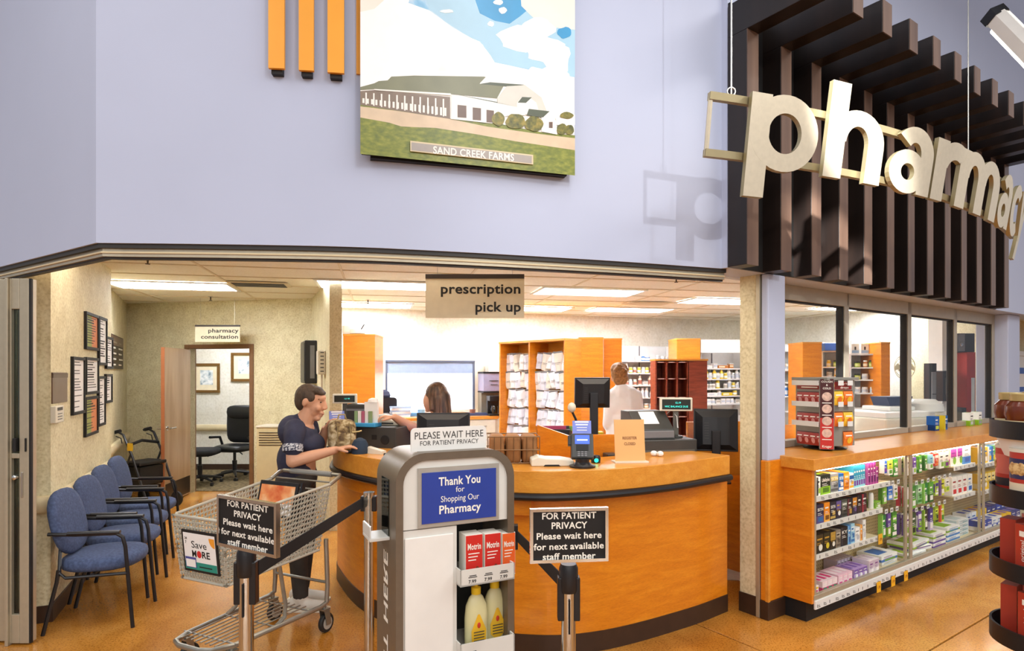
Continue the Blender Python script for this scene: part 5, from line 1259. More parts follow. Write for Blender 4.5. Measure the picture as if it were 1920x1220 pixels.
for (u, z, n) in ((u_at(1648, -0.02), 0.045, -0.02), (u_at(1675, -0.02), 0.045, -0.02), (u_at(1699, -0.02), 0.045, -0.02), (b1_end-0.05, 0.36, CD-0.25)):
    t = MB().obox(S(u-0.03, n, z), U*0.06, N*0.0012, ZV*0.075); g_ = t.build('sale_tag', M_tagy, case, world=True)
    MB().text('1.99', S(u, n-0.0006, z+0.025), U, ZV, 0.02, 0.04, 1, 'c').build('tag_print', mat('tag_red_ink', '9a3a10', 0.5), g_, world=True)
# ---------------------------------------------------------------- cartons
def carton_mesh(key, w, d, h, cols, txt=None, art='band', seed=0):
    """box with printed faces: slots 0 body, 1 panel, 2 accent, 3 ink; local origin at the base centre, front at -y"""
    b = MB(); b.mat(0).box(-w/2, -d/2, 0, w/2, d/2, h); e = 0.0006; y = -d/2-e; r = random.Random(seed)
    def rect(mi, x0, x1, z0, z1, k=1): b.mat(mi).quad((x0, y-e*(k-1), z0), (x1, y-e*(k-1), z0), (x1, y-e*(k-1), z1), (x0, y-e*(k-1), z1))
    def side(mi, y0, y1, z0, z1): b.mat(mi).quad((-w/2-e, y1, z0), (-w/2-e, y0, z0), (-w/2-e, y0, z1), (-w/2-e, y1, z1))
    if art == 'band':
        rect(1, -w*0.46, w*0.46, h*0.62, h*0.86); rect(2, -w*0.46, w*0.46, h*0.08, h*0.22); rect(2, -w*0.1, w*0.42, h*0.28, h*0.5); side(1, -d*0.4, d*0.4, h*0.2, h*0.8)
    elif art == 'lower':
        rect(1, -w*0.5, w*0.5, 0.0, h*0.4); rect(2, -w*0.3, w*0.36, h*0.1, h*0.34, 2); side(1, -d*0.5, d*0.5, 0, h*0.4)
    elif art == 'badge':
        rect(1, -w*0.47, w*0.47, h*0.5, h*0.97); b.mat(2).poly([(w*0.12+w*0.26*math.cos(a), y-e, h*0.3+w*0.26*math.sin(a)) for a in [2*pi*k/12 for k in range(12)]]); side(1, -d*0.45, d*0.45, h*0.1, h*0.4)
    elif art == 'stripe':
        rect(1, -w*0.5, -w*0.18, 0, h); rect(2, -w*0.1, w*0.42, h*0.12, h*0.4); side(1, -d*0.5, d*0.5, 0, h)
    if txt: b.mat(3).text(txt, (0, y-e*2.5, h*0.66), (1, 0, 0), ZV, min(h*0.16, w*0.32), w*0.84, 1, 'c')
    else: rect(3, -w*0.36, w*(0.1+0.25*r.random()), h*0.70, h*0.78, 3)
    rect(3, -w*0.38, w*0.1, h*0.52, h*0.55, 3); rect(3, -w*0.38, w*0.25, h*0.44, h*0.465, 3)
    # top print
    b.mat(1).quad((-w*0.4, -d*0.3, h+e), (w*0.2, -d*0.3, h+e), (w*0.2, d*0.3, h+e), (-w*0.4, d*0.3, h+e))
    return b.mesh('carton', [mat('card_'+c, c, 0.5, var=0.05, scale=18, spec=0.25) for c in cols])
US = math.atan2(U.y, U.x)
CM = {}
def carton(u, n, z, w, d, h, cols, label, group, txt=None, art='band', rz=0.0, name='carton', cat='box'):
    key = (round(w, 4), round(d, 4), round(h, 4), tuple(cols), txt, art)
    if key not in CM: CM[key] = carton_mesh(key, w, d, h, cols, txt, art, len(CM))
    o = bpy.data.objects.new(name, CM[key]); COL.objects.link(o); o.location = S(u, n+d/2, z); o.rotation_euler = (0, 0, US+rz); tag(o, label, cat, group); return o
SH = lambda: CD-0.235+0.004
def row(z, items, u0, shelf, group, n=None, end=None):
    """items: (width, height, depth, colours, name words, text, art)"""
    u = u0
    tot = len(items)
    cnt = {}
    for i, it in enumerate(items):
        w, h, d, cols, words, txt, art = it[:7]
        cat = 'box'
        carton(u+w/2, SH() if n is None else n, z, w, d, h, cols, '%s on the %s, %s from the wooden end' % (words, shelf, ORD[i]), group, txt, art)
        u += w+0.006
    return u
K = '17151a'; WH = 'f2f0ea'; GY = '8a8c90'; GO = 'c79a3a'; BL = '1f66b0'; OR = 'f0941e'; PU = '7a2a86'; DP = '3a2f63'; LB = '6fb4dc'; GR = '7fae2a'
# shelf 1 (top)
row(0.80, [(0.075, 0.125, 0.16, [WH, '2c3a1c', '8fbf2e', K], 'white and black carton with green leaf', None, 'stripe'), (0.04, 0.122, 0.16, [WH, K, '9ac43a', K], 'slim white and green carton', None, 'stripe'), (0.115, 0.13, 0.16, ['1d2416', '8fc42e', '4f7f1c', WH], 'black and lime carton', 'LifeStyles', 'lower'),
           (0.10, 0.125, 0.16, ['9b9ea1', 'd9c24a', '5a5c60', WH], 'silver grey carton with yellow band', 'SKYN', 'band'), (0.062, 0.118, 0.15, ['1c69b8', '5fa5e0', 'f2f2f2', WH], 'bright blue carton', 'SKYN', 'band'), (0.068, 0.122, 0.15, ['ef9a22', 'f7c25a', 'c86c12', WH], 'orange carton', None, 'band'),
           (0.06, 0.108, 0.13, ['e9eef2', BL, 'f2b428', BL], 'white blue and yellow carton', None, 'band')], 0.03, 'top shelf', 'cartons on the top shelf')
u = 0.60
for i in range(5): carton(u+i*0.036, SH()+0.002*i, 0.80, 0.034, 0.14, 0.15, ['2f9cc0', '8fd2e0', '7b3aa0', WH], 'tall teal and purple carton on the top shelf, %s in the row of five' % ORD[i], 'five teal cartons', None, 'lower')
for i in range(4): carton(0.80+i*0.04, SH(), 0.80, 0.038, 0.12, 0.155 if i < 3 else 0.12, ['9a2a80', 'b85aa0', '5a1858', WH], 'tall magenta carton right of the teal row, %s from the left' % ORD[i], 'magenta cartons', None, 'stripe')
# shelf 2
row(0.617, [(0.07, 0.125, 0.12, [K, '2a2430', GO, WH], 'black carton with gold print', None, 'badge'), (0.085, 0.122, 0.13, ['2b2748', '5a4f8a', '2f6aa8', WH], 'dark purple carton', 'SKYN', 'lower'), (0.07, 0.125, 0.12, ['ee8e1c', 'f6b24a', '7a4a10', WH], 'orange carton with dark print', None, 'lower'), (0.07, 0.12, 0.12, ['2a2530', '4a4456', 'c7a85a', WH], 'charcoal carton with gold band', 'SKYN', 'band'),
            (0.066, 0.122, 0.12, ['252236', '6a5a9a', WH, GO], 'black and violet carton', None, 'badge'), (0.075, 0.12, 0.12, ['4a4c46', '7d8478', '2a2c28', WH], 'dark olive grey carton', None, 'band'), (0.06, 0.118, 0.12, ['2c1f22', '6a3038', 'b89048', WH], 'brown black carton', None, 'stripe'), (0.062, 0.12, 0.12, ['332b40', 'd08a2a', '6a4f8a', WH], 'dark carton with orange corner', None, 'badge'),
            (0.06, 0.125, 0.12, ['1d1418', '34242a', '53202a', WH], 'plain black carton', None, 'stripe'), (0.065, 0.128, 0.12, ['3a1d24', 'a03040', '6a2430', WH], 'dark red carton', None, 'stripe')], 0.03, 'second shelf', 'cartons on the second shelf')
o = MB().lathe([(0.018, 0), (0.019, 0.09), (0.016, 0.11), (0.012, 0.115)], 12, S(0.89, SH()+0.03, 0.617)).build('white_tube', M_white, smooth=True); tag(o, 'plain white tube bottle at the end of the second shelf', 'bottle')
carton(0.94, SH(), 0.617, 0.07, 0.10, 0.05, ['8fc046', '5f9a2c', WH, WH], 'small lime green carton beside the white tube bottle', None, None, 'band')
# shelf 3
row(0.42, [(0.06, 0.115, 0.12, [K, '3a2c18', 'a8742a', WH], 'black carton with bronze print', None, 'badge'), (0.09, 0.125, 0.12, ['15130f', '3c2f16', 'e8e4da', GO], 'wide black carton with white emblem', None, 'badge'), (0.078, 0.125, 0.12, ['14140f', '2c2a12', 'd8c22c', GO], 'black carton with yellow emblem', None, 'badge'), (0.066, 0.12, 0.12, ['171310', 'b5903c', 'e8e4da', GO], 'black and gold carton', None, 'badge'),
           (0.06, 0.12, 0.12, ['8a7f72', 'b8ad9c', '5a5148', K], 'taupe grey carton', None, 'band'), (0.085, 0.128, 0.12, ['101018', '262634', '101018', WH], 'black carton with large white letters', 'KY', 'stripe'), (0.036, 0.128, 0.10, ['4d8fd0', '86bce8', '2a5fa0', WH], 'slim sky blue carton', None, 'stripe'), (0.05, 0.135, 0.10, ['9fd0ea', 'd8ecf6', '3a78b8', BL], 'pale blue carton', None, 'band'),
           (0.066, 0.10, 0.12, ['e8e9ec', 'f6f6f6', 'b8bcc8', GY], 'plain white carton', None, 'badge'), (0.028, 0.11, 0.12, ['f2a03a', 'f6c88a', 'd07a1c', WH], 'slim orange carton', None, 'stripe'), (0.046, 0.14, 0.12, ['f0f0ee', 'e2e2e0', 'c8ccd8', GY], 'tall white carton', None, 'stripe')], 0.03, 'third shelf', 'cartons on the third shelf')
# deck of the first bay
zd = 0.165
def deck_stack(u, n, cols, w, d, h, cnt, words, group, art='band', dz=0, txt=None):
    for k in range(cnt):
        carton(u+k*(w+0.003), n, zd+dz, w, d, h, cols, words+', %s from the left' % ORD[k], group, txt, art)
deck_stack(0.06, 0.03, ['f4ece8', 'e9c33a', 'd6508a', GY], 0.105, 0.12, 0.055, 1, 'white and pink carton low on the case deck', 'pink deck cartons')
deck_stack(0.19, 0.03, ['f3d9e0', 'd23a78', '2f9a78', WH], 0.06, 0.13, 0.065, 3, 'pink and green carton on the case deck', 'pink and green deck cartons', 'lower')
deck_stack(0.39, 0.03, ['f2c8da', 'f7e4ec', 'd8559a', WH], 0.06, 0.13, 0.07, 3, 'pale pink carton on the case deck', 'pale pink deck cartons', 'lower')
deck_stack(0.60, 0.03, ['b79ad6', '7a5ab0', 'f4f0fa', WH], 0.06, 0.13, 0.07, 3, 'lilac carton on the case deck', 'lilac deck cartons', 'badge')
deck_stack(0.80, 0.02, ['e6dde6', 'c9b7cc', 'f6f2f6', PU], 0.07, 0.12, 0.10, 2, 'pale mauve carton on the case deck', 'mauve deck cartons', 'badge')
deck_stack(0.62, 0.16, ['d9d2da', 'b9aebd', 'f2eef2', K], 0.042, 0.10, 0.095, 5, 'grey white carton behind the lilac ones', 'grey white deck cartons', 'stripe')
# flat boxes stacked on the deck
FB = [(1.17, 0.06, 'white flat box with green and blue print left of the first door post', ['f2f4f2', '3f78c0', '7fb02c', PU], 0.25, 0.19, 0.045, 0, 'lower'), (1.17, 0.07, 'white flat box lowest left of the first door post', ['ecebe4', 'd8d4c8', 'c8d8e8', GY], 0.24, 0.18, 0.03, 0.0, 'band')]
carton(1.16, 0.06, zd, 0.24, 0.18, 0.03, ['ecebe4', 'd8d4c8', 'c8d8e8', GY], 'plain white flat box on the deck left of the first post', 'flat boxes on the deck', None, 'lower')
carton(1.16, 0.06, zd+0.03, 0.25, 0.18, 0.045, ['f2f4f2', '3f78c0', '7fb02c', PU], 'white flat box with blue edge on the deck left of the first post', 'flat boxes on the deck', None, 'lower')
carton(1.56, 0.03, zd, 0.30, 0.19, 0.028, ['f4f6f2', 'a8c84a', 'f2f2f2', GY], 'white flat box with green print lowest by the first post', 'flat boxes on the deck', None, 'lower')
carton(1.66, 0.04, zd+0.028, 0.30, 0.18, 0.03, ['f4f4f2', '6a5a9a', 'e8ecf0', PU], 'white flat box with violet edge, middle of the near stack', 'flat boxes on the deck', None, 'band', R(-6))
carton(1.66, 0.045, zd+0.058, 0.34, 0.19, 0.035, ['f6f8f2', '9cc43a', '6a52a8', PU], 'white flat box with lime and violet print on top of the near stack', 'flat boxes on the deck', None, 'lower', R(4))
for k in range(3): carton(2.02, 0.05, zd+0.037*k, 0.24, 0.17, 0.036, ['f4f4f0', '9cc43a' if k == 2 else '6a52a8', '6a52a8', PU], 'lime and violet flat box, %s from the bottom of the middle stack' % ORD[k], 'middle stack of flat boxes', None, 'lower')
for k in range(3): carton(2.33, 0.06, zd+0.04*k, 0.26, 0.17, 0.038, ['f2f4f4', '4a8ad0' if k < 2 else '8ab83a', '4a8ad0', BL], 'blue and green flat box, %s from the bottom of the third stack' % ORD[k], 'third stack of flat boxes', None, 'lower')
for k in range(4): carton(2.60, 0.08, zd+0.035*k, 0.22, 0.15, 0.033, ['eef0f0', 'c8d8dc', '8ab0b8', GY], 'pale grey flat box, %s from the bottom of the stack by the second post' % ORD[k], 'pale flat box stack', None, 'band')
# shelf goods of the second bay, right part
for k in range(2): carton(2.36+k*0.14, 0.07, 0.80, 0.13, 0.14, 0.15, [WH, 'b0409a', '86b83a', PU], 'white and magenta carton on the upper shelf of second bay, %s' % ('left' if k == 0 else 'right'), 'white and magenta cartons', None, 'badge')
carton(2.62, 0.06, 0.80, 0.16, 0.14, 0.165, ['f4f6f8', '4f8fd8', '3a5fb0', GY], 'tall white and blue monitor carton on the upper shelf by the second post', None, None, 'lower')
for k in range(3): carton(2.35+k*0.11, 0.06, 0.545, 0.10, 0.13, 0.16, [WH, 'f4f2ee', 'cf2a2e', 'a02024'], 'white and red meter carton on the lower shelf of second bay, %s' % ORD[k], 'white and red meter cartons', None, 'lower')
carton(2.685, 0.06, 0.545, 0.10, 0.13, 0.155, [WH, 'e8f0f8', '2a64b8', BL], 'white and blue meter carton by the second post', None, None, 'lower')
# third bay
for k in range(8):
    c3 = [['2f7fd0', 'f2c81e', WH, WH], ['f4c41c', '2a6ab8', WH, BL], ['3a8ad8', WH, 'f2c81e', WH], ['5fae4a', '2a6ab8', 'f2d81e', WH], [WH, '3a8ad8', '2a6ab8', BL], [WH, '6fb4e8', BL, BL], ['3a78c8', WH, '9fd0f0', WH], ['9fc8ea', WH, BL, BL]][k]
    carton(2.92+k*0.10, 0.05, 0.775, 0.085, 0.10, 0.145, c3, 'toothbrush pack on the top shelf of the third bay, %s from the second post' % ORD[k], 'packs on the top shelf of the third bay', None, 'stripe', 0, 'blister_pack', 'pack')
for k in range(9):
    carton(2.92+k*0.095, 0.05, 0.53, 0.085, 0.11, 0.15 if k < 6 else 0.11, ['f2c626', 'f8e49a', WH, K] if k < 6 else ['4a8ad8', WH, 'f2c626', WH], ('yellow carton' if k < 6 else 'blue carton')+' on the second shelf of the third bay, %s from the second post' % ORD[k], 'cartons on the second shelf of the third bay', None, 'badge')
for k in range(8):
    for j in range(2):
        cc = [['2f4fb0', WH, 'd8dcf0', WH], ['f0f2f4', '3a5ab8', WH, BL], ['f2c626', '8a6ab0', WH, K], ['2a3a8a', '8f7fc0', WH, WH]][(k//2+j) % 4]
        carton(2.92+k*0.125, 0.03+0.12*j, zd, 0.115, 0.11, 0.085+0.05*j, cc, '%s medicine carton on the third bay deck, %s row, %s from the second post' % (['blue', 'white', 'yellow', 'navy'][(k//2+j) % 4], ['front', 'back'][j], ORD[k]), 'medicine cartons on the third bay deck', None, 'lower')
# ---------------------------------------------------------------- hanging packs on peg hooks
def hook_row(u0, du, cnt, z, specs, place, nfront=0.03):
    for k in range(cnt):
        u = u0+du*k; cols, w, h, words = specs[k % len(specs)]
        hk = thing('peg_hook', 'wire peg hook with white price flag, %s in %s' % (ORD[k], place), 'peg hook', S(u, CD, z), 0, 'peg hooks of '+place)
        MB().tube([S(u, CD, z), S(u, nfront+0.02, z+0.004), S(u, nfront, z+0.02)], 0.0025, 5).build('wire', M_steel, hk, world=True)
        f = MB().obox(S(u-0.022, nfront-0.006, z+0.008), U*0.044, N*0.001, ZV*0.034); fo = f.build('price_flag', M_shelfw, hk, world=True)
        MB().obox(S(u-0.015, nfront-0.0068, z+0.018), U*0.026, N*0.0004, ZV*0.012).build('flag_print', M_grey, fo, world=True)
        for j in range(2 if cnt > 3 else 1):
            carton(u, nfront+0.012+j*0.045, z-h-0.004, w, 0.028, h, cols, '%s, %s on %s hook, %s' % (words, ['front', 'behind'][j], ORD[k], place), 'packs of '+place, None, ['stripe', 'lower', 'band'][k % 3], 0, 'hanging_pack', 'pack')
G1, G2, G3 = ['3f8a2c', '7fc044', WH, WH], ['5fa832', '2f6a22', WH, WH], ['1f7f3c', '8fd05a', WH, WH]
PV = ['6a4aa0', 'e8e4f0', '8fbf3a', WH]; WP = [WH, '6a52a8', '8fbf3a', PU]
hook_row(1.05, 0.085, 3, 0.955, [(['2f5fb8', WH, '7a3aa0', WH], 0.06, 0.09, 'blue and white pack'), (['d8e24a', WH, '5f9a2c', K], 0.065, 0.11, 'yellow green pack'), (G1, 0.065, 0.13, 'green pack')], 'top tier before first post')
hook_row(1.04, 0.09, 3, 0.76, [(['8fc046', '5f9a2c', WH, WH], 0.07, 0.12, 'lime pack'), (['2a6fc8', '5a9ae8', WH, WH], 0.075, 0.10, 'round blue pack'), ([WH, 'e8e8e0', GR, K], 0.06, 0.11, 'white pack')], 'middle tier before first post')
hook_row(1.03, 0.085, 3, 0.56, [(G3, 0.06, 0.17, 'dark green pack'), (['6a4aa0', '8fbf3a', WH, WH], 0.05, 0.17, 'purple and green pack'), (G1, 0.07, 0.19, 'tall green pack')], 'lower tier before first post')
hook_row(1.44, 0.10, 8, 0.945, [(['8fc046', WH, PU, K], 0.06, 0.13, 'lime and white pack'), (PV, 0.05, 0.13, 'violet pack'), (G1, 0.05, 0.13, 'green pack'), (G2, 0.05, 0.12, 'dark and lime green pack'), (['8fc8d8', WH, GR, BL], 0.06, 0.12, 'pale blue pack'), (['d63a2a', WH, 'e8883a', WH], 0.065, 0.10, 'red pack'), ([WH, 'eef2e8', GR, K], 0.09, 0.13, 'white pack'), ([WH, '8fbf3a', PU, K], 0.08, 0.13, 'white and lime pack')], 'top tier of second bay')
hook_row(1.42, 0.105, 8, 0.72, [([WH, 'd64a5a', GR, WH], 0.06, 0.15, 'white and pink pack'), (G1, 0.07, 0.17, 'green pack'), (['8fc88a', 'd8ecd0', '3f8a2c', K], 0.07, 0.15, 'pale green pack'), (G3, 0.07, 0.16, 'dark green pack'), (G2, 0.08, 0.16, 'lime green pack'), (['b8d43a', '5a4a9a', WH, K], 0.06, 0.12, 'yellow green pack'), (['d8dc2a', '7a5a9a', WH, K], 0.08, 0.13, 'bright yellow pack'), ([WH, 'd8e24a', GR, K], 0.07, 0.11, 'white and yellow pack')], 'middle tier of second bay')
hook_row(1.42, 0.105, 7, 0.51, [(WP, 0.08, 0.16, 'white and violet pack'), (['2f4f2c', '7fae3a', '18240f', WH], 0.07, 0.17, 'very dark green pack'), (PV, 0.06, 0.16, 'violet and white pack'), (['24301c', '8fbf3a', WH, WH], 0.07, 0.16, 'black and green pack'), (['4a3a8a', 'c8c0e0', WH, WH], 0.06, 0.18, 'indigo pack'), (['9ab82a', 'd8e84a', '2a3a1a', K], 0.06, 0.14, 'yellow green pack'), (['c8d83a', 'e05a3a', '3f8a2c', WH], 0.07, 0.14, 'lime pack with red fruit')], 'lower tier of second bay')
# ---------------------------------------------------------------- things on the case top
tz = 1.0605
def top_pt(px, py): p = G(px, py, tz); return p
for (px, py, w, lab, cols, art) in ((1757, 807, 0.10, 'blue vitamin drink carton, left of the pair on the case top', ['1e5fae', '123a78', 'c8d84a', WH], 'lower'), (1774, 805, 0.07, 'blue and yellow drink carton, right of the pair on the case top', ['2468b0', 'd8c42a', '14386c', WH], 'stripe'),
                                   (1822, 798, 0.085, 'white and lime carton, left of the pair at the far end of the top', ['f2f4ec', '8fc02e', 'c8ccd0', K], 'lower'), (1838, 796, 0.085, 'white and lime carton, right of the pair at the far end of the top', ['f2f4ec', '8fc02e', '9aa0a8', K], 'lower')):
    p = top_pt(px, py); rel = p-S0; carton(rel.dot(U), rel.dot(N), tz, w, 0.07, 0.135, cols, lab, 'cartons on the case top', None, art)
# candy rack: four-sided grey rotating stand with a red strip
p = top_pt(1552, 845); CR = Vector((p.x+0.06, p.y+0.16, tz)); cr = thing('counter_rack', 'grey revolving rack of small candy bags with a red printed strip', 'display rack', CR, R(22))
M_rack = mat('rack_grey_metal', '8f8f88', 0.45, metal=0.2, var=0.05); hR = Zy(707, CR.y)-tz
MB().lathe([(0.14, 0), (0.145, 0.008), (0.03, 0.02), (0.02, 0.035)], 24).build('turntable', M_black, cr, smooth=True)
MB().box(-0.135, -0.135, 0.03, 0.135, 0.135, hR-0.02).build('pegboard_core', M_rack, cr, bevel=0.003)
MB().box(-0.155, -0.155, hR-0.02, 0.155, 0.155, hR).build('rack_top', M_rack, cr, bevel=0.003)
M_strip1 = mat('dark_maroon_print', '4a1a1c', 0.4); M_strip2 = mat('bright_red_print', 'c8302c', 0.4); M_rose = mat('pale_round_print', 'd8b8a8', 0.5, var=0.25, scale=40)
# corner strip facing the viewer
cs = Matrix.Rotation(R(-45), 4, 'Z')
def CS(x, y, z): return cs @ Vector((x, y, z))
ym = -0.200
st = MB(); st.mat(0).obox(CS(-0.042, ym, hR*0.45), cs.to_3x3() @ Vector((0.084, 0, 0)), cs.to_3x3() @ Vector((0, 0.012, 0)), ZV*(hR*0.53)); st.mat(1).obox(CS(-0.042, ym, 0.015), cs.to_3x3() @ Vector((0.084, 0, 0)), cs.to_3x3() @ Vector((0, 0.012, 0)), ZV*(hR*0.45-0.015)); st.build('red_strip', [M_strip1, M_strip2], cr)
MB().obox(CS(-0.046, ym+0.004, 0.012), cs.to_3x3() @ Vector((0.092, 0, 0)), cs.to_3x3() @ Vector((0, 0.06, 0)), ZV*(hR-0.03)).build('strip_frame', M_rack, cr)
for k in range(4):
    zc = hR*(0.245+0.165*k); b = MB(); b.poly([CS(0.031*math.cos(a), ym-0.001, zc+0.031*math.sin(a)) for a in [2*pi*j/18 for j in range(18)]]); b.build('round_picture', M_rose, cr)
    MB().obox(CS(-0.03, ym-0.001, zc-0.047), cs.to_3x3() @ Vector((0.06, 0, 0)), cs.to_3x3() @ Vector((0, 0.0008, 0)), ZV*0.006).build('caption_bar', M_whiteink, cr)
b = MB()
for j, (t_, z_) in enumerate((('COUGH', 0.93), ('&', 0.885), ('COLD', 0.84))): b.text(t_, CS(0, ym-0.001, hR*z_), cs.to_3x3() @ Vector((1, 0, 0)), ZV, 0.0125, None, 1, 'c')
b.text('Kroger', CS(0, ym-0.001, hR*0.05), cs.to_3x3() @ Vector((1, 0, 0)), ZV, 0.016, 0.06, 1, 'c'); o = b.build('strip_lettering', M_whiteink, cr); o['kind'] = 'stuff'
b = MB(); b.mat(0).box(-0.12, -0.1385, hR-0.085, 0.10, -0.135, hR-0.03); b.mat(1).text('Sugar free', (0.03, -0.1392, hR-0.052), (1, 0, 0), ZV, 0.014, 0.10, 1, 'c'); b.text('drops', (0.03, -0.1392, hR-0.078), (1, 0, 0), ZV, 0.014, 0.08, 1, 'c')
b.mat(2).poly([(-0.085+0.02*math.cos(a), -0.1392, hR-0.057+0.02*math.sin(a)) for a in [2*pi*j/14 for j in range(14)]]); 
b.build('header_card', [mat('maroon_card', '8a2a24', 0.4), M_whiteink, M_yel], cr)
b = MB(); b.mat(0).box(-0.1385, -0.10, hR-0.085, -0.135, 0.12, hR-0.03); b.mat(1).box(-0.1392, -0.08, hR-0.05, -0.1386, 0.10, hR-0.042); b.box(-0.1392, -0.06, hR-0.075, -0.1386, 0.08, hR-0.067); b.build('header_card', [mat('maroon_card', '8a2a24', 0.4), M_whiteink], cr)
# candy bags hang on the two visible sides (each a thing on its own)
CRM = Matrix.Translation(CR) @ Matrix.Rotation(R(22), 4, 'Z')
def bag_mesh(w, h, cols, key):
    b = MB(); d = 0.014
    vs = []
    for (x, z, t) in ((-w/2, 0, 0.002), (w/2, 0, 0.002), (w/2, h*0.5, d), (-w/2, h*0.5, d), (w/2, h, 0.002), (-w/2, h, 0.002)): vs += [(x, -t-0.0005, z), (x, 0, z)]
    b.mat(0).add(vs, [(0, 2, 4, 6), (6, 4, 8, 10), (1, 7, 5, 3), (7, 11, 9, 5), (0, 6, 7, 1), (6, 10, 11, 7), (2, 3, 5, 4), (4, 5, 9, 8), (10, 8, 9, 11), (0, 1, 3, 2)])
    b.mat(1).quad((-w*0.5, -0.006, h*0.78), (w*0.5, -0.006, h*0.78), (w*0.5, -0.0035, h*0.99), (-w*0.5, -0.0035, h*0.99))
    b.mat(2).poly([(w*0.08+w*0.26*math.cos(a), -d*(0.25+1.5*(0.36+0.22*math.sin(a)))-0.0018, h*(0.36+0.22*math.sin(a))) for a in [2*pi*j/12 for j in range(12)]])
    b.mat(3).quad((-w*0.34, -d*0.86-0.002, h*0.64), (w*0.34, -d*0.86-0.002, h*0.64), (w*0.34, -d*0.68-0.002, h*0.71), (-w*0.34, -d*0.68-0.002, h*0.71))
    return b.mesh('candy_bag', cols)
M_or = mat('candy_orange', 'e87a2a', 0.4, var=0.12, scale=25); M_rd = mat('candy_red', 'a83a34', 0.4, var=0.15, scale=25); M_cy = mat('candy_yellow', 'f2c23a', 0.4, var=0.1, scale=30)
bagA = bag_mesh(0.088, 0.105, [M_or, M_blackm, M_cy, M_whiteink], 'a'); bagB = bag_mesh(0.06, 0.095, [M_rd, M_dark, mat('candy_pink', 'd8a0a0', 0.4), M_whiteink], 'b'); bagC = bag_mesh(0.088, 0.105, [M_cy, M_blackm, M_or, M_whiteink], 'c')
for k, zf in enumerate((0.62, 0.33, 0.06)):
    for j in range(2):
        if k == 2 and j == 0: continue
        o = bpy.data.objects.new('candy_bag', bagA if (j+k) % 2 else bagC); COL.objects.link(o); o.matrix_world = CRM @ Matrix.Translation((-0.045+0.095*j+0.01, -0.137, hR*zf)); tag(o, 'orange and yellow candy bag on the right face of the rack, %s row, %s' % (['top', 'middle', 'bottom'][k], ['left', 'right'][j]), 'candy bag', 'candy bags on the rack')
    for j in range(4):
        o = bpy.data.objects.new('candy_bag', bagB); COL.objects.link(o); o.matrix_world = CRM @ Matrix.Translation((-0.137, 0.085-0.057*j, hR*zf)) @ Matrix.Rotation(R(-90), 4, 'Z'); tag(o, 'small red candy bag on left face of the rack, %s row, %s along' % (['top', 'middle', 'bottom'][k], ORD[j]), 'candy bag', 'red candy bags on the rack')
    b = MB(); b.box(-0.20, -0.12, hR*(zf+0.27), -0.195, 0.11, hR*(zf+0.27)+0.035); b.build('price_strip', M_shelfw, cr)
    for j in range(2): MB().box(-0.06+0.09*j, -0.165, hR*(zf+0.27), -0.01+0.09*j, -0.163, hR*(zf+0.27)+0.035).build('price_flag', M_shelfw, cr)
    for j in range(4): MB().tube([(-0.135, 0.085-0.057*j, hR*(zf+0.27)+0.01), (-0.197, 0.085-0.057*j, hR*(zf+0.27)+0.015)], 0.002, 5).build('wire', M_steel, cr)
# ================================================================ bottles and small goods on shelves: shared meshes
def bottle_mesh(kind):
    b = MB()
    if kind == 'pill': b.mat(0).lathe([(0.028, 0), (0.03, 0.004), (0.03, 0.062), (0.022, 0.07), (0.022, 0.074)], 10); b.mat(1).lathe([(0.025, 0.074), (0.025, 0.094), (0.023, 0.096)], 10); b.mat(2).lathe([(0.0305, 0.014), (0.0305, 0.05)], 10)
    elif kind == 'tall': b.mat(0).lathe([(0.03, 0), (0.032, 0.005), (0.032, 0.10), (0.018, 0.125), (0.018, 0.13)], 10); b.mat(1).lathe([(0.02, 0.13), (0.02, 0.155)], 10); b.mat(2).lathe([(0.0325, 0.02), (0.0325, 0.085)], 10)
    elif kind == 'box': b.mat(0).box(-0.04, -0.03, 0, 0.04, 0.03, 0.08); b.mat(2).box(-0.036, -0.0306, 0.02, 0.036, -0.03, 0.05); b.mat(1).box(-0.041, -0.031, 0.062, 0.041, 0.031, 0.08)
    elif kind == 'jar': b.mat(0).lathe([(0.038, 0), (0.04, 0.005), (0.04, 0.055), (0.034, 0.06)], 12); b.mat(1).lathe([(0.036, 0.06), (0.036, 0.08)], 12); b.mat(2).lathe([(0.0405, 0.012), (0.0405, 0.048)], 12)
    elif kind == 'wide': b.mat(0).box(-0.10, -0.05, 0, 0.10, 0.05, 0.05); b.mat(2).box(-0.09, -0.0506, 0.012, 0.03, -0.05, 0.034); b.mat(1).box(-0.101, -0.051, 0.045, 0.101, 0.051, 0.05)
    return b
BK = {}
def bottle(kind, cols, loc, label, group, rz=0.0, sc=1.0, name=None):
    k = (kind, tuple(cols))
    if k not in BK: BK[k] = bottle_mesh(kind).mesh('goods', [mat('goods_'+c, c, 0.4, var=0.05, scale=20) for c in cols], smooth=kind in ('pill', 'tall', 'jar'))
    nm = name or {'pill': 'pill_bottle', 'tall': 'tall_bottle', 'box': 'medicine_carton', 'jar': 'ointment_jar', 'wide': 'flat_carton'}[kind]
    o = bpy.data.objects.new(nm, BK[k]); COL.objects.link(o); o.location = loc; o.rotation_euler = (0, 0, rz); o.scale = (sc, sc, sc)
    tag(o, label, {'pill': 'bottle', 'tall': 'bottle', 'box': 'box', 'jar': 'jar', 'wide': 'box'}[kind], group); return o
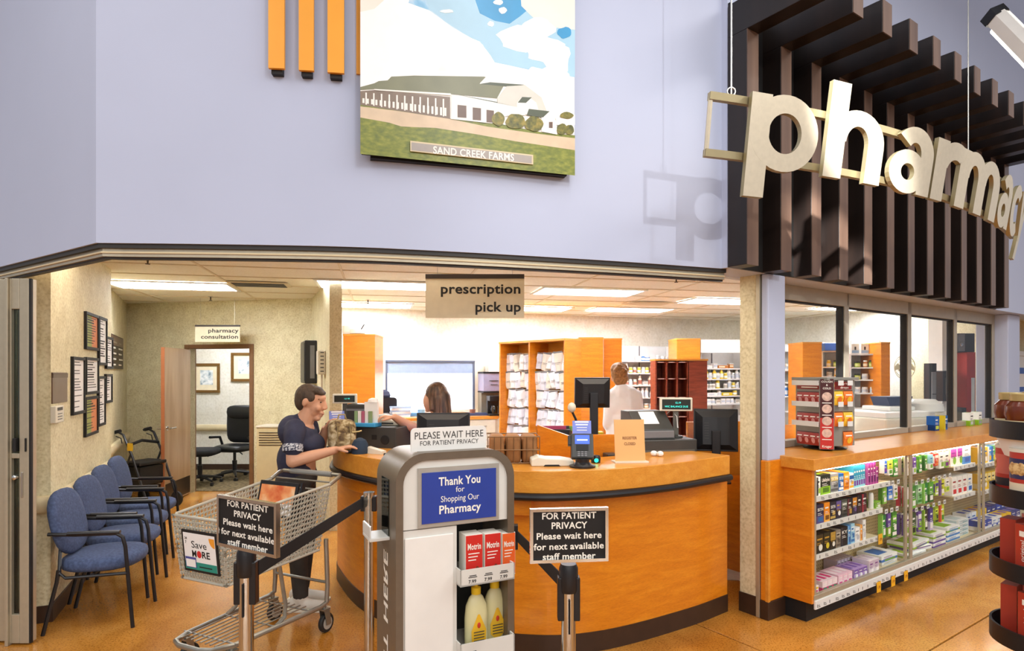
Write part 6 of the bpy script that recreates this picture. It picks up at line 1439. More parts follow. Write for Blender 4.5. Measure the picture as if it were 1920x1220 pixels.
WB = ['eceae4', 'f4f4f0', 'c8d0d8']; BB = ['2f78c0', 'f0f2f4', 'dfe8f0']; YB_ = ['e8c81e', 'f0e28a', 'f2f0e0']; GB = ['e8e6de', '6a6a68', 'b8b0a0']; OB = ['c87a2a', 'f0f0ea', 'f2e2c0']; GNB = ['9cb82a', '2a2a26', 'd8dc8a']; KB = ['d8c020', '22201c', '8a9a2a']; TB = ['d8c8b0', 'eeeae0', 'a86a5a']
def shelf_unit(pxL, yL, pxR, yR, ztop, zs, dep, label, name='shelf_unit', rows=None, side=True, words='', zbot=0.0, bot_px=None):
    a = Vector((X(pxL, yL), yL, 0)); c = Vector((X(pxR, yR), yR, 0)); v = c-a; L = v.length; vu = v.normalized(); bn = Vector((-vu.y, vu.x, 0)); ang = math.atan2(vu.y, vu.x)
    t = thing(name, label, 'shelving', a, ang)
    MB().box(0, dep, zbot, L, dep+0.02, ztop).build('back_panel', M_shelfw, t)
    for s in (0, 1): MB().box(s*(L-0.015), 0.0, zbot, s*(L-0.015)+0.015, dep, ztop).build('side_panel', M_shelfw, t)
    for z in zs:
        MB().box(0.015, 0.0, z-0.02, L-0.015, dep, z).build('shelf', M_shelfw, t)
    for k in range(1, int(L/0.6)+1): MB().box(L*k/(int(L/0.6)+1)-0.008, dep-0.012, zbot, L*k/(int(L/0.6)+1)+0.008, dep, ztop).build('upright_slot', M_grey, t)
    if rows:
        rnd_ = random.Random(int(pxL))
        for z, pal, kinds, hs in rows:
            x = 0.05; k = 0
            while x < L-0.06:
                kd = kinds[k % len(kinds)] if hs != 'r' else rnd_.choice(kinds); cols = pal[(k//2) % len(pal)] if hs != 'r' else rnd_.choice(pal)
                wd = {'pill': 0.068, 'tall': 0.074, 'box': 0.092, 'jar': 0.09, 'wide': 0.22}[kd]
                if x+wd > L-0.03: break
                if rnd_.random() < 0.88:
                    col = {id(WB): 'white', id(BB): 'blue', id(YB_): 'yellow', id(GB): 'grey capped', id(OB): 'amber', id(GNB): 'green', id(KB): 'yellow and black', id(TB): 'tan'}[id(cols)]
                    kw = {'pill': 'pill bottle', 'tall': 'tall bottle', 'box': 'small carton', 'jar': 'jar', 'wide': 'flat carton'}[kd]
                    lv = words+', '+('top' if z == zs[0] else ORD[zs.index(z)])+' shelf'
                    bottle(kd, cols, a+vu*(x+wd/2)+bn*(0.06 if kd != 'wide' else 0.08)+ZV*z, '%s %s %s, %s from left' % (col, kw, lv, ORD[min(k, 15)] if k < 16 else 'last'), 'goods '+lv, ang)
                x += wd+rnd_.uniform(0.0, 0.02); k += 1
    return t
def zz(py, y): return Zy(py, y)
# shelving behind the man in white
shelf_unit(1160, 9.9, 1268, 10.25, 2.06, [zz(676, 10), zz(699, 10), zz(722, 10), zz(745, 10), zz(766, 10), 0.8], 0.28, 'white metal shelving of pill bottles behind the man in white',
           rows=[(zz(676, 10), [WB, WB, BB, WB], ['box', 'pill', 'jar'], 0), (zz(699, 10), [WB, TB, YB_, WB], ['pill', 'tall'], 'r'), (zz(722, 10), [WB, GB, TB], ['tall', 'pill', 'box'], 'r'), (zz(745, 10), [WB, TB, WB], ['pill', 'tall'], 'r'), (zz(766, 10), [WB, BB, OB], ['jar', 'pill'], 'r')], words='behind the man')
# wood end panel and far shelving to the right of the pigeonholes
MB_ = MB
def wood_panel(px0, px1, py0, y, dep, lab, z0=0.0, name='wood_panel', m=None):
    x0, x1 = X(px0, y), X(px1, y); zt_ = Zy(py0, y); t = thing(name, lab, 'cabinet', ((x0+x1)/2, y, z0)); w = x1-x0
    MB().box(-w/2, 0, 0, w/2, dep, zt_-z0-0.02).build('panel', m or M_wood, t, bevel=0.004); MB().box(-w/2-0.004, -0.004, zt_-z0-0.02, w/2+0.004, dep+0.004, zt_-z0).build('top_edge', m or M_woodh, t)
    return t
wood_panel(1269, 1313, 634, 9.3, 0.5, 'orange wood end panel above the mahogany pigeonholes')
shelf_unit(1314, 9.5, 1400, 9.9, 2.06, [zz(690, 9.6), zz(710, 9.6), zz(728, 9.6), zz(742, 9.6), zz(757, 9.6)], 0.28, 'white metal shelving of yellow labelled bottles left of the cream jamb',
           rows=[(zz(690, 9.6), [WB, OB], ['wide', 'box'], 0), (zz(710, 9.6), [WB, YB_, WB], ['pill', 'tall'], 'r'), (zz(728, 9.6), [WB, YB_, GB], ['tall', 'pill'], 'r'), (zz(742, 9.6), [YB_, WB], ['jar', 'wide'], 'r'), (zz(757, 9.6), [WB, GB], ['jar', 'box'], 'r')], words='left of the jamb')
o = MB().box(0, 0, 0, X(1400, 9.4)-X(1314, 9.4), 0.2, 0.20).build('valance_box', M_white); o.location = (X(1314, 9.4), 9.4, Zy(661, 9.4)); tag(o, 'plain white valance box over the far shelving by the jamb', 'valance')
# units seen through the storefront glass
shelf_unit(1440, 9.6, 1504, 9.2, 2.06, [zz(657, 9.4), zz(693, 9.4), zz(716, 9.4), zz(742, 9.4), zz(770, 9.4)], 0.28, 'white shelving with few bottles at the left of the storefront glass',
           rows=[(zz(693, 9.4), [WB, GB], ['tall', 'jar', 'pill'], 'r'), (zz(716, 9.4), [GB, WB], ['box', 'jar'], 'r'), (zz(742, 9.4), [WB, BB], ['tall', 'box'], 'r')], words='left behind the glass')
wood_panel(1505, 1541, 641, 8.6, 0.45, 'orange wood cabinet end seen through the first pane')
shelf_unit(1541, 9.0, 1592, 8.8, 2.06, [zz(657, 8.9), zz(687, 8.9), zz(705, 8.9), zz(728, 8.9)], 0.28, 'white shelving seen behind the first mullion',
           rows=[(zz(687, 8.9), [KB, GNB, YB_], ['jar', 'pill'], 'r'), (zz(705, 8.9), [WB, GB, YB_], ['jar', 'tall'], 'r')], words='by the first mullion')
for k in range(4):
    y = 8.85; o = MB().box(0, 0, 0, 0.24, 0.2, 0.026).build('blue_binder', mat('binder_blue', '2c4a86', 0.5)); o.location = (X(1548, y), y+0.02, zz(657, 8.9)+0.0265*k+0.0005); tag(o, 'blue binder lying in the stack on the top shelf, %s from the bottom' % ORD[k], 'binder', 'stack of blue binders')
zE = [zz(663, 8.6), zz(688, 8.6), zz(711, 8.6), zz(736, 8.6), zz(764, 8.6)]
shelf_unit(1594, 8.65, 1651, 8.5, 2.06, zE, 0.28, 'white shelving of green and yellow vitamin bottles in the second pane',
           rows=[(zE[1], [GNB, KB, OB, WB], ['jar', 'pill'], 'r'), (zE[2], [GNB, WB, KB, KB], ['pill', 'jar'], 'r'), (zE[3], [WB, WB, GNB], ['jar'], 0)], words='in the second pane')
for k in range(3):
    y = 8.6; o = MB(); o.mat(0).box(-0.055, 0, 0, 0.055, 0.12, 0.14); o.mat(1).box(-0.05, -0.001, 0.01, 0.05, 0.0, 0.05); o.mat(2).box(-0.012, -0.0012, 0.055, 0.012, -0.0008, 0.10)
    q = o.build('white_carton', [M_white, mat('pale_blue_print', '9ab8d8', 0.5), M_dark]); q.location = (X(1606+k*18, y), y+0.03, zE[0]+0.0005); tag(q, 'white device carton on the top shelf in the second pane, %s from the left' % ORD[k], 'box', 'white device cartons')
wood_panel(1652, 1669, 641, 8.35, 0.5, 'orange wood shelf end beside the round fan')
# ================================================================ bag cabinet: two bays of hanging prescription bags
BA = Vector((X(936, 9.0), 9.0, 0)); BB2 = Vector((X(1060, 8.0), 8.0, 0)); bv = BB2-BA; BLn = bv.length; bu = bv.normalized(); bang = math.atan2(bu.y, bu.x)
bc = thing('bag_cabinet', 'orange wood cabinet with two bays of hanging prescription bags', 'cabinet', BA, bang)
ztb = 2.06; dp = 0.36
for x in (0, BLn*0.47, BLn-0.03): MB().box(x, 0, 0, x+0.03, dp, ztb-0.03).build('side_panel', M_wood, bc, bevel=0.002)
MB().box(-0.005, -0.01, ztb-0.03, BLn+0.005, dp, ztb).build('top_panel', M_woodh, bc, bevel=0.002); MB().box(0, dp, 0, BLn, dp+0.015, ztb).build('back_panel', M_woodh, bc)
M_bag = [mat('bag_white', 'f4f3f6', 0.6, var=0.08, scale=9), mat('bag_bluewhite', 'e0e5f4', 0.6, var=0.08, scale=9), mat('bag_cream', 'e4dccf', 0.6, var=0.08, scale=9)]
M_bagtop = mat('bag_grey_hanger', '77777a', 0.5)
def rx_bag(ci, seed):
    r = random.Random(seed); b = MB(); w, h, d = 0.10, 0.185, 0.022; vs = []
    for i in range(5):
        z = h*i/4; bl = d*(0.35+0.65*math.sin(pi*min(0.95, 0.15+i/4*0.8))); x0 = -w/2+r.uniform(-0.006, 0.006); x1 = w/2+r.uniform(-0.006, 0.006)
        vs += [(x0, 0, z), ((x0+x1)/2, -bl, z+r.uniform(-0.004, 0.004)), (x1, 0, z), ((x0+x1)/2, bl, z)]
    fs = []
    for i in range(4):
        for k in range(4): k2 = (k+1) % 4; fs.append((4*i+k, 4*i+k2, 4*i+4+k2, 4*i+4+k))
    fs += [(3, 2, 1, 0), (16, 17, 18, 19)]
    b.mat(0).add(vs, fs); b.mat(1).box(-w*0.42, -0.004, h, w*0.42, 0.004, h+0.018); b.mat(2).box(-w*0.3, -d-0.001, h*0.45, w*0.2, -d+0.004, h*0.47); b.box(-w*0.3, -d-0.001, h*0.38, w*0.1, -d+0.004, h*0.395)
    return b.mesh('prescription_bag', [M_bag[ci], M_bagtop, M_grey])
BGM = [rx_bag(k % 3, k) for k in range(6)]
BZ = [zz(663, 8.5), zz(698, 8.5), zz(733, 8.5), zz(769, 8.5), zz(803, 8.5)]
for bay in (0, 1):
    xa = 0.05 if bay == 0 else BLn*0.47+0.05; xb = BLn*0.47-0.06 if bay == 0 else BLn-0.11
    for rI, z in enumerate(BZ):
        MB().tube([(xa-0.03, dp*0.4, z+0.014), (xb+0.04, dp*0.4, z+0.014)], 0.006, 6).build('hanging_rod', M_steel, bc)
        for k in range(6):
            rn_ = random.Random(bay*100+rI*10+k); x = xa+0.04+(xb-xa-0.06)*k/5
            o = bpy.data.objects.new('prescription_bag', BGM[(k+rI*2+bay) % 6] if rI < 2 else BGM[[1, 4, 0][(k+rI) % 3]]); COL.objects.link(o)
            wp = BA+bu*x+Vector((-bu.y, bu.x, 0))*(dp*0.4); o.location = wp+ZV*(z-0.185); sc_b = rn_.uniform(1.1, 1.32); o.scale = (sc_b*1.08, sc_b*1.2, sc_b); o.location = wp+ZV*(z-0.185*sc_b)+Vector((0, 0, rn_.uniform(-0.008, 0.006))); o.rotation_euler = (R(rn_.uniform(-10, 6)), R(rn_.uniform(-13, 13)), bang+R(rn_.uniform(5, 40)))
            tag(o, '%s prescription bag hanging in the %s bay, %s row, %s along' % (['white', 'bluish white', 'cream', 'bluish white', 'bluish white', 'cream'][(k+rI*2+bay) % 6] if rI < 2 else 'pale', ['left', 'right'][bay], ORD[rI], ORD[k]), 'bag', 'prescription bags in the wood cabinet')
t = wood_panel(1086, 1131, 632, 8.2, 0.4, 'tall orange wood cabinet just right of the bag cabinet'); wood_panel(1132, 1166, 634, 8.5, 0.4, 'tall orange wood cabinet beside the head of the man in white')
# ================================================================ tall left wood cabinet with items on top
wood_panel(643, 703, 626, 7.7, 0.5, 'tall orange wood cabinet at the left of the drive-up window')
cz = Zy(626, 7.7)
for k, (px, w, h, lab) in enumerate(((650, 0.07, 0.11, 'white mug on top of the tall left wood cabinet'), (668, 0.10, 0.06, 'low white bowl on top of the tall left wood cabinet'))):
    t = thing('mug' if k == 0 else 'bowl', lab, 'cup', (X(px, 7.75), 7.80, cz)); MB().lathe([(w*0.8, 0), (w, h*0.2), (w, h), (w*0.9, h), (w*0.88, 0.01)], 14).build('cup_body', M_white, t, smooth=True)
    if k: MB().tube([(0.02, 0, 0.02), (0.09, 0, 0.13)], 0.008, 6).build('spoon', M_dark, t)
# ================================================================ drive-up window on the back wall
def bw_pt(px, d=0.0):
    k = (px-960)/FPX; o = BW0+bwn*d; t = (k*o.y-o.x)/(bwd.x-k*bwd.y); return o+bwd*t
a, c = bw_pt(722), bw_pt(889); z1, z0 = Zy(676, (a.y+c.y)/2), Zy(768, (a.y+c.y)/2); v = c-a
wd_ = struct(MB().obox(a+bwn*0.0+ZV*(z0-0.04), v, bwn*0.03, ZV*0.04).build('window_5', M_white))
M_day = emit_mat('daylight_pane', 'eef4ff', 1.6)
MB().obox(a+ZV*z0, v, bwn*0.006, ZV*(z1-z0)).build('bright_pane', M_day, wd_, world=True)
f = MB()
f.obox(a+bwn*0.006+ZV*(z1-0.02), v, bwn*0.05, ZV*0.025); f.obox(a+bwn*0.006+ZV*z0, bwd*0.03, bwn*0.04, ZV*(z1-z0)); f.obox(c-bwd*0.03+bwn*0.006+ZV*z0, bwd*0.03, bwn*0.04, ZV*(z1-z0))
f.build('window_frame', mat('slate_frame', '5a6478', 0.5), wd_, world=True)
MB().obox(a+bwd*0.03+bwn*0.012+ZV*(z1-0.19), v-bwd*0.06, bwn*0.02, ZV*0.17).build('roller_blind', mat('pale_blue_blind', '93a6c2', 0.7), wd_, world=True)
# raised wall panel around the window
a2, c2 = bw_pt(704), bw_pt(906); pz1 = Zy(628, a2.y)
pn3 = MB(); pn3.obox(a2+ZV*(z1+0.005), c2-a2, bwn*0.04, ZV*(pz1-z1)); pn3.obox(a2+ZV*0.9, bwd*((a-a2).length), bwn*0.04, ZV*(z1-0.9)); pn3.obox(c+ZV*0.9, bwd*((c2-c).length), bwn*0.04, ZV*(z1-0.9))
struct(pn3.build('trim_7', mat('cream_wall_panel', 'f0e9d2', 0.6, var=0.02)))
# back counter with drawers
ca_, cc_ = bw_pt(690, 0.6), bw_pt(935, 0.6)
bcn = thing('back_counter', 'white back counter with drawers and wood top below the window', 'counter', ca_); zc0 = 0.97
MB().obox(ca_+ZV*(zc0-0.04), cc_-ca_, -bwn*0.58, ZV*0.04).build('counter_top', M_woodh, bcn, world=True)
MB().obox(ca_-bwn*0.03, cc_-ca_, -bwn*0.54, ZV*(zc0-0.04)).build('body', M_offw, bcn, world=True)
d0, d1 = bw_pt(880, 0.6), bw_pt(930, 0.6)
for k in range(3):
    q = MB().obox(d0-bwn*0.028+ZV*(zc0-0.24-0.2*k), d1-d0, bwn*0.012, ZV*0.185).build('drawer', M_offw, bcn, world=True, bevel=0.003)
    MB().obox(d0+(d1-d0)*0.35-bwn*0.016+ZV*(zc0-0.15-0.2*k), (d1-d0)*0.3, bwn*0.02, ZV*0.012).build('handle', M_steel, q, world=True)
def on_back(px, d, z): p = bw_pt(px, d); return p+ZV*z
# goods on the back counter
def simple(name, mb, mats, loc, label, cat, rz=0.0, group=None, smooth=False, bevel=0.0):
    o = mb.build(name, mats, smooth=smooth, bevel=bevel); o.location = loc; o.rotation_euler = (0, 0, rz); tag(o, label, cat, group); return o
for k in range(6): simple('paper_stack', MB().box(-0.14, -0.1, 0, 0.14, 0.1, 0.025), mat('paper_blue_%d' % (k % 2), ['dfe8f4', '9fb8d8'][k % 2], 0.7), on_back(750, 0.3, zc0+0.0255*k), 'sheaf in the paper stack by the drive-up window, %s from the bottom' % ORD[k], 'papers', R(14+6*(k % 3)), 'paper stack by the window')
ph = thing('desk_phone', 'black desk phone on the back counter beside the wood cabinet', 'phone', on_back(716, 0.35, zc0), R(20)); MB().prism([(-0.12, -0.1, 0), (0.12, -0.1, 0), (0.12, 0.12, 0), (0.12, 0.12, 0.12)][:3]+[(0.12, 0.12, 0.0), (-0.12, 0.12, 0.0)], (0, 0, 0.05)).build('base', M_black, ph); MB().box(-0.13, -0.09, 0.05, -0.06, 0.11, 0.10).build('handset', M_dark, ph, bevel=0.01); MB().box(-0.03, -0.06, 0.05, 0.10, 0.08, 0.06).build('keypad', M_grey, ph)
simple('equipment_case', MB().rbox((0, 0, 0.14), (0.30, 0.22, 0.28), 0.04, 'y'), M_black, on_back(724, 0.15, zc0), 'black equipment case standing on the back counter by the window', 'case', R(14), None)
simple('cap_hat', MB().lathe([(0.11, 0), (0.12, 0.03), (0.10, 0.08), (0.05, 0.11)], 16), mat('navy_fabric', '2c3148', 0.8), on_back(717, 0.12, zc0+0.281), 'dark cap with yellow band on top of the black equipment case', 'hat', 0, None, True)
simple('blue_tray', MB().box(-0.14, -0.08, 0, 0.14, 0.08, 0.05), mat('tray_blue', '5a94c8', 0.5), on_back(775, 0.2, zc0), 'light blue tray on the back counter left of the seated woman', 'tray', R(18))
simple('pen_cup', MB().lathe([(0.05, 0), (0.055, 0.1), (0.05, 0.1), (0.046, 0.01)], 12), mat('cup_blue', '7fb0d8', 0.5), on_back(790, 0.25, zc0), 'light blue pen cup on the back counter behind the seated woman', 'cup', 0, None, True)
simple('folder_tray', MB().box(-0.2, -0.12, 0, 0.2, 0.12, 0.035), mat('folder_navy', '3c4c78', 0.5), on_back(900, 0.3, zc0), 'flat navy folder on the back counter near the coffee maker', 'folder', R(18))
simple('amber_cup', MB().lathe([(0.04, 0), (0.045, 0.09), (0.04, 0.09), (0.036, 0.01)], 12), mat('brown_cup', '8a5a48', 0.5), on_back(886, 0.3, zc0), 'small brown cup on the back counter right of the window', 'cup', 0, None, True)
mo = thing('microwave', 'grey small microwave on a bracket over the coffee maker', 'microwave', on_back(922, 0.22, Zy(733, 9.5)), R(18)); MB().box(-0.17, -0.15, 0, 0.17, 0.2, 0.28).build('body', mat('lavender_grey_plastic', '9a98b4', 0.45), mo, bevel=0.01); MB().box(-0.175, -0.155, 0.27, 0.175, 0.2, 0.30).build('lid', M_blackm, mo); MB().box(-0.175, -0.155, -0.02, 0.175, 0.2, 0.0).build('base', M_blackm, mo); MB().box(-0.08, -0.158, 0.16, 0.06, -0.15, 0.168).build('trim_line', M_dark, mo); MB().box(-0.06, -0.158, 0.10, 0.05, -0.15, 0.108).build('trim_line', M_dark, mo)
MB().box(-0.17, -0.02, -0.41, 0.17, 0.2, -0.02).build('bracket_cabinet', mat('taupe_metal', '8a8474', 0.5), mo)
cm = thing('coffee_maker', 'black coffee maker at the right end of the back counter', 'coffee maker', on_back(926, 0.47, zc0), R(18)); MB().box(-0.09, -0.09, 0, 0.09, 0.1, 0.03).build('base', M_black, cm, bevel=0.006); MB().box(-0.09, 0.03, 0.03, 0.09, 0.1, 0.26).build('tower', M_black, cm, bevel=0.006); MB().box(-0.09, -0.09, 0.22, 0.09, 0.1, 0.30).build('head', M_black, cm, bevel=0.01); MB().lathe([(0.055, 0.03), (0.06, 0.1), (0.045, 0.15)], 14, (0, -0.03, 0)).build('carafe', M_smoke, cm, smooth=True)
simple('paper_towel', MB().box(-0.12, -0.1, 0, 0.12, 0.1, 0.17), M_white, on_back(927, 0.2, Zy(733, 9.5)+0.3005), 'white carton standing on the grey microwave', 'box', R(18))
# ================================================================ mahogany pigeonholes
y = 7.4; x0, x1, x2 = X(1230, y), X(1290, y), X(1326, y); zt_ = Zy(676, y); pg = thing('pigeonhole_cabinet', 'dark red mahogany pigeonhole cabinet behind the register', 'cabinet', (x0, y, 0)); w = x1-x0
MB().box(w, 0.0, 0, x2-x0, 0.04, zt_).build('front_stile', M_mahog, pg); MB().box(0, 0.26, 0, x2-x0, 0.28, zt_).build('back_panel', M_mahog, pg); MB().box(-0.01, -0.006, zt_, x2-x0+0.01, 0.28, zt_+0.02).build('top_panel', M_woodh, pg)
for k in range(4): MB().box(w*k/3-0.008, 0, 0, w*k/3+0.008, 0.26, zt_).build('divider', M_mahog, pg)
rowsz = [zt_-0.012, Zy(709, y), Zy(744, y), Zy(780, y), Zy(816, y), Zy(850, y)]
for z in rowsz:
    MB().box(0, 0.0, z-0.012, w, 0.26, z).build('shelf', M_mahog, pg)
    for k in range(3): MB().box(w*(k+0.18)/3, -0.003, z-0.011, w*(k+0.75)/3, -0.0005, z-0.001).build('label_strip', mat('pink_label', 'e2bfb4', 0.6), pg)
MB().box(x2-x0-0.02, 0.04, 0, x2-x0, 0.26, zt_).build('side_panel', M_mahog, pg)
# ================================================================ things behind the storefront glass
pr_ = thing('office_printer', 'large white office printer behind the second pane', 'printer', (X(1668, 6.6), 6.6, 0), R(20))
MB().box(-0.36, -0.25, 0, 0.36, 0.35, 0.98).build('cabinet', M_offw, pr_, bevel=0.01); MB().box(-0.38, -0.27, 0.98, 0.38, 0.36, 1.14).build('body', M_offw, pr_, bevel=0.015); MB().box(-0.36, -0.24, 1.14, 0.36, 0.34, 1.20).build('scanner', M_white, pr_, bevel=0.01); MB().box(-0.2, -0.275, 1.02, 0.25, -0.268, 1.06).build('paper_slot', M_grey, pr_); MB().box(-0.05, -0.05, 1.20, 0.32, 0.30, 1.245).build('lid', M_white, pr_, bevel=0.01)
MB().box(-0.3, -0.256, 0.55, 0.3, -0.25, 0.72).build('drawer', M_white, pr_, bevel=0.004); MB().box(-0.3, -0.256, 0.75, 0.3, -0.25, 0.92).build('drawer', M_white, pr_, bevel=0.004)
simple('blue_tote', MB().prism([(-0.2, 0, 0.1), (0.2, 0, 0.1), (0.15, 0, 0), (-0.15, 0, 0)], (0, 0.2, 0)), mat('dark_blue_tote', '34405e', 0.5), (X(1687, 6.75), 6.75, 1.246), 'dark blue tray lying on the white office printer', 'tray', R(20))
sm = thing('label_printer', 'white box machine behind the third pane', 'printer', (X(1736, 6.9), 6.95, 0), R(30)); MB().box(-0.2, -0.18, 0, 0.2, 0.2, 1.18).build('body', M_offw, sm, bevel=0.01); MB().lathe([(0.2, 0), (0.19, 0.08), (0.12, 0.13)], 20, (0, 0, 1.18)).build('dome', M_white, sm, smooth=True); MB().box(-0.1, -0.186, 1.12, 0.0, -0.18, 1.14).build('green_label', mat('lime_sticker', 'c8d83a', 0.5), sm)
fan = thing('round_fan', 'pale round wall fan behind the second mullion', 'fan', P(1696, 688, 8.2)-Vector((0, 0, 0)), R(10))
rx = Matrix.Rotation(pi/2, 3, 'X')
for r in (0.16, 0.12, 0.08): MB().tube([rx @ Vector((r*math.cos(a), r*math.sin(a), -0.03 if r < 0.15 else 0)) for a in [2*pi*k/28 for k in range(28)]], 0.005, 5, closed=True).build('cage_ring', M_offw, fan)
for k in range(12): MB().tube([rx @ Vector((0.03*math.cos(2*pi*k/12), 0.03*math.sin(2*pi*k/12), -0.045)), rx @ Vector((0.16*math.cos(2*pi*k/12), 0.16*math.sin(2*pi*k/12), 0))], 0.003, 5).build('cage_wire', M_offw, fan)
for k in range(4):
    a = 2*pi*k/4; MB().add([rx @ Vector((0.03*math.cos(a), 0.03*math.sin(a), 0)), rx @ Vector((0.14*math.cos(a-0.35), 0.14*math.sin(a-0.35), 0.02)), rx @ Vector((0.15*math.cos(a), 0.15*math.sin(a), 0.0)), rx @ Vector((0.14*math.cos(a+0.35), 0.14*math.sin(a+0.35), -0.02))], [(0, 1, 2, 3)]).build('blade', mat('fan_blade_cream', 'd8d0bc', 0.5), fan)
MB().lathe([(0.035, -0.05), (0.04, 0.0), (0.05, 0.08), (0.03, 0.12)], 14, (0, 0, 0), rx.inverted()).build('motor', mat('fan_taupe', 'a89c84', 0.5), fan, smooth=True)
zf_ = Zy(688, 8.2); MB().tube([(0, 0.06, -0.03), (0, 0.02, -zf_+0.03)], 0.014, 8).build('stand_pole', M_offw, fan, smooth=True); MB().lathe([(0.11, 0), (0.11, 0.015), (0.03, 0.03)], 20, (0, 0.02, -zf_)).build('stand_base', M_offw, fan, smooth=True)
tw = thing('tower_fan', 'black and grey tower fan behind the third pane', 'fan', (X(1744, 7.2), 7.2, 0), R(15)); zt_ = Zy(681, 7.2)
MB().lathe([(0.14, 0), (0.14, 0.02), (0.05, 0.04), (0.05, 0.4)], 20).build('base', M_black, tw, smooth=True); MB().rbox((0, 0, (zt_+0.4)/2), (0.10, 0.11, zt_-0.4), 0.03, 'z').build('column', M_black, tw); MB().box(-0.04, -0.06, 0.5, 0.02, -0.05, zt_-0.1).build('grille', M_grey, tw)
for k in range(12): MB().box(-0.038, -0.063, 0.53+k*0.075, 0.018, -0.059, 0.54+k*0.075).build('louvre', M_black, tw)
o = struct(MB().box(X(1767, 7.35), 7.35, 0, X(1781, 7.35), 7.6, ZC).build('wall_pillar', M_white)); 
bs = thing('wall_speaker', 'tall black box mounted under the white pillar panel', 'speaker', (X(1774, 7.25), 7.23, Zy(752, 7.25))); MB().box(-0.055, 0, 0, 0.055, 0.118, 0.36).build('body', M_black, bs, bevel=0.006); MB().box(-0.03, -0.004, 0.08, 0.03, 0.0, 0.28).build('grille', M_dark, bs)
# red drink machine, speaker and black bin in the alcove behind the last pane
yA = 7.2
al = thing('drink_cooler', 'red and black drinks cooler in the alcove behind the last pane', 'cooler', (X(1815, yA), yA, 0)); MB().box(-0.08, 0, 0, 0.08, 0.25, 1.2).build('body', M_black, al, bevel=0.01); MB().box(-0.02, -0.01, 0.2, 0.08, 0.0, 1.85).build('red_panel', mat('drink_red', 'b8322a', 0.4), al); MB().box(-0.02, 0.0, 1.2, 0.08, 0.25, 1.85).build('red_top', mat('drink_red', 'b8322a', 0.4), al); MB().box(0.03, -0.012, 1.1, 0.07, -0.0105, 1.55).build('white_script', M_whiteink, al)
sp = thing('bookshelf_speaker', 'small black speaker on top of the drinks cooler', 'speaker', (X(1812, yA), yA, 1.851)); MB().box(-0.10, 0, 0, 0.10, 0.2, 0.22).build('body', M_black, sp, bevel=0.006); MB().box(-0.095, -0.004, 0.01, -0.02, 0.0, 0.21).build('front', M_grey, sp); MB().lathe([(0.022, 0), (0.015, 0.006)], 14, (-0.058, -0.004, 0.09), Matrix.Rotation(pi/2, 3, 'X')).build('cone', M_chrome, sp)
# hours notice and outlet on the near right wall
rv = (RW2-RW1).normalized(); rnn = Vector((rv.y, -rv.x, 0)); rnn = rnn if rnn.x < 0 else -rnn
def rwall(px, py): return on_plane(px, py, RW1+rnn*0.004, rnn)
q = [rwall(1839, 662), rwall(1859, 660), rwall(1859, 685), rwall(1839, 684)]
hn = thing('hours_notice', 'red bordered pharmacy hours notice on the wall behind the last pane', 'notice', q[3]); 
e1 = (q[2]-q[3]); e1z = ZV*(q[0]-q[3]).length
MB().obox(q[3], Vector((e1.x, e1.y, 0)), rnn*0.004, e1z).build('border', mat('notice_red', '9a2a24', 0.5), hn, world=True)
e1h = Vector((e1.x, e1.y, 0)); MB().obox(q[3]+e1h*0.06+e1z*0.05+rnn*0.004, e1h*0.88, rnn*0.0006, e1z*0.9).build('sheet', M_paperw, hn, world=True)
b = MB(); hgt = e1z.length; wdt = e1h.length
b.text('PHARMACY', q[3]+e1h*0.5+e1z*0.78+rnn*0.0052, e1h, ZV, hgt*0.11, wdt*0.6, 1, 'c'); b.text('HOURS', q[3]+e1h*0.5+e1z*0.62+rnn*0.0052, e1h, ZV, hgt*0.11, wdt*0.4, 1, 'c')
for k in range(3): b.obox(q[3]+e1h*0.12+e1z*(0.46-0.16*k)+rnn*0.005, e1h*0.3, rnn*0.0003, e1z*0.06); b.obox(q[3]+e1h*0.5+e1z*(0.46-0.16*k)+rnn*0.005, e1h*0.36, rnn*0.0003, e1z*0.06)
o = b.build('lettering', M_ink, hn, world=True); o['kind'] = 'stuff'
a = rwall(1839, 754); b2 = rwall(1850, 754); zt_ = rwall(1839, 738).z; ol = thing('wall_outlet', 'white power outlet with grey plug below the hours notice', 'outlet', a); e = Vector((b2.x-a.x, b2.y-a.y, 0)); MB().obox(a, e, rnn*0.006, ZV*(zt_-a.z)).build('plate', M_white, ol, world=True); MB().obox(a+e*0.3+ZV*0.02, e*0.4, rnn*0.03, ZV*0.04).build('plug', M_offw, ol, world=True)
# work bench below the storefront glass
wb = thing('work_bench', 'orange wood work bench just behind the storefront windows', 'bench', S(0.6, WN+0.3)); MB().obox(S(0.5, WN+0.14, 0.88), U*2.2, N*0.6, ZV*0.04).build('bench_top', M_woodh, wb, world=True); MB().obox(S(0.5, WN+0.15, 0), U*0.03, N*0.55, ZV*0.88).build('leg_panel', M_wood, wb, world=True); MB().obox(S(2.66, WN+0.15, 0), U*0.03, N*0.55, ZV*0.88).build('leg_panel', M_wood, wb, world=True); MB().obox(S(0.5, WN+0.70, 0.6), U*2.2, N*0.03, ZV*0.52).build('back_board', M_wood, wb, world=True)
for k in range(8): simple('white_tray', MB().box(-0.14, -0.1, 0, 0.14, 0.1, 0.028), M_white, S(1.9, WN+0.45, 0.9205+0.0285*k), 'white tray in the tall stack behind the candy rack, %s from the bottom' % ORD[k], 'tray', US, 'stack of white trays')
fdl = thing('black_shoe_form', 'small black desk item on the bench at the left window corner', 'desk item', S(0.72, WN+0.3, 0.9205)); MB().ball((0, 0, 0.04), (0.09, 0.05, 0.04), 12, 8).build('body', M_black, fdl, smooth=True); MB().ball((0.05, 0, 0.09), (0.04, 0.045, 0.07), 12, 8).build('neck', M_black, fdl, smooth=True)
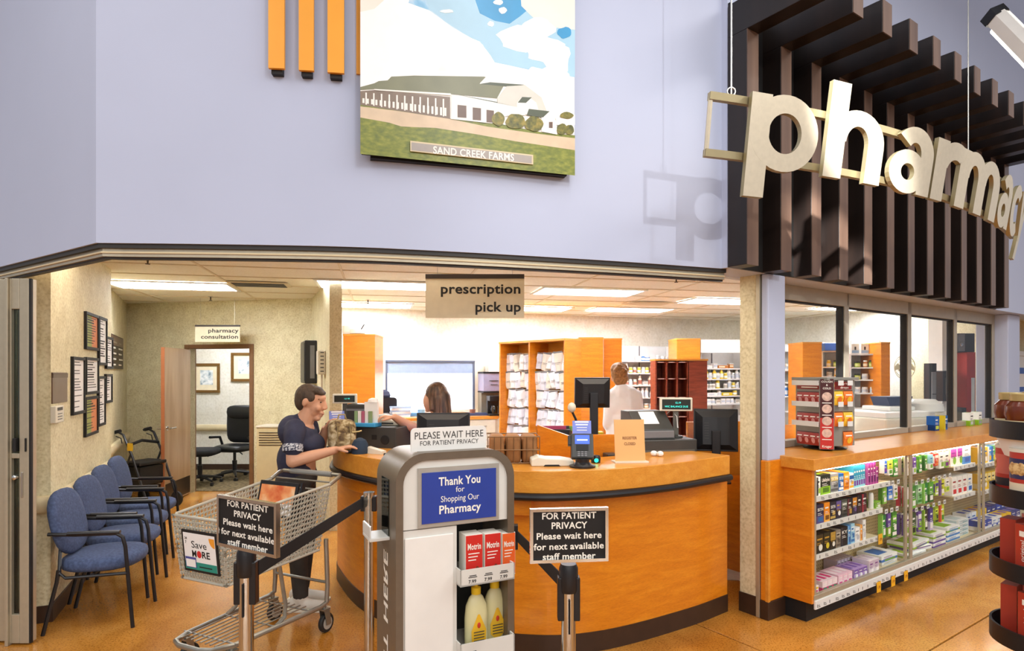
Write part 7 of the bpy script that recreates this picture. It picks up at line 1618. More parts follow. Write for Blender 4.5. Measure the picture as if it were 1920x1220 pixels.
# blue and white notice on the door beyond
ud2 = u_at(1908, 1.0); nt_ = thing('door_notice', 'blue and white notice on the white door at the far right', 'notice', S(ud2, 1.05, 1.30)); MB().obox(S(ud2, 1.052, Zy(737, 8.3)), U*0.45, N*0.006, ZV*(Zy(688, 8.3)-Zy(737, 8.3))).build('sheet', M_paperw, nt_, world=True)
zt1 = Zy(688, 8.3); zb1 = Zy(737, 8.3); M_nb = mat('notice_blue', '2a5ab0', 0.5); MB().obox(S(ud2, 1.05, zt1-0.09), U*0.45, N*0.002, ZV*0.09).build('blue_band', M_nb, nt_, world=True); MB().obox(S(ud2, 1.05, zb1), U*0.45, N*0.002, ZV*0.07).build('blue_band', M_nb, nt_, world=True); MB().text('You', S(ud2+0.05, 1.0492, zt1-0.07), U, ZV, 0.05, 0.13, 1).build('lettering', M_whiteink, nt_, world=True)
# ================================================================ things on and behind the service counter
ZT = 1.0605; ZW = 0.8105
def at_y(px, y, z): return Vector((X(px, y), y, z))
def face_cam(px): return -math.atan((px-960)/FPX)
M_screen = emit_mat('screen_blue', '3a58c8', 1.2); M_cyan = emit_mat('vfd_cyan', '3ad8c8', 1.5)
# wire basket of brown paper bags
wbk = thing('wire_basket', 'wire basket filled with brown paper bags on the counter', 'basket', at_y(961, 3.78, ZT), R(4)); w, d, h = 0.155, 0.11, 0.165
b = MB()
for z in (0.004, h*0.5, h-0.004):
    b.tube([(-w, -d, z), (w, -d, z), (w, d, z), (-w, d, z)], 0.004, 6, closed=True)
b.build('wire_frame', mat('bronze_wire', '7a5a3a', 0.4, metal=0.6), wbk)
for k in range(9): MB().tube([(-w+2*w*k/8, -d, 0.004), (-w+2*w*k/8, -d, h)], 0.003, 5).build('wire', mat('bronze_wire', '7a5a3a', 0.4, metal=0.6), wbk)
M_kraft = mat('kraft_paper', '9a6a3c', 0.75, var=0.18, scale=12, bump=0.4, bscale=18)
for k in range(3):
    b = MB(); sball(b, (0, 0, 0.082), (0.047, 0.095, 0.085), 0.35, 0.35, 14, 8); simple('paper_bag', b, M_kraft, at_y(961, 3.78, ZT)+Vector((-0.098+0.098*k, 0, 0)), 'brown paper bag in the wire basket, %s from the left' % ORD[k], 'paper bag', R(4), 'paper bags in the wire basket', True)
# cream phone
ph = thing('cream_phone', 'cream desk phone lying low beside the card reader', 'phone', at_y(1036, 3.63, ZT), R(3)); MB().prism([(-0.13, -0.06, 0), (0.12, -0.06, 0), (0.12, -0.06, 0.03), (0.05, -0.06, 0.042), (-0.04, -0.06, 0.045), (-0.09, -0.06, 0.055), (-0.13, -0.06, 0.04)], (0, 0.14, 0)).build('body', M_offw, ph, bevel=0.006); MB().prism([(-0.06, -0.061, 0), (0.04, -0.061, 0), (0.03, -0.061, 0.010), (-0.05, -0.061, 0.010)], (0, 0.002, 0)).build('front_gap', M_blackm, ph)
# card reader
def card_reader(loc, rz, lab):
    t = thing('card_reader', lab, 'card reader', loc, rz)
    MB().lathe([(0.075, 0), (0.076, 0.01), (0.055, 0.016), (0.04, 0.03), (0.042, 0.05)], 20).build('base', M_black, t, smooth=True)
    tl = Matrix.Rotation(R(-24), 4, 'X'); 
    def V(x, y, z): return Vector((0, 0, 0.045)) + tl @ Vector((x, y, z))
    def tb(x0, y0, z0, x1, y1, z1): return MB().obox(V(x0, y0, z0), tl.to_3x3() @ Vector((x1-x0, 0, 0)), tl.to_3x3() @ Vector((0, y1-y0, 0)), tl.to_3x3() @ Vector((0, 0, z1-z0)))
    tb(-0.065, -0.02, 0, 0.065, 0.02, 0.15).build('body', M_dark, t, bevel=0.008)
    tb(-0.083, -0.012, 0.08, -0.062, 0.02, 0.14).build('card_slot', M_black, t, bevel=0.004)
    s = tb(-0.042, -0.023, 0.085, 0.042, -0.0195, 0.138); o = s.build('screen', M_screen, t); q = tb(-0.03, -0.0245, 0.105, 0.03, -0.0235, 0.112); q.build('screen_text', emit_mat('screen_white', 'e8ecff', 1.5), o)
    tb(-0.035, -0.024, 0.045, 0.035, -0.0195, 0.08).build('shade', M_blackm, t)
    for r in range(3):
        for c in range(3): tb(-0.028+0.02*c, -0.025, 0.032-0.011*r, -0.014+0.02*c, -0.0195, 0.040-0.011*r).build('key', M_grey, t)
    tb(-0.055, 0.0, 0.155, 0.055, 0.004, 0.235).build('blue_card', mat('periwinkle_card', '7a8ad8', 0.5), t)
    q = MB()
    for k, (wv, hv) in enumerate(((0.04, 0.009), (0.036, 0.008), (0.03, 0.004), (0.03, 0.004))):
        z = 0.222-0.016*k; q.obox(V(-wv, -0.001, z), tl.to_3x3() @ Vector((2*wv, 0, 0)), tl.to_3x3() @ Vector((0, 0.0006, 0)), tl.to_3x3() @ Vector((0, 0, hv)))
    o = q.build('card_print', M_whiteink, t); o['kind'] = 'stuff'
    return t
card_reader(at_y(1092, 3.55, ZT), R(-4), 'black card reader with blue screen and blue card, front middle of counter')
card_reader(at_y(633, 4.50, ZT), R(20), 'card reader with tilted blue card beyond the camouflage backpack')
# orange register closed sign
ws = X(1211, 3.74)-X(1153, 3.74); hs = Zy(787, 3.74)-ZT
rc = thing('closed_sign', 'orange register closed card standing on the counter', 'sign', at_y(1182, 3.74, ZT), R(6)); MB().obox((-ws/2, 0, 0.008), (ws, 0, 0), (0, 0.004, 0), (0, 0.03, hs-0.008)).build('card', mat('peach_card', 'f0b878', 0.5, var=0.02), rc); MB().box(-ws/2-0.01, -0.035, 0, ws/2+0.01, 0.06, 0.008).build('holder_base', M_offw, rc); MB().obox((-ws/2-0.004, -0.003, 0.004), (ws+0.008, 0, 0), (0, 0.002, 0), (0, 0.03, hs)).build('holder_shield', glass_mat('clear_acrylic', 'fdfdfb', 0.02), rc)
b = MB(); sl = Vector((0, 0.03, hs-0.008)).normalized()
for tx, fz, fw in (('REGISTER', 0.52, 0.48), ('CLOSED', 0.38, 0.38)): b.text(tx, Vector((0, -0.0006, 0.008))+Vector((0, 0.03, hs-0.008))*fz, (1, 0, 0), sl, 0.016, ws*fw, 1, 'c')
b.build('lettering', mat('brown_ink', '7a3a14', 0.6), rc)
# registers
rb = thing('cash_register', 'dark grey cash register with printer behind the closed sign', 'register', at_y(1212, 4.42, ZW), R(12)); wR = 0.30
MB().box(-wR, -0.18, 0, wR, 0.2, 0.33).build('cash_drawer', M_dark, rb, bevel=0.006); MB().box(-wR+0.02, -0.184, 0.03, wR-0.02, -0.179, 0.26).build('drawer_front', mat('warm_grey_plastic', '5c5b54', 0.45), rb); MB().prism([(-0.13, -0.15, 0.33), (-0.13, 0.17, 0.33), (-0.13, 0.17, 0.52), (-0.13, 0.02, 0.52), (-0.13, -0.13, 0.40)], (0.28, 0, 0)).build('printer_body', M_dark, rb, bevel=0.006); MB().box(-0.12, -0.155, 0.34, 0.14, -0.14, 0.39).build('printer_lip', M_grey, rb, bevel=0.004)
MB().obox((-0.06, -0.085, 0.432), (0.12, 0, 0), (0, 0.10, 0.08), (0, -0.002, 0.0026)).build('info_label', M_paperw, rb)
MB().tube([(0.16, 0.0, 0.50), (0.19, -0.02, 0.53), (0.215, -0.05, 0.48), (0.215, -0.06, 0.40)], 0.02, 6, flat=0.15).build('receipt', M_paperw, rb)
def pole_display(px, y, py0, py1, wpx, lab, rows, zbase):
    z1, z0 = Zy(py0, y), Zy(py1, y); w = wpx/FPX*y; t = thing('pole_display', lab, 'customer display', at_y(px, y, zbase), face_cam(px)*0.5); z0 -= zbase; z1 -= zbase
    MB().lathe([(0.05, 0), (0.05, 0.012), (0.02, 0.02)], 16).build('foot', M_dark, t, smooth=True); MB().box(-0.018, -0.012, 0.012, 0.018, 0.012, z0).build('pole', mat('warm_grey_plastic', '5c5b54', 0.45), t); MB().box(-w/2, -0.03, z0, w/2, 0.02, z1).build('case', M_offw, t, bevel=0.006); MB().box(-w/2+0.014, -0.032, z0+0.012, w/2-0.014, -0.0295, z1-0.012).build('window', mat('display_dark', '2c322c', 0.2), t)
    b = MB(); h = z1-z0
    for tx, fz, fx in rows: b.text(tx, (w*fx, -0.0328, z0+h*fz), (1, 0, 0), ZV, h*0.13, None, 0, 'c')
    b.build('digits', M_cyan, t)
pole_display(1267, 4.42, 745, 770, 59, 'cream customer display with green digits above the right register', [('12.19', 0.56, 0.05), ('WIC BALANCE DUE', 0.28, 0.0)], ZW+0.331)
# monitors
def monitor(px, py, y, w, h, rz, lab, zbase, pole=None, tilt=6):
    zc = Zy(py, y); t = thing('computer_monitor', lab, 'monitor', at_y(px, y, zbase), rz); zr = zc-zbase; tl = Matrix.Rotation(R(tilt), 3, 'X')
    def V(x, yy, z): return Vector((0, 0, zr))+tl @ Vector((x, yy, z))
    MB().obox(V(-w/2, 0.0, -h/2), tl @ Vector((w, 0, 0)), tl @ Vector((0, 0.025, 0)), tl @ Vector((0, 0, h))).build('bezel', M_black, t, bevel=0.004)
    b = MB(); b.prism([V(-w*0.46, 0, -h*0.44), V(w*0.46, 0, -h*0.44), V(w*0.46, 0, h*0.44), V(-w*0.46, 0, h*0.44)], Vector((0, 0, 0))+tl @ Vector((0, -0.001, 0)))
    vs = [V(-w*0.47, 0, -h*0.46), V(w*0.47, 0, -h*0.46), V(w*0.47, 0, h*0.46), V(-w*0.47, 0, h*0.46), V(-w*0.3, -0.03, -h*0.34), V(w*0.3, -0.03, -h*0.34), V(w*0.3, -0.03, h*0.3), V(-w*0.3, -0.03, h*0.3)]
    MB().add(vs, [(0, 1, 5, 4), (1, 2, 6, 5), (2, 3, 7, 6), (3, 0, 4, 7), (4, 5, 6, 7)]).build('back_shell', M_black, t)
    for k in range(7): MB().obox(V(-w*0.26, -0.031, -h*0.2+k*h*0.06), tl @ Vector((w*0.10, 0, 0)), tl @ Vector((0, 0.002, 0)), tl @ Vector((0, 0, h*0.012))).build('vent_slot', M_dark, t)
    MB().obox(V(-w/2+0.004, 0.0251, -h/2+0.01), tl @ Vector((w-0.008, 0, 0)), tl @ Vector((0, 0.001, 0)), tl @ Vector((0, 0, h-0.02))).build('screen', M_screen, t)
    MB().box(-0.03, -0.055, 0.012, 0.03, -0.03, zr).build('neck', M_black, t, bevel=0.004); MB().rbox((0, -0.03, 0.006), (0.2, 0.16, 0.012), 0.03, 'z').build('foot', M_black, t)
    return t
monitor(1111, 736, 4.55, 0.265, 0.225, R(6), 'black monitor raised on a pole in front of the man in white', ZW, tilt=4)
monitor(1342, 806, 4.50, 0.31, 0.31, R(-14), 'black monitor seen from behind beside the cream jamb', ZW, tilt=-4)
monitor(831, 806, 4.45, 0.385, 0.25, R(0), 'black monitor in front of the seated woman', ZW, tilt=-4)
# wooden dividers and boards behind the counter
simple('counter_divider', MB().box(-0.22, 0, 0, 0.24, 0.03, Zy(790, 4.75)-ZW), M_wood, at_y(1340, 4.75, ZW), 'orange wood divider board behind the right monitor', 'divider', R(8), None, False, 0.003)
simple('counter_divider', MB().prism([(-0.12, 0, 0), (0.12, 0, 0), (0.12, 0, 0.36), (-0.12, 0, 0.43)], (0, 0.02, 0)), M_wood, at_y(1038, 4.25, ZW), 'slanted orange wood board left of the card reader', 'divider', R(-22))
simple('counter_divider', MB().box(-0.14, 0, 0, 0.14, 0.02, 0.38), M_wood, at_y(1118, 4.12, ZW), 'orange wood board right of the card reader', 'divider', R(6))
simple('speaker_box', MB().box(-0.04, -0.05, 0, 0.04, 0.05, 0.26), M_dark, at_y(1145, 4.08, ZW+0.0), 'dark grey box standing left of the closed sign', 'box', R(10), None, False, 0.006)
sc_ = thing('hand_scanner', 'black scanner with glowing green light on the counter', 'scanner', at_y(1117, 3.72, ZT), R(0)); MB().lathe([(0.028, 0), (0.03, 0.03), (0.022, 0.045)], 14).build('body', M_black, sc_, smooth=True); MB().lathe([(0.013, 0), (0.01, 0.004)], 12, (0, -0.028, 0.018), Matrix.Rotation(pi/2, 3, 'X')).build('light', emit_mat('scanner_green', '20d8a8', 2.0), sc_)
for k in range(2): simple('crumpled_paper', MB().ball((0, 0, 0.018), (0.024, 0.02, 0.018), 7, 5), M_paperw, at_y(1226+k*12, 4.02-k*0.02, ZT), ['crumpled white paper left of the pair under the register', 'crumpled white paper right of the pair under the register'][k], 'paper', 0.5*k)
ft = thing('file_tray', 'black file tray holding coloured folders behind the slanted board', 'file tray', at_y(1040, 4.60, ZW), R(-10)); MB().box(-0.12, -0.12, 0, 0.12, 0.14, 0.38).build('tray_body', M_blackm, ft, bevel=0.004)
for k, c in enumerate(('a8325a', '2a2a30', '7fae3a', 'c8c4bc', 'e8b42a')): MB().obox((-0.10+0.02*k, -0.11+0.04*k, 0.36), (0.19, 0.05, 0), (0, 0.012, 0), (0, 0, 0.045-0.004*k)).build('folder', mat('folder_'+c, c, 0.5), ft)
lm = thing('gooseneck_scanner', 'white headed gooseneck scanner left of the raised monitor', 'scanner', at_y(1082, 4.45, ZW)); MB().lathe([(0.05, 0), (0.05, 0.01), (0.01, 0.02)], 14).build('foot', M_black, lm, smooth=True); MB().tube([(0, 0, 0.01), (0.01, 0, 0.35), (-0.01, 0, 0.46), (-0.035, -0.01, 0.51)], 0.009, 8).build('neck', M_black, lm, smooth=True); MB().ball((-0.04, -0.02, 0.545), (0.03, 0.03, 0.036), 12, 8).build('head', M_offw, lm, smooth=True)
for k in range(4): simple('pill_tray_stack', MB().box(-0.05, -0.05, 0, 0.05, 0.05, 0.022), M_white, at_y(1098, 5.2, 0.97+0.0225*k), 'white tray in the small stack below the raised monitor, %s from the bottom' % ORD[k], 'tray', 0, 'small white tray stack')
simple('yellow_bin', MB().box(-0.06, -0.05, 0, 0.06, 0.05, 0.14), mat('yellow_plastic', 'e0c020', 0.4), at_y(1117, 5.2, 0.97), 'yellow bin just under the raised monitor', 'bin', 0, None, False, 0.006)
isl = thing('dispensing_bench', 'orange wood dispensing bench in front of the man in white', 'counter', (X(1130, 5.3), 5.3, 0)); MB().box(-0.5, -0.2, 0.93, 0.9, 0.45, 0.97).build('bench_top', M_woodh, isl, bevel=0.003); MB().box(-0.48, -0.17, 0, 0.88, 0.42, 0.93).build('body', M_wood, isl)
simple('brown_bowl', MB().lathe([(0.03, 0), (0.06, 0.03), (0.062, 0.06), (0.05, 0.06)], 14), M_mahog, at_y(1211, 5.3, 0.97+0.0), 'small brown bowl on the bench beside the man in white', 'bowl', 0, None, True)
# ---- left end of the counter: first register
rl = thing('cash_register', 'dark grey two-tier register behind the backpack', 'register', at_y(722, 4.62, ZW), R(-16)); MB().box(-0.16, -0.16, 0, 0.17, 0.2, 0.22).build('cash_drawer', mat('warm_grey_plastic', '5c5b54', 0.45), rl, bevel=0.006); MB().box(-0.165, -0.165, 0.225, 0.175, 0.2, 0.40).build('upper_unit', M_dark, rl, bevel=0.006)
MB().lathe([(0.035, 0), (0.033, 0.004)], 18, (0.085, -0.166, 0.31), Matrix.Rotation(pi/2, 3, 'X')).build('speaker_disc', M_blackm, rl); MB().box(-0.02, -0.168, 0.31, 0.02, -0.165, 0.345).build('vent', M_blackm, rl)
zr = ZW+0.4005
tp = thing('receipt_printer', 'dark receipt printer below the left customer display', 'printer', at_y(680, 4.66, zr), R(-10)); MB().box(-0.10, -0.07, 0, 0.07, 0.1, 0.16).build('body', M_dark, tp, bevel=0.01); MB().box(-0.10, -0.074, 0.11, 0.07, -0.06, 0.125).build('lip', M_grey, tp)
pole_display(647, 4.72, 738, 756, 44, 'cream customer display left of the tall wood cabinet', [('1.21 00', 0.45, 0.1)], ZT)
hd = thing('leaflet_holder', 'white leaflet holder with pink and green cards on the register', 'holder', at_y(688, 4.50, zr), R(-14)); MB().box(-0.09, -0.05, 0, 0.09, 0.06, 0.03).build('blue_base', mat('cyan_tissue', '3a9ad0', 0.5), hd, bevel=0.006); MB().box(-0.02, 0.0, 0.03, 0.085, 0.02, 0.18).build('back_card', M_paperw, hd); MB().lathe([(0.04, 0), (0.035, 0.02), (0.01, 0.03)], 14, (0.035, 0.03, 0.18)).build('tissue_top', M_paperw, hd, smooth=True)
for k, c in enumerate(('8aa878', 'e8e4e0', 'b8607a', 'e8e4e0', '8aa070')): MB().box(-0.085+0.028*k, -0.03, 0.03, -0.06+0.028*k, -0.015, 0.115).build('leaflet', mat('leaflet_'+c, c, 0.6), hd)
kp = thing('cream_phone', 'cream telephone on the register under the reaching hand', 'phone', at_y(733, 4.68, zr), R(-16)); MB().prism([(-0.11, -0.06, 0), (0.11, -0.06, 0), (0.11, -0.06, 0.02), (-0.02, -0.06, 0.05), (-0.11, -0.06, 0.05)], (0, 0.14, 0)).build('body', M_offw, kp, bevel=0.005); MB().box(-0.06, -0.062, 0.01, 0.05, -0.06, 0.02).build('front_gap', M_dark, kp)
MB().tube([(-0.1, -0.03, 0.062), (-0.03, -0.03, 0.07), (0.06, -0.03, 0.055)], 0.015, 8).build('handset', M_white, kp, smooth=True)
# backpack, cap, paper strip, tray of trinkets
M_camo = ramp_mat('desert_camouflage', [(0.34, '5a4630'), (0.46, '8f7850'), (0.56, 'b8a47c'), (0.7, 'd8cbaa')], 22, 0.85, (1, 1, 1), 2.0, distort=0.8)
bp = thing('backpack', 'small desert camouflage backpack on the counter beside the woman', 'backpack', at_y(641, 4.33, ZT), R(25)); b = MB(); sball(b, (0, 0, 0.105), (0.095, 0.075, 0.112), 0.45, 0.55, 20, 12); b.build('body', M_camo, bp, smooth=True, angle=80); b = MB(); sball(b, (0.01, -0.07, 0.07), (0.065, 0.03, 0.06), 0.4, 0.5, 16, 8); b.build('front_pocket', M_camo, bp, smooth=True, angle=80)
M_strap = mat('tan_webbing', 'a89468', 0.8, var=0.1)
for s in (-1, 1): MB().tube([(s*0.04, -0.078, 0.02), (s*0.045, -0.10, 0.10), (s*0.04, -0.065, 0.19), (s*0.03, 0, 0.222)], 0.010, 6, flat=0.3).build('strap', M_strap, bp)
MB().tube([(-0.03, 0, 0.215), (-0.02, 0, 0.25), (0.02, 0, 0.25), (0.03, 0, 0.215)], 0.006, 6).build('grab_handle', M_strap, bp); MB().tube([(0.06, -0.07, 0.13), (0.10, -0.09, 0.135), (0.12, -0.085, 0.14)], 0.005, 6).build('buckle', mat('tan_buckle', 'd8c48a', 0.5), bp)
hc_ = thing('baseball_cap', 'navy blue cap lying on the counter under the woman\'s hand', 'cap', at_y(672, 4.16, ZT), R(-20)); M_navy = mat('navy_cap_fabric', '24364a', 0.8, var=0.1)
b = MB(); b.lathe([(0.055, 0), (0.058, 0.02), (0.055, 0.06), (0.04, 0.09), (0.012, 0.105)], 18, (0.012, 0, 0)); b.build('crown', M_navy, hc_, smooth=True); b = MB(); b.prism([(-0.045+0.055*math.cos(a), 0.058*math.sin(a), 0.006) for a in [pi/2+pi*k/10 for k in range(11)]], (0, 0, 0.006)); b.build('visor', M_navy, hc_)
simple('paper_roll_strip', MB().prism([(-0.07, 0, 0), (0.06, 0, 0), (0.06, 0, 0.02), (-0.07, 0, 0.045)], (0, 0.05, 0)), M_offw, at_y(702, 4.12, ZT), 'cream strip of paper lying right of the navy cap', 'paper', R(-25))
tr_ = thing('trinket_tray', 'black tray with small red yellow and blue trinkets on the counter', 'tray', at_y(749, 3.92, ZT), R(-30)); MB().box(-0.09, -0.045, 0, 0.09, 0.045, 0.008).build('tray_floor', M_blackm, tr_)
for s in (-1, 1): MB().box(-0.09, s*0.045-0.003, 0.008, 0.09, s*0.045+0.003, 0.03).build('rim', M_blackm, tr_); MB().box(s*0.09-0.003, -0.045, 0.008, s*0.09+0.003, 0.045, 0.03).build('rim', M_blackm, tr_)
for k, (x, y, r, c, cn) in enumerate(((-0.05, 0.0, 0.026, 'd8452a', 'red'), (0.0, 0.012, 0.03, 'c8ccd8', 'white'), (0.05, 0.0, 0.03, '2c3a6a', 'navy'), (-0.02, -0.022, 0.017, 'f0c02a', 'yellow'))):
    q = Matrix.Rotation(R(-30), 3, 'Z') @ Vector((x, y, 0.0085)); simple('trinket', MB().ball((0, 0, r*0.9), (r*1.2, r, r*0.9), 10, 7), mat('trinket_'+cn, c, 0.4), at_y(749, 3.92, ZT)+q, 'small %s trinket in the black counter tray' % cn, 'trinket', 0, 'trinkets in the counter tray', True)
# ================================================================ round tiered rack at the right edge
TR = Vector((2.045, 2.30, 0)); rk = thing('tiered_rack', 'black round tiered display rack at the right edge', 'display rack', TR); rt = 0.205
MB().lathe([(0.24, 0), (0.24, 0.02), (0.05, 0.04)], 32).build('base', M_black, rk, smooth=True); MB().lathe([(0.025, 0.02), (0.025, 1.62)], 14).build('pole', M_black, rk, smooth=True)
TZ = [Zy(820, 2.3), Zy(946, 2.3), Zy(1082, 2.3), Zy(1208, 2.3), 0.30]
for z in TZ:
    MB().lathe([(0.02, z-0.004), (rt, z-0.004), (rt, z+0.062), (rt-0.008, z+0.062), (rt-0.008, z+0.002), (0.02, z+0.002)], 40).build('tray', M_black, rk, smooth=True)
MB().lathe([(0.06, TZ[0]-0.12), (0.16, TZ[0]-0.075), (0.185, TZ[0]-0.0045)], 32).build('white_collar', M_white, rk, smooth=True)
def ring_pos(k, n, r, a0): a = a0+2*pi*k/n; return TR+Vector((r*math.cos(a), r*math.sin(a), 0)), a
M_honey = mat('amber_syrup', '6a2a0a', 0.18, var=0.2, scale=8, coat=0.4)
for k in range(7):
    p, a = ring_pos(k, 7, 0.142, R(182)); t = thing('syrup_jar', 'amber jar with cream lid on the top tier, %s' % ['nearest the left edge', 'second clockwise from the left edge', 'third around', 'fourth around', 'fifth around', 'sixth around', 'seventh around'][k], 'jar', p+ZV*(TZ[0]+0.0025), a+pi/2, 'amber jars on the top tier')
    hj = 0.16; MB().lathe([(0.045, 0), (0.048, 0.006), (0.048, 0.07), (0.052, 0.085), (0.05, 0.115), (0.036, 0.13), (0.032, 0.135)], 18).build('glass_body', M_honey, t, smooth=True); MB().lathe([(0.036, 0.135), (0.037, 0.16), (0.034, 0.163)], 18).build('lid', mat('gold_cream_lid', 'b09a64', 0.4, metal=0.3), t, smooth=True); MB().lathe([(0.0486, 0.008), (0.0486, 0.062)], 18, (0, 0, 0)).build('label', mat('cream_label', 'dcc89a', 0.6) if k % 2 == 0 else mat('orange_label', 'e09a3a', 0.6), t, smooth=True); MB().box(-0.018, -0.0505, 0.02, 0.018, -0.0488, 0.05).build('label_mark', mat('navy_mark', '2a2c4a', 0.5), t)
for k in range(6):
    p, a = ring_pos(k, 6, 0.132, R(190)); t = thing('oats_canister', 'oats canister with red and blue label on the second tier, %s' % ['nearest the left edge', 'second around from left', 'third around', 'fourth around', 'fifth around', 'sixth around'][k], 'canister', p+ZV*(TZ[1]+0.0025), a+pi/2, 'oats canisters on the second tier')
    MB().lathe([(0.055, 0), (0.056, 0.003), (0.056, 0.20)], 22).build('tube', mat('canister_red', 'b8382c', 0.45, var=0.06), t, smooth=True); MB().lathe([(0.058, 0.198), (0.058, 0.21), (0.052, 0.213)], 22).build('lid', M_offw, t, smooth=True); MB().lathe([(0.0565, 0.10), (0.0565, 0.175)], 22).build('label_band', mat('canister_navy', '2c2c56', 0.45) if k % 2 == 0 else mat('canister_pink', 'd06a5a', 0.45), t, smooth=True)
    MB().ball((0, -0.049, 0.137), (0.033, 0.0095, 0.033), 14, 8).build('bowl_picture', ramp_mat('oats_print', [(0.4, 'a8783c'), (0.6, 'e0c084')], 60, 0.6), t, smooth=True); MB().lathe([(0.0565, 0.055), (0.0565, 0.085)], 22).build('lower_band', mat('canister_cream', 'e2d2b4', 0.5) if k % 2 == 0 else mat('canister_dark', '2a2024', 0.5), t, smooth=True)
    b = MB(); b.text('quick oats' if k % 2 else 'oats', (0, -0.0572, 0.022), (1, 0, 0), ZV, 0.016, 0.06, 1, 'c'); b.build('lettering', M_whiteink, t)
for tier, nm in ((2, 'third'), (3, 'fourth')):
    for k in range(6):
        p, a = ring_pos(k, 6, 0.135, R(196 if tier == 2 else 200)); cw, cd_, chh = 0.085, 0.05, 0.20
        b = MB(); b.mat(0).box(-cw/2, -cd_/2, 0, cw/2, cd_/2, chh); b.mat(1).quad((-cw/2-0.0006, cd_/2, 0), (-cw/2-0.0006, -cd_/2, 0), (-cw/2-0.0006, -cd_/2, chh), (-cw/2-0.0006, cd_/2, chh)); b.mat(2).box(-cw*0.4, -cd_/2-0.001, chh*0.06, -cw*0.05, -cd_/2, chh*0.22); b.mat(3).text('original', (-cw*0.05, -cd_/2-0.0012, chh*0.32), ZV, (-1, 0, 0), 0.016, 0.08, 0); b.mat(4).box(cw*0.05, -cd_/2-0.001, chh*0.30, cw*0.46, -cd_/2, chh*0.78); b.mat(3).box(-cw*0.3, -cd_/2-0.001, chh*0.78, 0.0, -cd_/2, chh*0.88)
        o = b.build('cereal_carton', [mat('carton_red', 'b43a28', 0.4, var=0.06), mat('carton_tan_photo', 'b89a6a', 0.5, var=0.2, scale=30), M_ink, M_whiteink, mat('carton_amber', 'd89a3a', 0.5, var=0.15, scale=40)])
        o.location = p+ZV*(TZ[tier]+0.0025); o.rotation_euler = (0, 0, a+pi/2+R(-12)); tag(o, 'red cereal carton on the %s tier of the round rack, %s' % (nm, ['nearest the left edge', 'second around from left', 'third around', 'fourth around', 'fifth around', 'sixth around'][k]), 'box', 'red cartons on the round rack')
# ================================================================ people: voxel-fused bodies, clothes and hair as their own shells
def clay(prims, voxel, smooth, m, name):
    b = MB()
    for p in prims:
        if p[0] == 'c':
            p0, r0, p1, r1 = Vector(p[1]), p[2], Vector(p[3]), p[4]
            n = 4; b.tube([p0+(p1-p0)*i/n for i in range(n+1)], [r0+(r1-r0)*i/n for i in range(n+1)], 12); b.ball(p0, r0, 12, 8); b.ball(p1, r1, 12, 8)
        else: b.ball(p[1], p[2], 16, 10, p[3] if len(p) > 3 else None)
    me = b.mesh('clay', m); o = bpy.data.objects.new('clay', me); COL.objects.link(o)
    md = o.modifiers.new('fuse', 'REMESH'); md.mode = 'VOXEL'; md.voxel_size = voxel; md.use_smooth_shade = True
    if smooth: s = o.modifiers.new('smooth', 'SMOOTH'); s.iterations = smooth; s.factor = 0.5
    bpy.context.view_layer.update(); dg = bpy.context.evaluated_depsgraph_get()
    out = bpy.data.meshes.new_from_object(o.evaluated_get(dg), depsgraph=dg); bpy.data.objects.remove(o)
    out.materials.clear(); out.materials.append(m)
    for p in out.polygons: p.use_smooth = True
    r = bpy.data.objects.new(name, out); COL.objects.link(r); return r
M_skin = mat('skin', 'd6a080', 0.5, var=0.05, scale=10, spec=0.4); M_hairg = mat('dark_grey_brown_hair', '4a3a2c', 0.6, var=0.35, scale=60, stretch=(1, 1, 0.2), bump=0.3)
M_shirt = mat('navy_knit', '2e3046', 0.85, var=0.1, scale=30, bump=0.1); M_pants = mat('charcoal_trousers', '35322e', 0.85, var=0.15)
def hand(root, dirv, up, side, L=0.17, curl=0.5, thumb=1, wr=0.026):
    """palm and five separate fingers; returns clay primitives"""
    d = Vector(dirv).normalized(); s = Vector(side).normalized(); u = d.cross(s).normalized()
    if u.dot(Vector(up)) < 0: u = -u
    r0 = Vector(root); pr = []
    pl = L*0.5
    for k in range(4):
        o = (k-1.5)*0.019; pr.append(('c', r0+d*0.005+s*o*0.6, 0.014, r0+d*pl+s*o, 0.0115))
    for k, fl in enumerate((0.86, 1.0, 0.94, 0.74)):
        o = (k-1.5)*0.0205; b0 = r0+d*pl+s*o; l = L*0.5*fl; c = curl*(1+0.12*k)
        a1, a2, a3 = c*0.5, c*1.1, c*1.6
        p1 = b0+(d*math.cos(a1)-u*math.sin(a1))*l*0.45; p2 = p1+(d*math.cos(a2)-u*math.sin(a2))*l*0.32; p3 = p2+(d*math.cos(a3)-u*math.sin(a3))*l*0.23
        pr += [('c', b0, 0.0098, p1, 0.0090), ('c', p1, 0.0090, p2, 0.0082), ('c', p2, 0.0082, p3, 0.0072)]
    t0 = r0+d*0.02+s*(-0.026)*thumb; t1 = t0+(d*0.7-s*0.6*thumb-u*0.35).normalized()*0.042; t2 = t1+(d*0.9-s*0.15*thumb-u*0.4).normalized()*0.034
    pr += [('c', t0, 0.0135, t1, 0.0108), ('c', t1, 0.0108, t2, 0.0085)]
    return pr
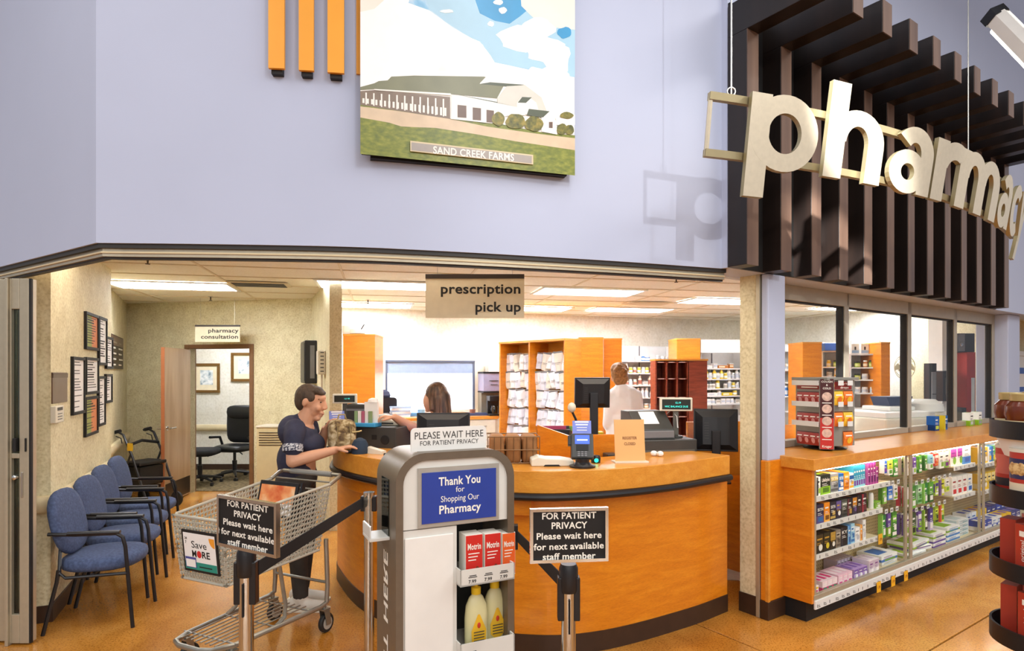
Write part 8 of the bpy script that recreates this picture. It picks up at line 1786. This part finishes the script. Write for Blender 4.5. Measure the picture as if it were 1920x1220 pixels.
# ---------------------------------------------------------------- woman at the counter
YW = 4.27
def Q(px, py, d=0.0): return P(px, py, YW)+Vector((0, d, 0))
wm = thing('person', 'woman in navy top leaning on the counter with her hand over a cap', 'person', (X(560, YW), YW, 0))
rotH = Matrix.Rotation(R(28), 3, 'Y')
body = [('e', Q(583, 747), (0.088, 0.072, 0.092), rotH), ('e', Q(592, 761), (0.056, 0.058, 0.076), rotH), ('e', Q(587, 770), (0.044, 0.052, 0.05), rotH), ('e', Q(603, 746), (0.028, 0.05, 0.03)), ('c', Q(608, 751), 0.011, Q(611, 764), 0.0135), ('e', Q(609, 766), (0.014, 0.019, 0.010)), ('e', Q(604, 774), (0.014, 0.026, 0.012)), ('e', Q(602, 779), (0.012, 0.022, 0.010)),
        ('e', Q(595, 784), (0.024, 0.028, 0.020)), ('e', Q(599, 764, -0.038), (0.022, 0.02, 0.024)), ('e', Q(599, 764, 0.038), (0.022, 0.02, 0.024)), ('e', Q(578, 753, -0.074), (0.018, 0.011, 0.030), Matrix.Rotation(R(15), 3, 'Y')), ('e', Q(578, 753, 0.074), (0.018, 0.011, 0.030)),
        ('c', Q(580, 768), 0.056, Q(569, 795), 0.066), ('c', Q(566, 808), 0.09, Q(562, 880), 0.11), ('c', Q(566, 806, -0.14), 0.055, Q(566, 806, 0.14), 0.055)]
# near arm
el = Q(570, 856, -0.22); wr = Q(641, 838, -0.15)
body += [('c', Q(568, 806, -0.17), 0.055, el, 0.043), ('c', el, 0.043, el+(wr-el)*0.45, 0.040), ('c', el+(wr-el)*0.45, 0.040, wr, 0.026)]
body += hand(wr+Vector((0.01, 0, 0.005)), (1, 0.0, 0.22), (0, 0, 1), (0.0, 1, 0), 0.155, 0.42, 1)
# far arm raised towards the bag
el2 = Q(583, 850, 0.2); wr2 = Q(598, 808, 0.14)
body += [('c', Q(568, 806, 0.17), 0.055, el2, 0.042), ('c', el2, 0.042, wr2, 0.027)]
body += hand(wr2, (0.55, -0.1, 0.75), (-1, 0, 0.3), (0, 1, 0), 0.15, 0.9, -1)
bo = clay(body, 0.0062, 2, M_skin, 'body'); attach(bo, wm, True)
sh = [('e', Q(549, 808), (0.085, 0.175, 0.115), Matrix.Rotation(R(-10), 3, 'Y')), ('e', Q(567, 822), (0.105, 0.17, 0.11)), ('e', Q(585, 832), (0.085, 0.15, 0.075), Matrix.Rotation(R(25), 3, 'Y')), ('e', Q(554, 860), (0.118, 0.165, 0.15)), ('e', Q(557, 882), (0.125, 0.17, 0.09)), ('c', Q(563, 792), 0.068, Q(560, 800), 0.09), ('c', Q(566, 801, -0.13), 0.072, Q(569, 812, -0.19), 0.066), ('c', Q(569, 812, -0.19), 0.066, Q(570, 834, -0.208), 0.061), ('c', Q(566, 801, 0.13), 0.072, Q(570, 834, 0.208), 0.06)]
s_ = clay(sh, 0.009, 6, M_shirt, 'shirt'); attach(s_, wm, True)
lc = MB(); ax = (el-Q(568, 806, -0.17)).normalized(); a0 = Q(569, 827, -0.203)
lc.tube([a0+ax*0.048*k/4 for k in range(5)], [0.0645, 0.0665, 0.0655, 0.067, 0.064], 22, cap=False); lc.build('lace_cuff', ramp_mat('grey_lace', [(0.42, '34364a'), (0.5, '9a9ca6'), (0.58, 'd0d0d2')], 95, 0.8, (1, 1, 1), 1.0), wm, smooth=True, world=True)
fz = 0.0
pants = [('e', Q(560, 893), (0.125, 0.165, 0.12)), ('e', Q(548, 900), (0.11, 0.15, 0.10))]
for s, fx in ((-1, 574), (1, 560)):
    hip = Q(560, 905, 0.085*s); kn = Vector((hip.x+0.02, YW+0.09*s, 0.46)); an = Vector((X(fx, YW), YW+0.09*s-0.02, 0.10))
    pants += [('c', hip, 0.092, kn, 0.068), ('c', kn, 0.068, an, 0.052)]
p_ = clay(pants, 0.011, 4, M_pants, 'trousers'); attach(p_, wm, True)
M_shoe = mat('white_sneaker', 'd8d4c8', 0.6, var=0.06)
for s, fx in ((-1, 574), (1, 560)):
    c = Vector((X(fx, YW), YW+0.09*s-0.02, 0)); sh_ = clay([('c', c+Vector((-0.05, 0, 0.045)), 0.042, c+Vector((0.15, -0.01, 0.036)), 0.034), ('c', c+Vector((0, 0, 0.05)), 0.046, c+Vector((0, 0, 0.10)), 0.05)], 0.009, 3, M_shoe, 'shoe'); attach(sh_, wm, True)
    MB().rbox(c+Vector((0.05, -0.005, 0.008)), (0.30, 0.085, 0.016), 0.035, 'z').build('sole', M_offw, sh_)
hr = [('e', Q(577, 742), (0.088, 0.079, 0.088), rotH), ('e', Q(567, 750), (0.052, 0.072, 0.078)), ('e', Q(595, 733), (0.048, 0.068, 0.034), Matrix.Rotation(R(25), 3, 'Y')), ('e', Q(604, 737), (0.022, 0.055, 0.02)), ('e', Q(587, 744, -0.06), (0.034, 0.016, 0.036)), ('e', Q(587, 744, 0.06), (0.034, 0.016, 0.036)), ('e', Q(567, 762), (0.03, 0.06, 0.03))]
h_ = clay(hr, 0.006, 2, M_hairg, 'hair'); attach(h_, wm, True)
for s in (-1, 1):
    MB().ball(Q(604.5, 753.5, 0.034*s), (0.007, 0.013, 0.0035), 8, 6).build('eye', M_ink, wm, smooth=True, world=True); MB().tube([Q(606, 747.5, 0.012*s), Q(605.5, 746.5, 0.035*s), Q(601, 748, 0.05*s)], 0.0035, 6).build('eyebrow', M_hairg, wm, world=True)
MB().ball(Q(605.5, 776.5), (0.009, 0.02, 0.0035), 8, 6).build('lips', mat('lip_tone', 'a8604e', 0.5), wm, smooth=True, world=True)
# ---------------------------------------------------------------- man in the white coat, seen from behind
YM = 6.35
def Qm(px, py, d=0.0): return P(px, py, YM)+Vector((0, d, 0))
mn = thing('person', 'man in white coat with short brown hair standing with his back turned', 'person', (X(1169, YM), YM, 0))
mb_ = [('e', Qm(1162, 704, 0.0), (0.078, 0.092, 0.112)), ('e', Qm(1166, 713, 0.05), (0.058, 0.06, 0.075)), ('c', Qm(1163, 715), 0.055, Qm(1166, 730), 0.06), ('e', Qm(1176.5, 709, 0.01), (0.012, 0.02, 0.03)), ('e', Qm(1148, 709, 0.01), (0.012, 0.02, 0.03)), ('c', Qm(1168, 745), 0.06, Qm(1168, 800), 0.07)]
shR, shL = Qm(1193, 742), Qm(1145, 742); eR, eL = Qm(1198, 795, -0.02), Qm(1139, 795, -0.02); wR_, wL_ = Qm(1186, 812, 0.2), Qm(1150, 812, 0.2)
for a, e, w_ in ((shR, eR, wR_), (shL, eL, wL_)): mb_ += [('c', a, 0.05, e, 0.042), ('c', e, 0.042, w_, 0.028)]
mb_ += hand(wR_, (-0.1, 1, 0), (0, 0, 1), (1, 0, 0), 0.17, 0.5, 1)+hand(wL_, (0.1, 1, 0), (0, 0, 1), (1, 0, 0), 0.17, 0.5, -1)
o = clay(mb_, 0.0085, 2, M_skin, 'body'); attach(o, mn, True)
M_coat = mat('white_lab_coat', 'eef1f6', 0.8, var=0.05, scale=6, bump=0.15, bscale=9)
zc_ = 0.62
coat = [('c', Qm(1164, 728, -0.02), 0.072, Qm(1166, 738, -0.01), 0.10), ('c', Qm(1155, 737), 0.070, Qm(1183, 737), 0.070), ('e', Qm(1169, 760), (0.185, 0.115, 0.17)), ('e', Qm(1169, 795), (0.175, 0.12, 0.22)), ('c', Vector((X(1163, YM), YM, 1.0)), 0.15, Vector((X(1163, YM), YM, zc_)), 0.155), ('c', Vector((X(1175, YM), YM, 1.0)), 0.15, Vector((X(1175, YM), YM, zc_)), 0.155), ('c', shR, 0.066, eR, 0.056), ('c', eR, 0.056, eR+(wR_-eR)*0.85, 0.042), ('c', shL, 0.066, eL, 0.056), ('c', eL, 0.056, eL+(wL_-eL)*0.85, 0.042)]
o = clay(coat, 0.013, 5, M_coat, 'lab_coat'); attach(o, mn, True)
MB().tube([Qm(1165, 727, 0)+Vector((0.068*math.cos(a), 0.06*math.sin(a), 0.012*math.sin(a))) for a in [2*pi*k/20 for k in range(20)]], 0.013, 8, closed=True).build('collar', M_coat, mn, smooth=True, world=True)
hr = [('e', Qm(1161, 699, -0.008), (0.088, 0.10, 0.10)), ('e', Qm(1162, 709, -0.04), (0.078, 0.055, 0.085)), ('e', Qm(1158, 692, 0.0), (0.075, 0.09, 0.07))]
rh = random.Random(5)
hr += [('e', Qm(1161, 699, -0.01)+Vector((0.078*math.cos(a)*math.cos(e), -0.095*math.sin(a)*math.cos(e), 0.092*math.sin(e))), (0.026, 0.026, 0.020)) for a, e in [(rh.uniform(0, 2*pi), rh.uniform(0.1, 1.5)) for _ in range(26)]]
o = clay(hr, 0.009, 1, mat('short_brown_hair', '9a7044', 0.6, var=0.35, scale=50, bump=0.5, bscale=45), 'hair'); attach(o, mn, True)
tr = []
for s in (-1, 1):
    x = X(1169, YM)+0.09*s; tr += [('c', (x, YM, 0.95), 0.085, (x, YM, 0.5), 0.068), ('c', (x, YM, 0.5), 0.068, (x, YM, 0.10), 0.055)]
o = clay(tr, 0.014, 3, M_pants, 'trousers'); attach(o, mn, True)
for s in (-1, 1):
    x = X(1169, YM)+0.09*s; o = clay([('c', (x, YM-0.03, 0.045), 0.042, (x, YM+0.15, 0.04), 0.037), ('c', (x, YM, 0.05), 0.045, (x, YM, 0.1), 0.048)], 0.011, 2, M_black, 'shoe'); attach(o, mn, True)
# ---------------------------------------------------------------- woman at the computer
YV = 4.98
def Qv(px, py, d=0.0): return P(px, py, YV)+Vector((0, d, 0))
vn = thing('person', 'woman with long brown hair reaching for the telephone behind the monitor', 'person', (X(828, YV), YV, 0))
hx = P(722, 777, 4.52); ex = P(781, 804, 4.66); sx = Qv(806, 797, -0.06)
vb_ = [('e', Qv(817, 743), (0.082, 0.088, 0.112), Matrix.Rotation(R(-8), 3, 'Y')), ('e', Qv(806, 752), (0.055, 0.056, 0.085)), ('c', Qv(798, 750), 0.010, Qv(796.5, 757), 0.012), ('e', Qv(802, 768), (0.022, 0.026, 0.02)), ('e', Qv(799, 763), (0.011, 0.024, 0.012)), ('c', Qv(818, 765), 0.052, Qv(826, 785), 0.06), ('c', Qv(828, 800), 0.06, Qv(830, 860), 0.07), ('c', sx, 0.048, ex, 0.04), ('c', ex, 0.04, ex+(hx-ex)*0.4, 0.038), ('c', ex+(hx-ex)*0.4, 0.038, hx+Vector((0.07, 0, -0.02)), 0.026)]
vb_ += hand(hx+Vector((0.075, 0, -0.02)), (-1, -0.1, 0.12), (0, 0, 1), (0, -1, 0), 0.155, 0.75, -1)
eb = Qv(862, 860, -0.05); vb_ += [('c', Qv(852, 800, 0.0), 0.048, eb, 0.04), ('c', eb, 0.04, Qv(846, 862, -0.26), 0.027)]+hand(Qv(846, 862, -0.26), (-0.2, -1, 0), (0, 0, 1), (1, 0, 0), 0.15, 0.5, 1)
o = clay(vb_, 0.0068, 2, M_skin, 'body'); attach(o, vn, True)
M_top = mat('dark_purple_top', '3a3042', 0.85, var=0.12, scale=20)
o = clay([('c', Qv(812, 795), 0.07, Qv(848, 795), 0.07), ('e', Qv(830, 820), (0.165, 0.115, 0.16)), ('e', Qv(830, 855), (0.15, 0.12, 0.2)), ('c', sx, 0.06, sx+(ex-sx)*0.55, 0.055), ('c', Qv(852, 800), 0.062, Qv(858, 835), 0.055), ('c', Qv(830, 890), 0.13, Vector((X(830, YV), YV, 0.75)), 0.14)], 0.011, 5, M_top, 'top'); attach(o, vn, True)
hrl = [('e', Qv(819, 738, 0.0), (0.092, 0.098, 0.10)), ('c', Qv(829, 745, -0.02), 0.072, Qv(834, 772, -0.04), 0.06), ('c', Qv(834, 772, -0.04), 0.06, Qv(842, 788, -0.045), 0.04), ('c', Qv(822, 748, -0.062), 0.045, Qv(822, 775, -0.075), 0.034), ('c', Qv(822, 748, 0.062), 0.045, Qv(824, 775, 0.075), 0.034), ('c', Qv(812, 735, -0.05), 0.035, Qv(812, 765, -0.085), 0.02)]
M_hairb = ramp_mat('long_brown_hair', [(0.3, '2e1e14'), (0.5, '4f3726'), (0.7, '7a5a3e')], 45, 0.5, (1, 1, 0.12), 3.0)
o = clay(hrl, 0.0075, 3, M_hairb, 'hair'); attach(o, vn, True)
for s in (-1, 1): MB().ball(Qv(799.5, 749, 0.032*s), (0.004, 0.011, 0.005), 8, 6).build('eye', M_ink, vn, smooth=True, world=True)
tr = []
for s in (-1, 1):
    x = X(830, YV)+0.085*s; tr += [('c', (x, YV, 0.82), 0.09, (x, YV, 0.45), 0.068), ('c', (x, YV, 0.45), 0.068, (x, YV, 0.10), 0.052)]
o = clay(tr, 0.014, 3, M_pants, 'trousers'); attach(o, vn, True)
for s in (-1, 1):
    x = X(830, YV)+0.085*s; o = clay([('c', (x, YV+0.03, 0.042), 0.04, (x, YV-0.14, 0.036), 0.034), ('c', (x, YV, 0.05), 0.042, (x, YV, 0.1), 0.045)], 0.011, 2, M_black, 'shoe'); attach(o, vn, True)
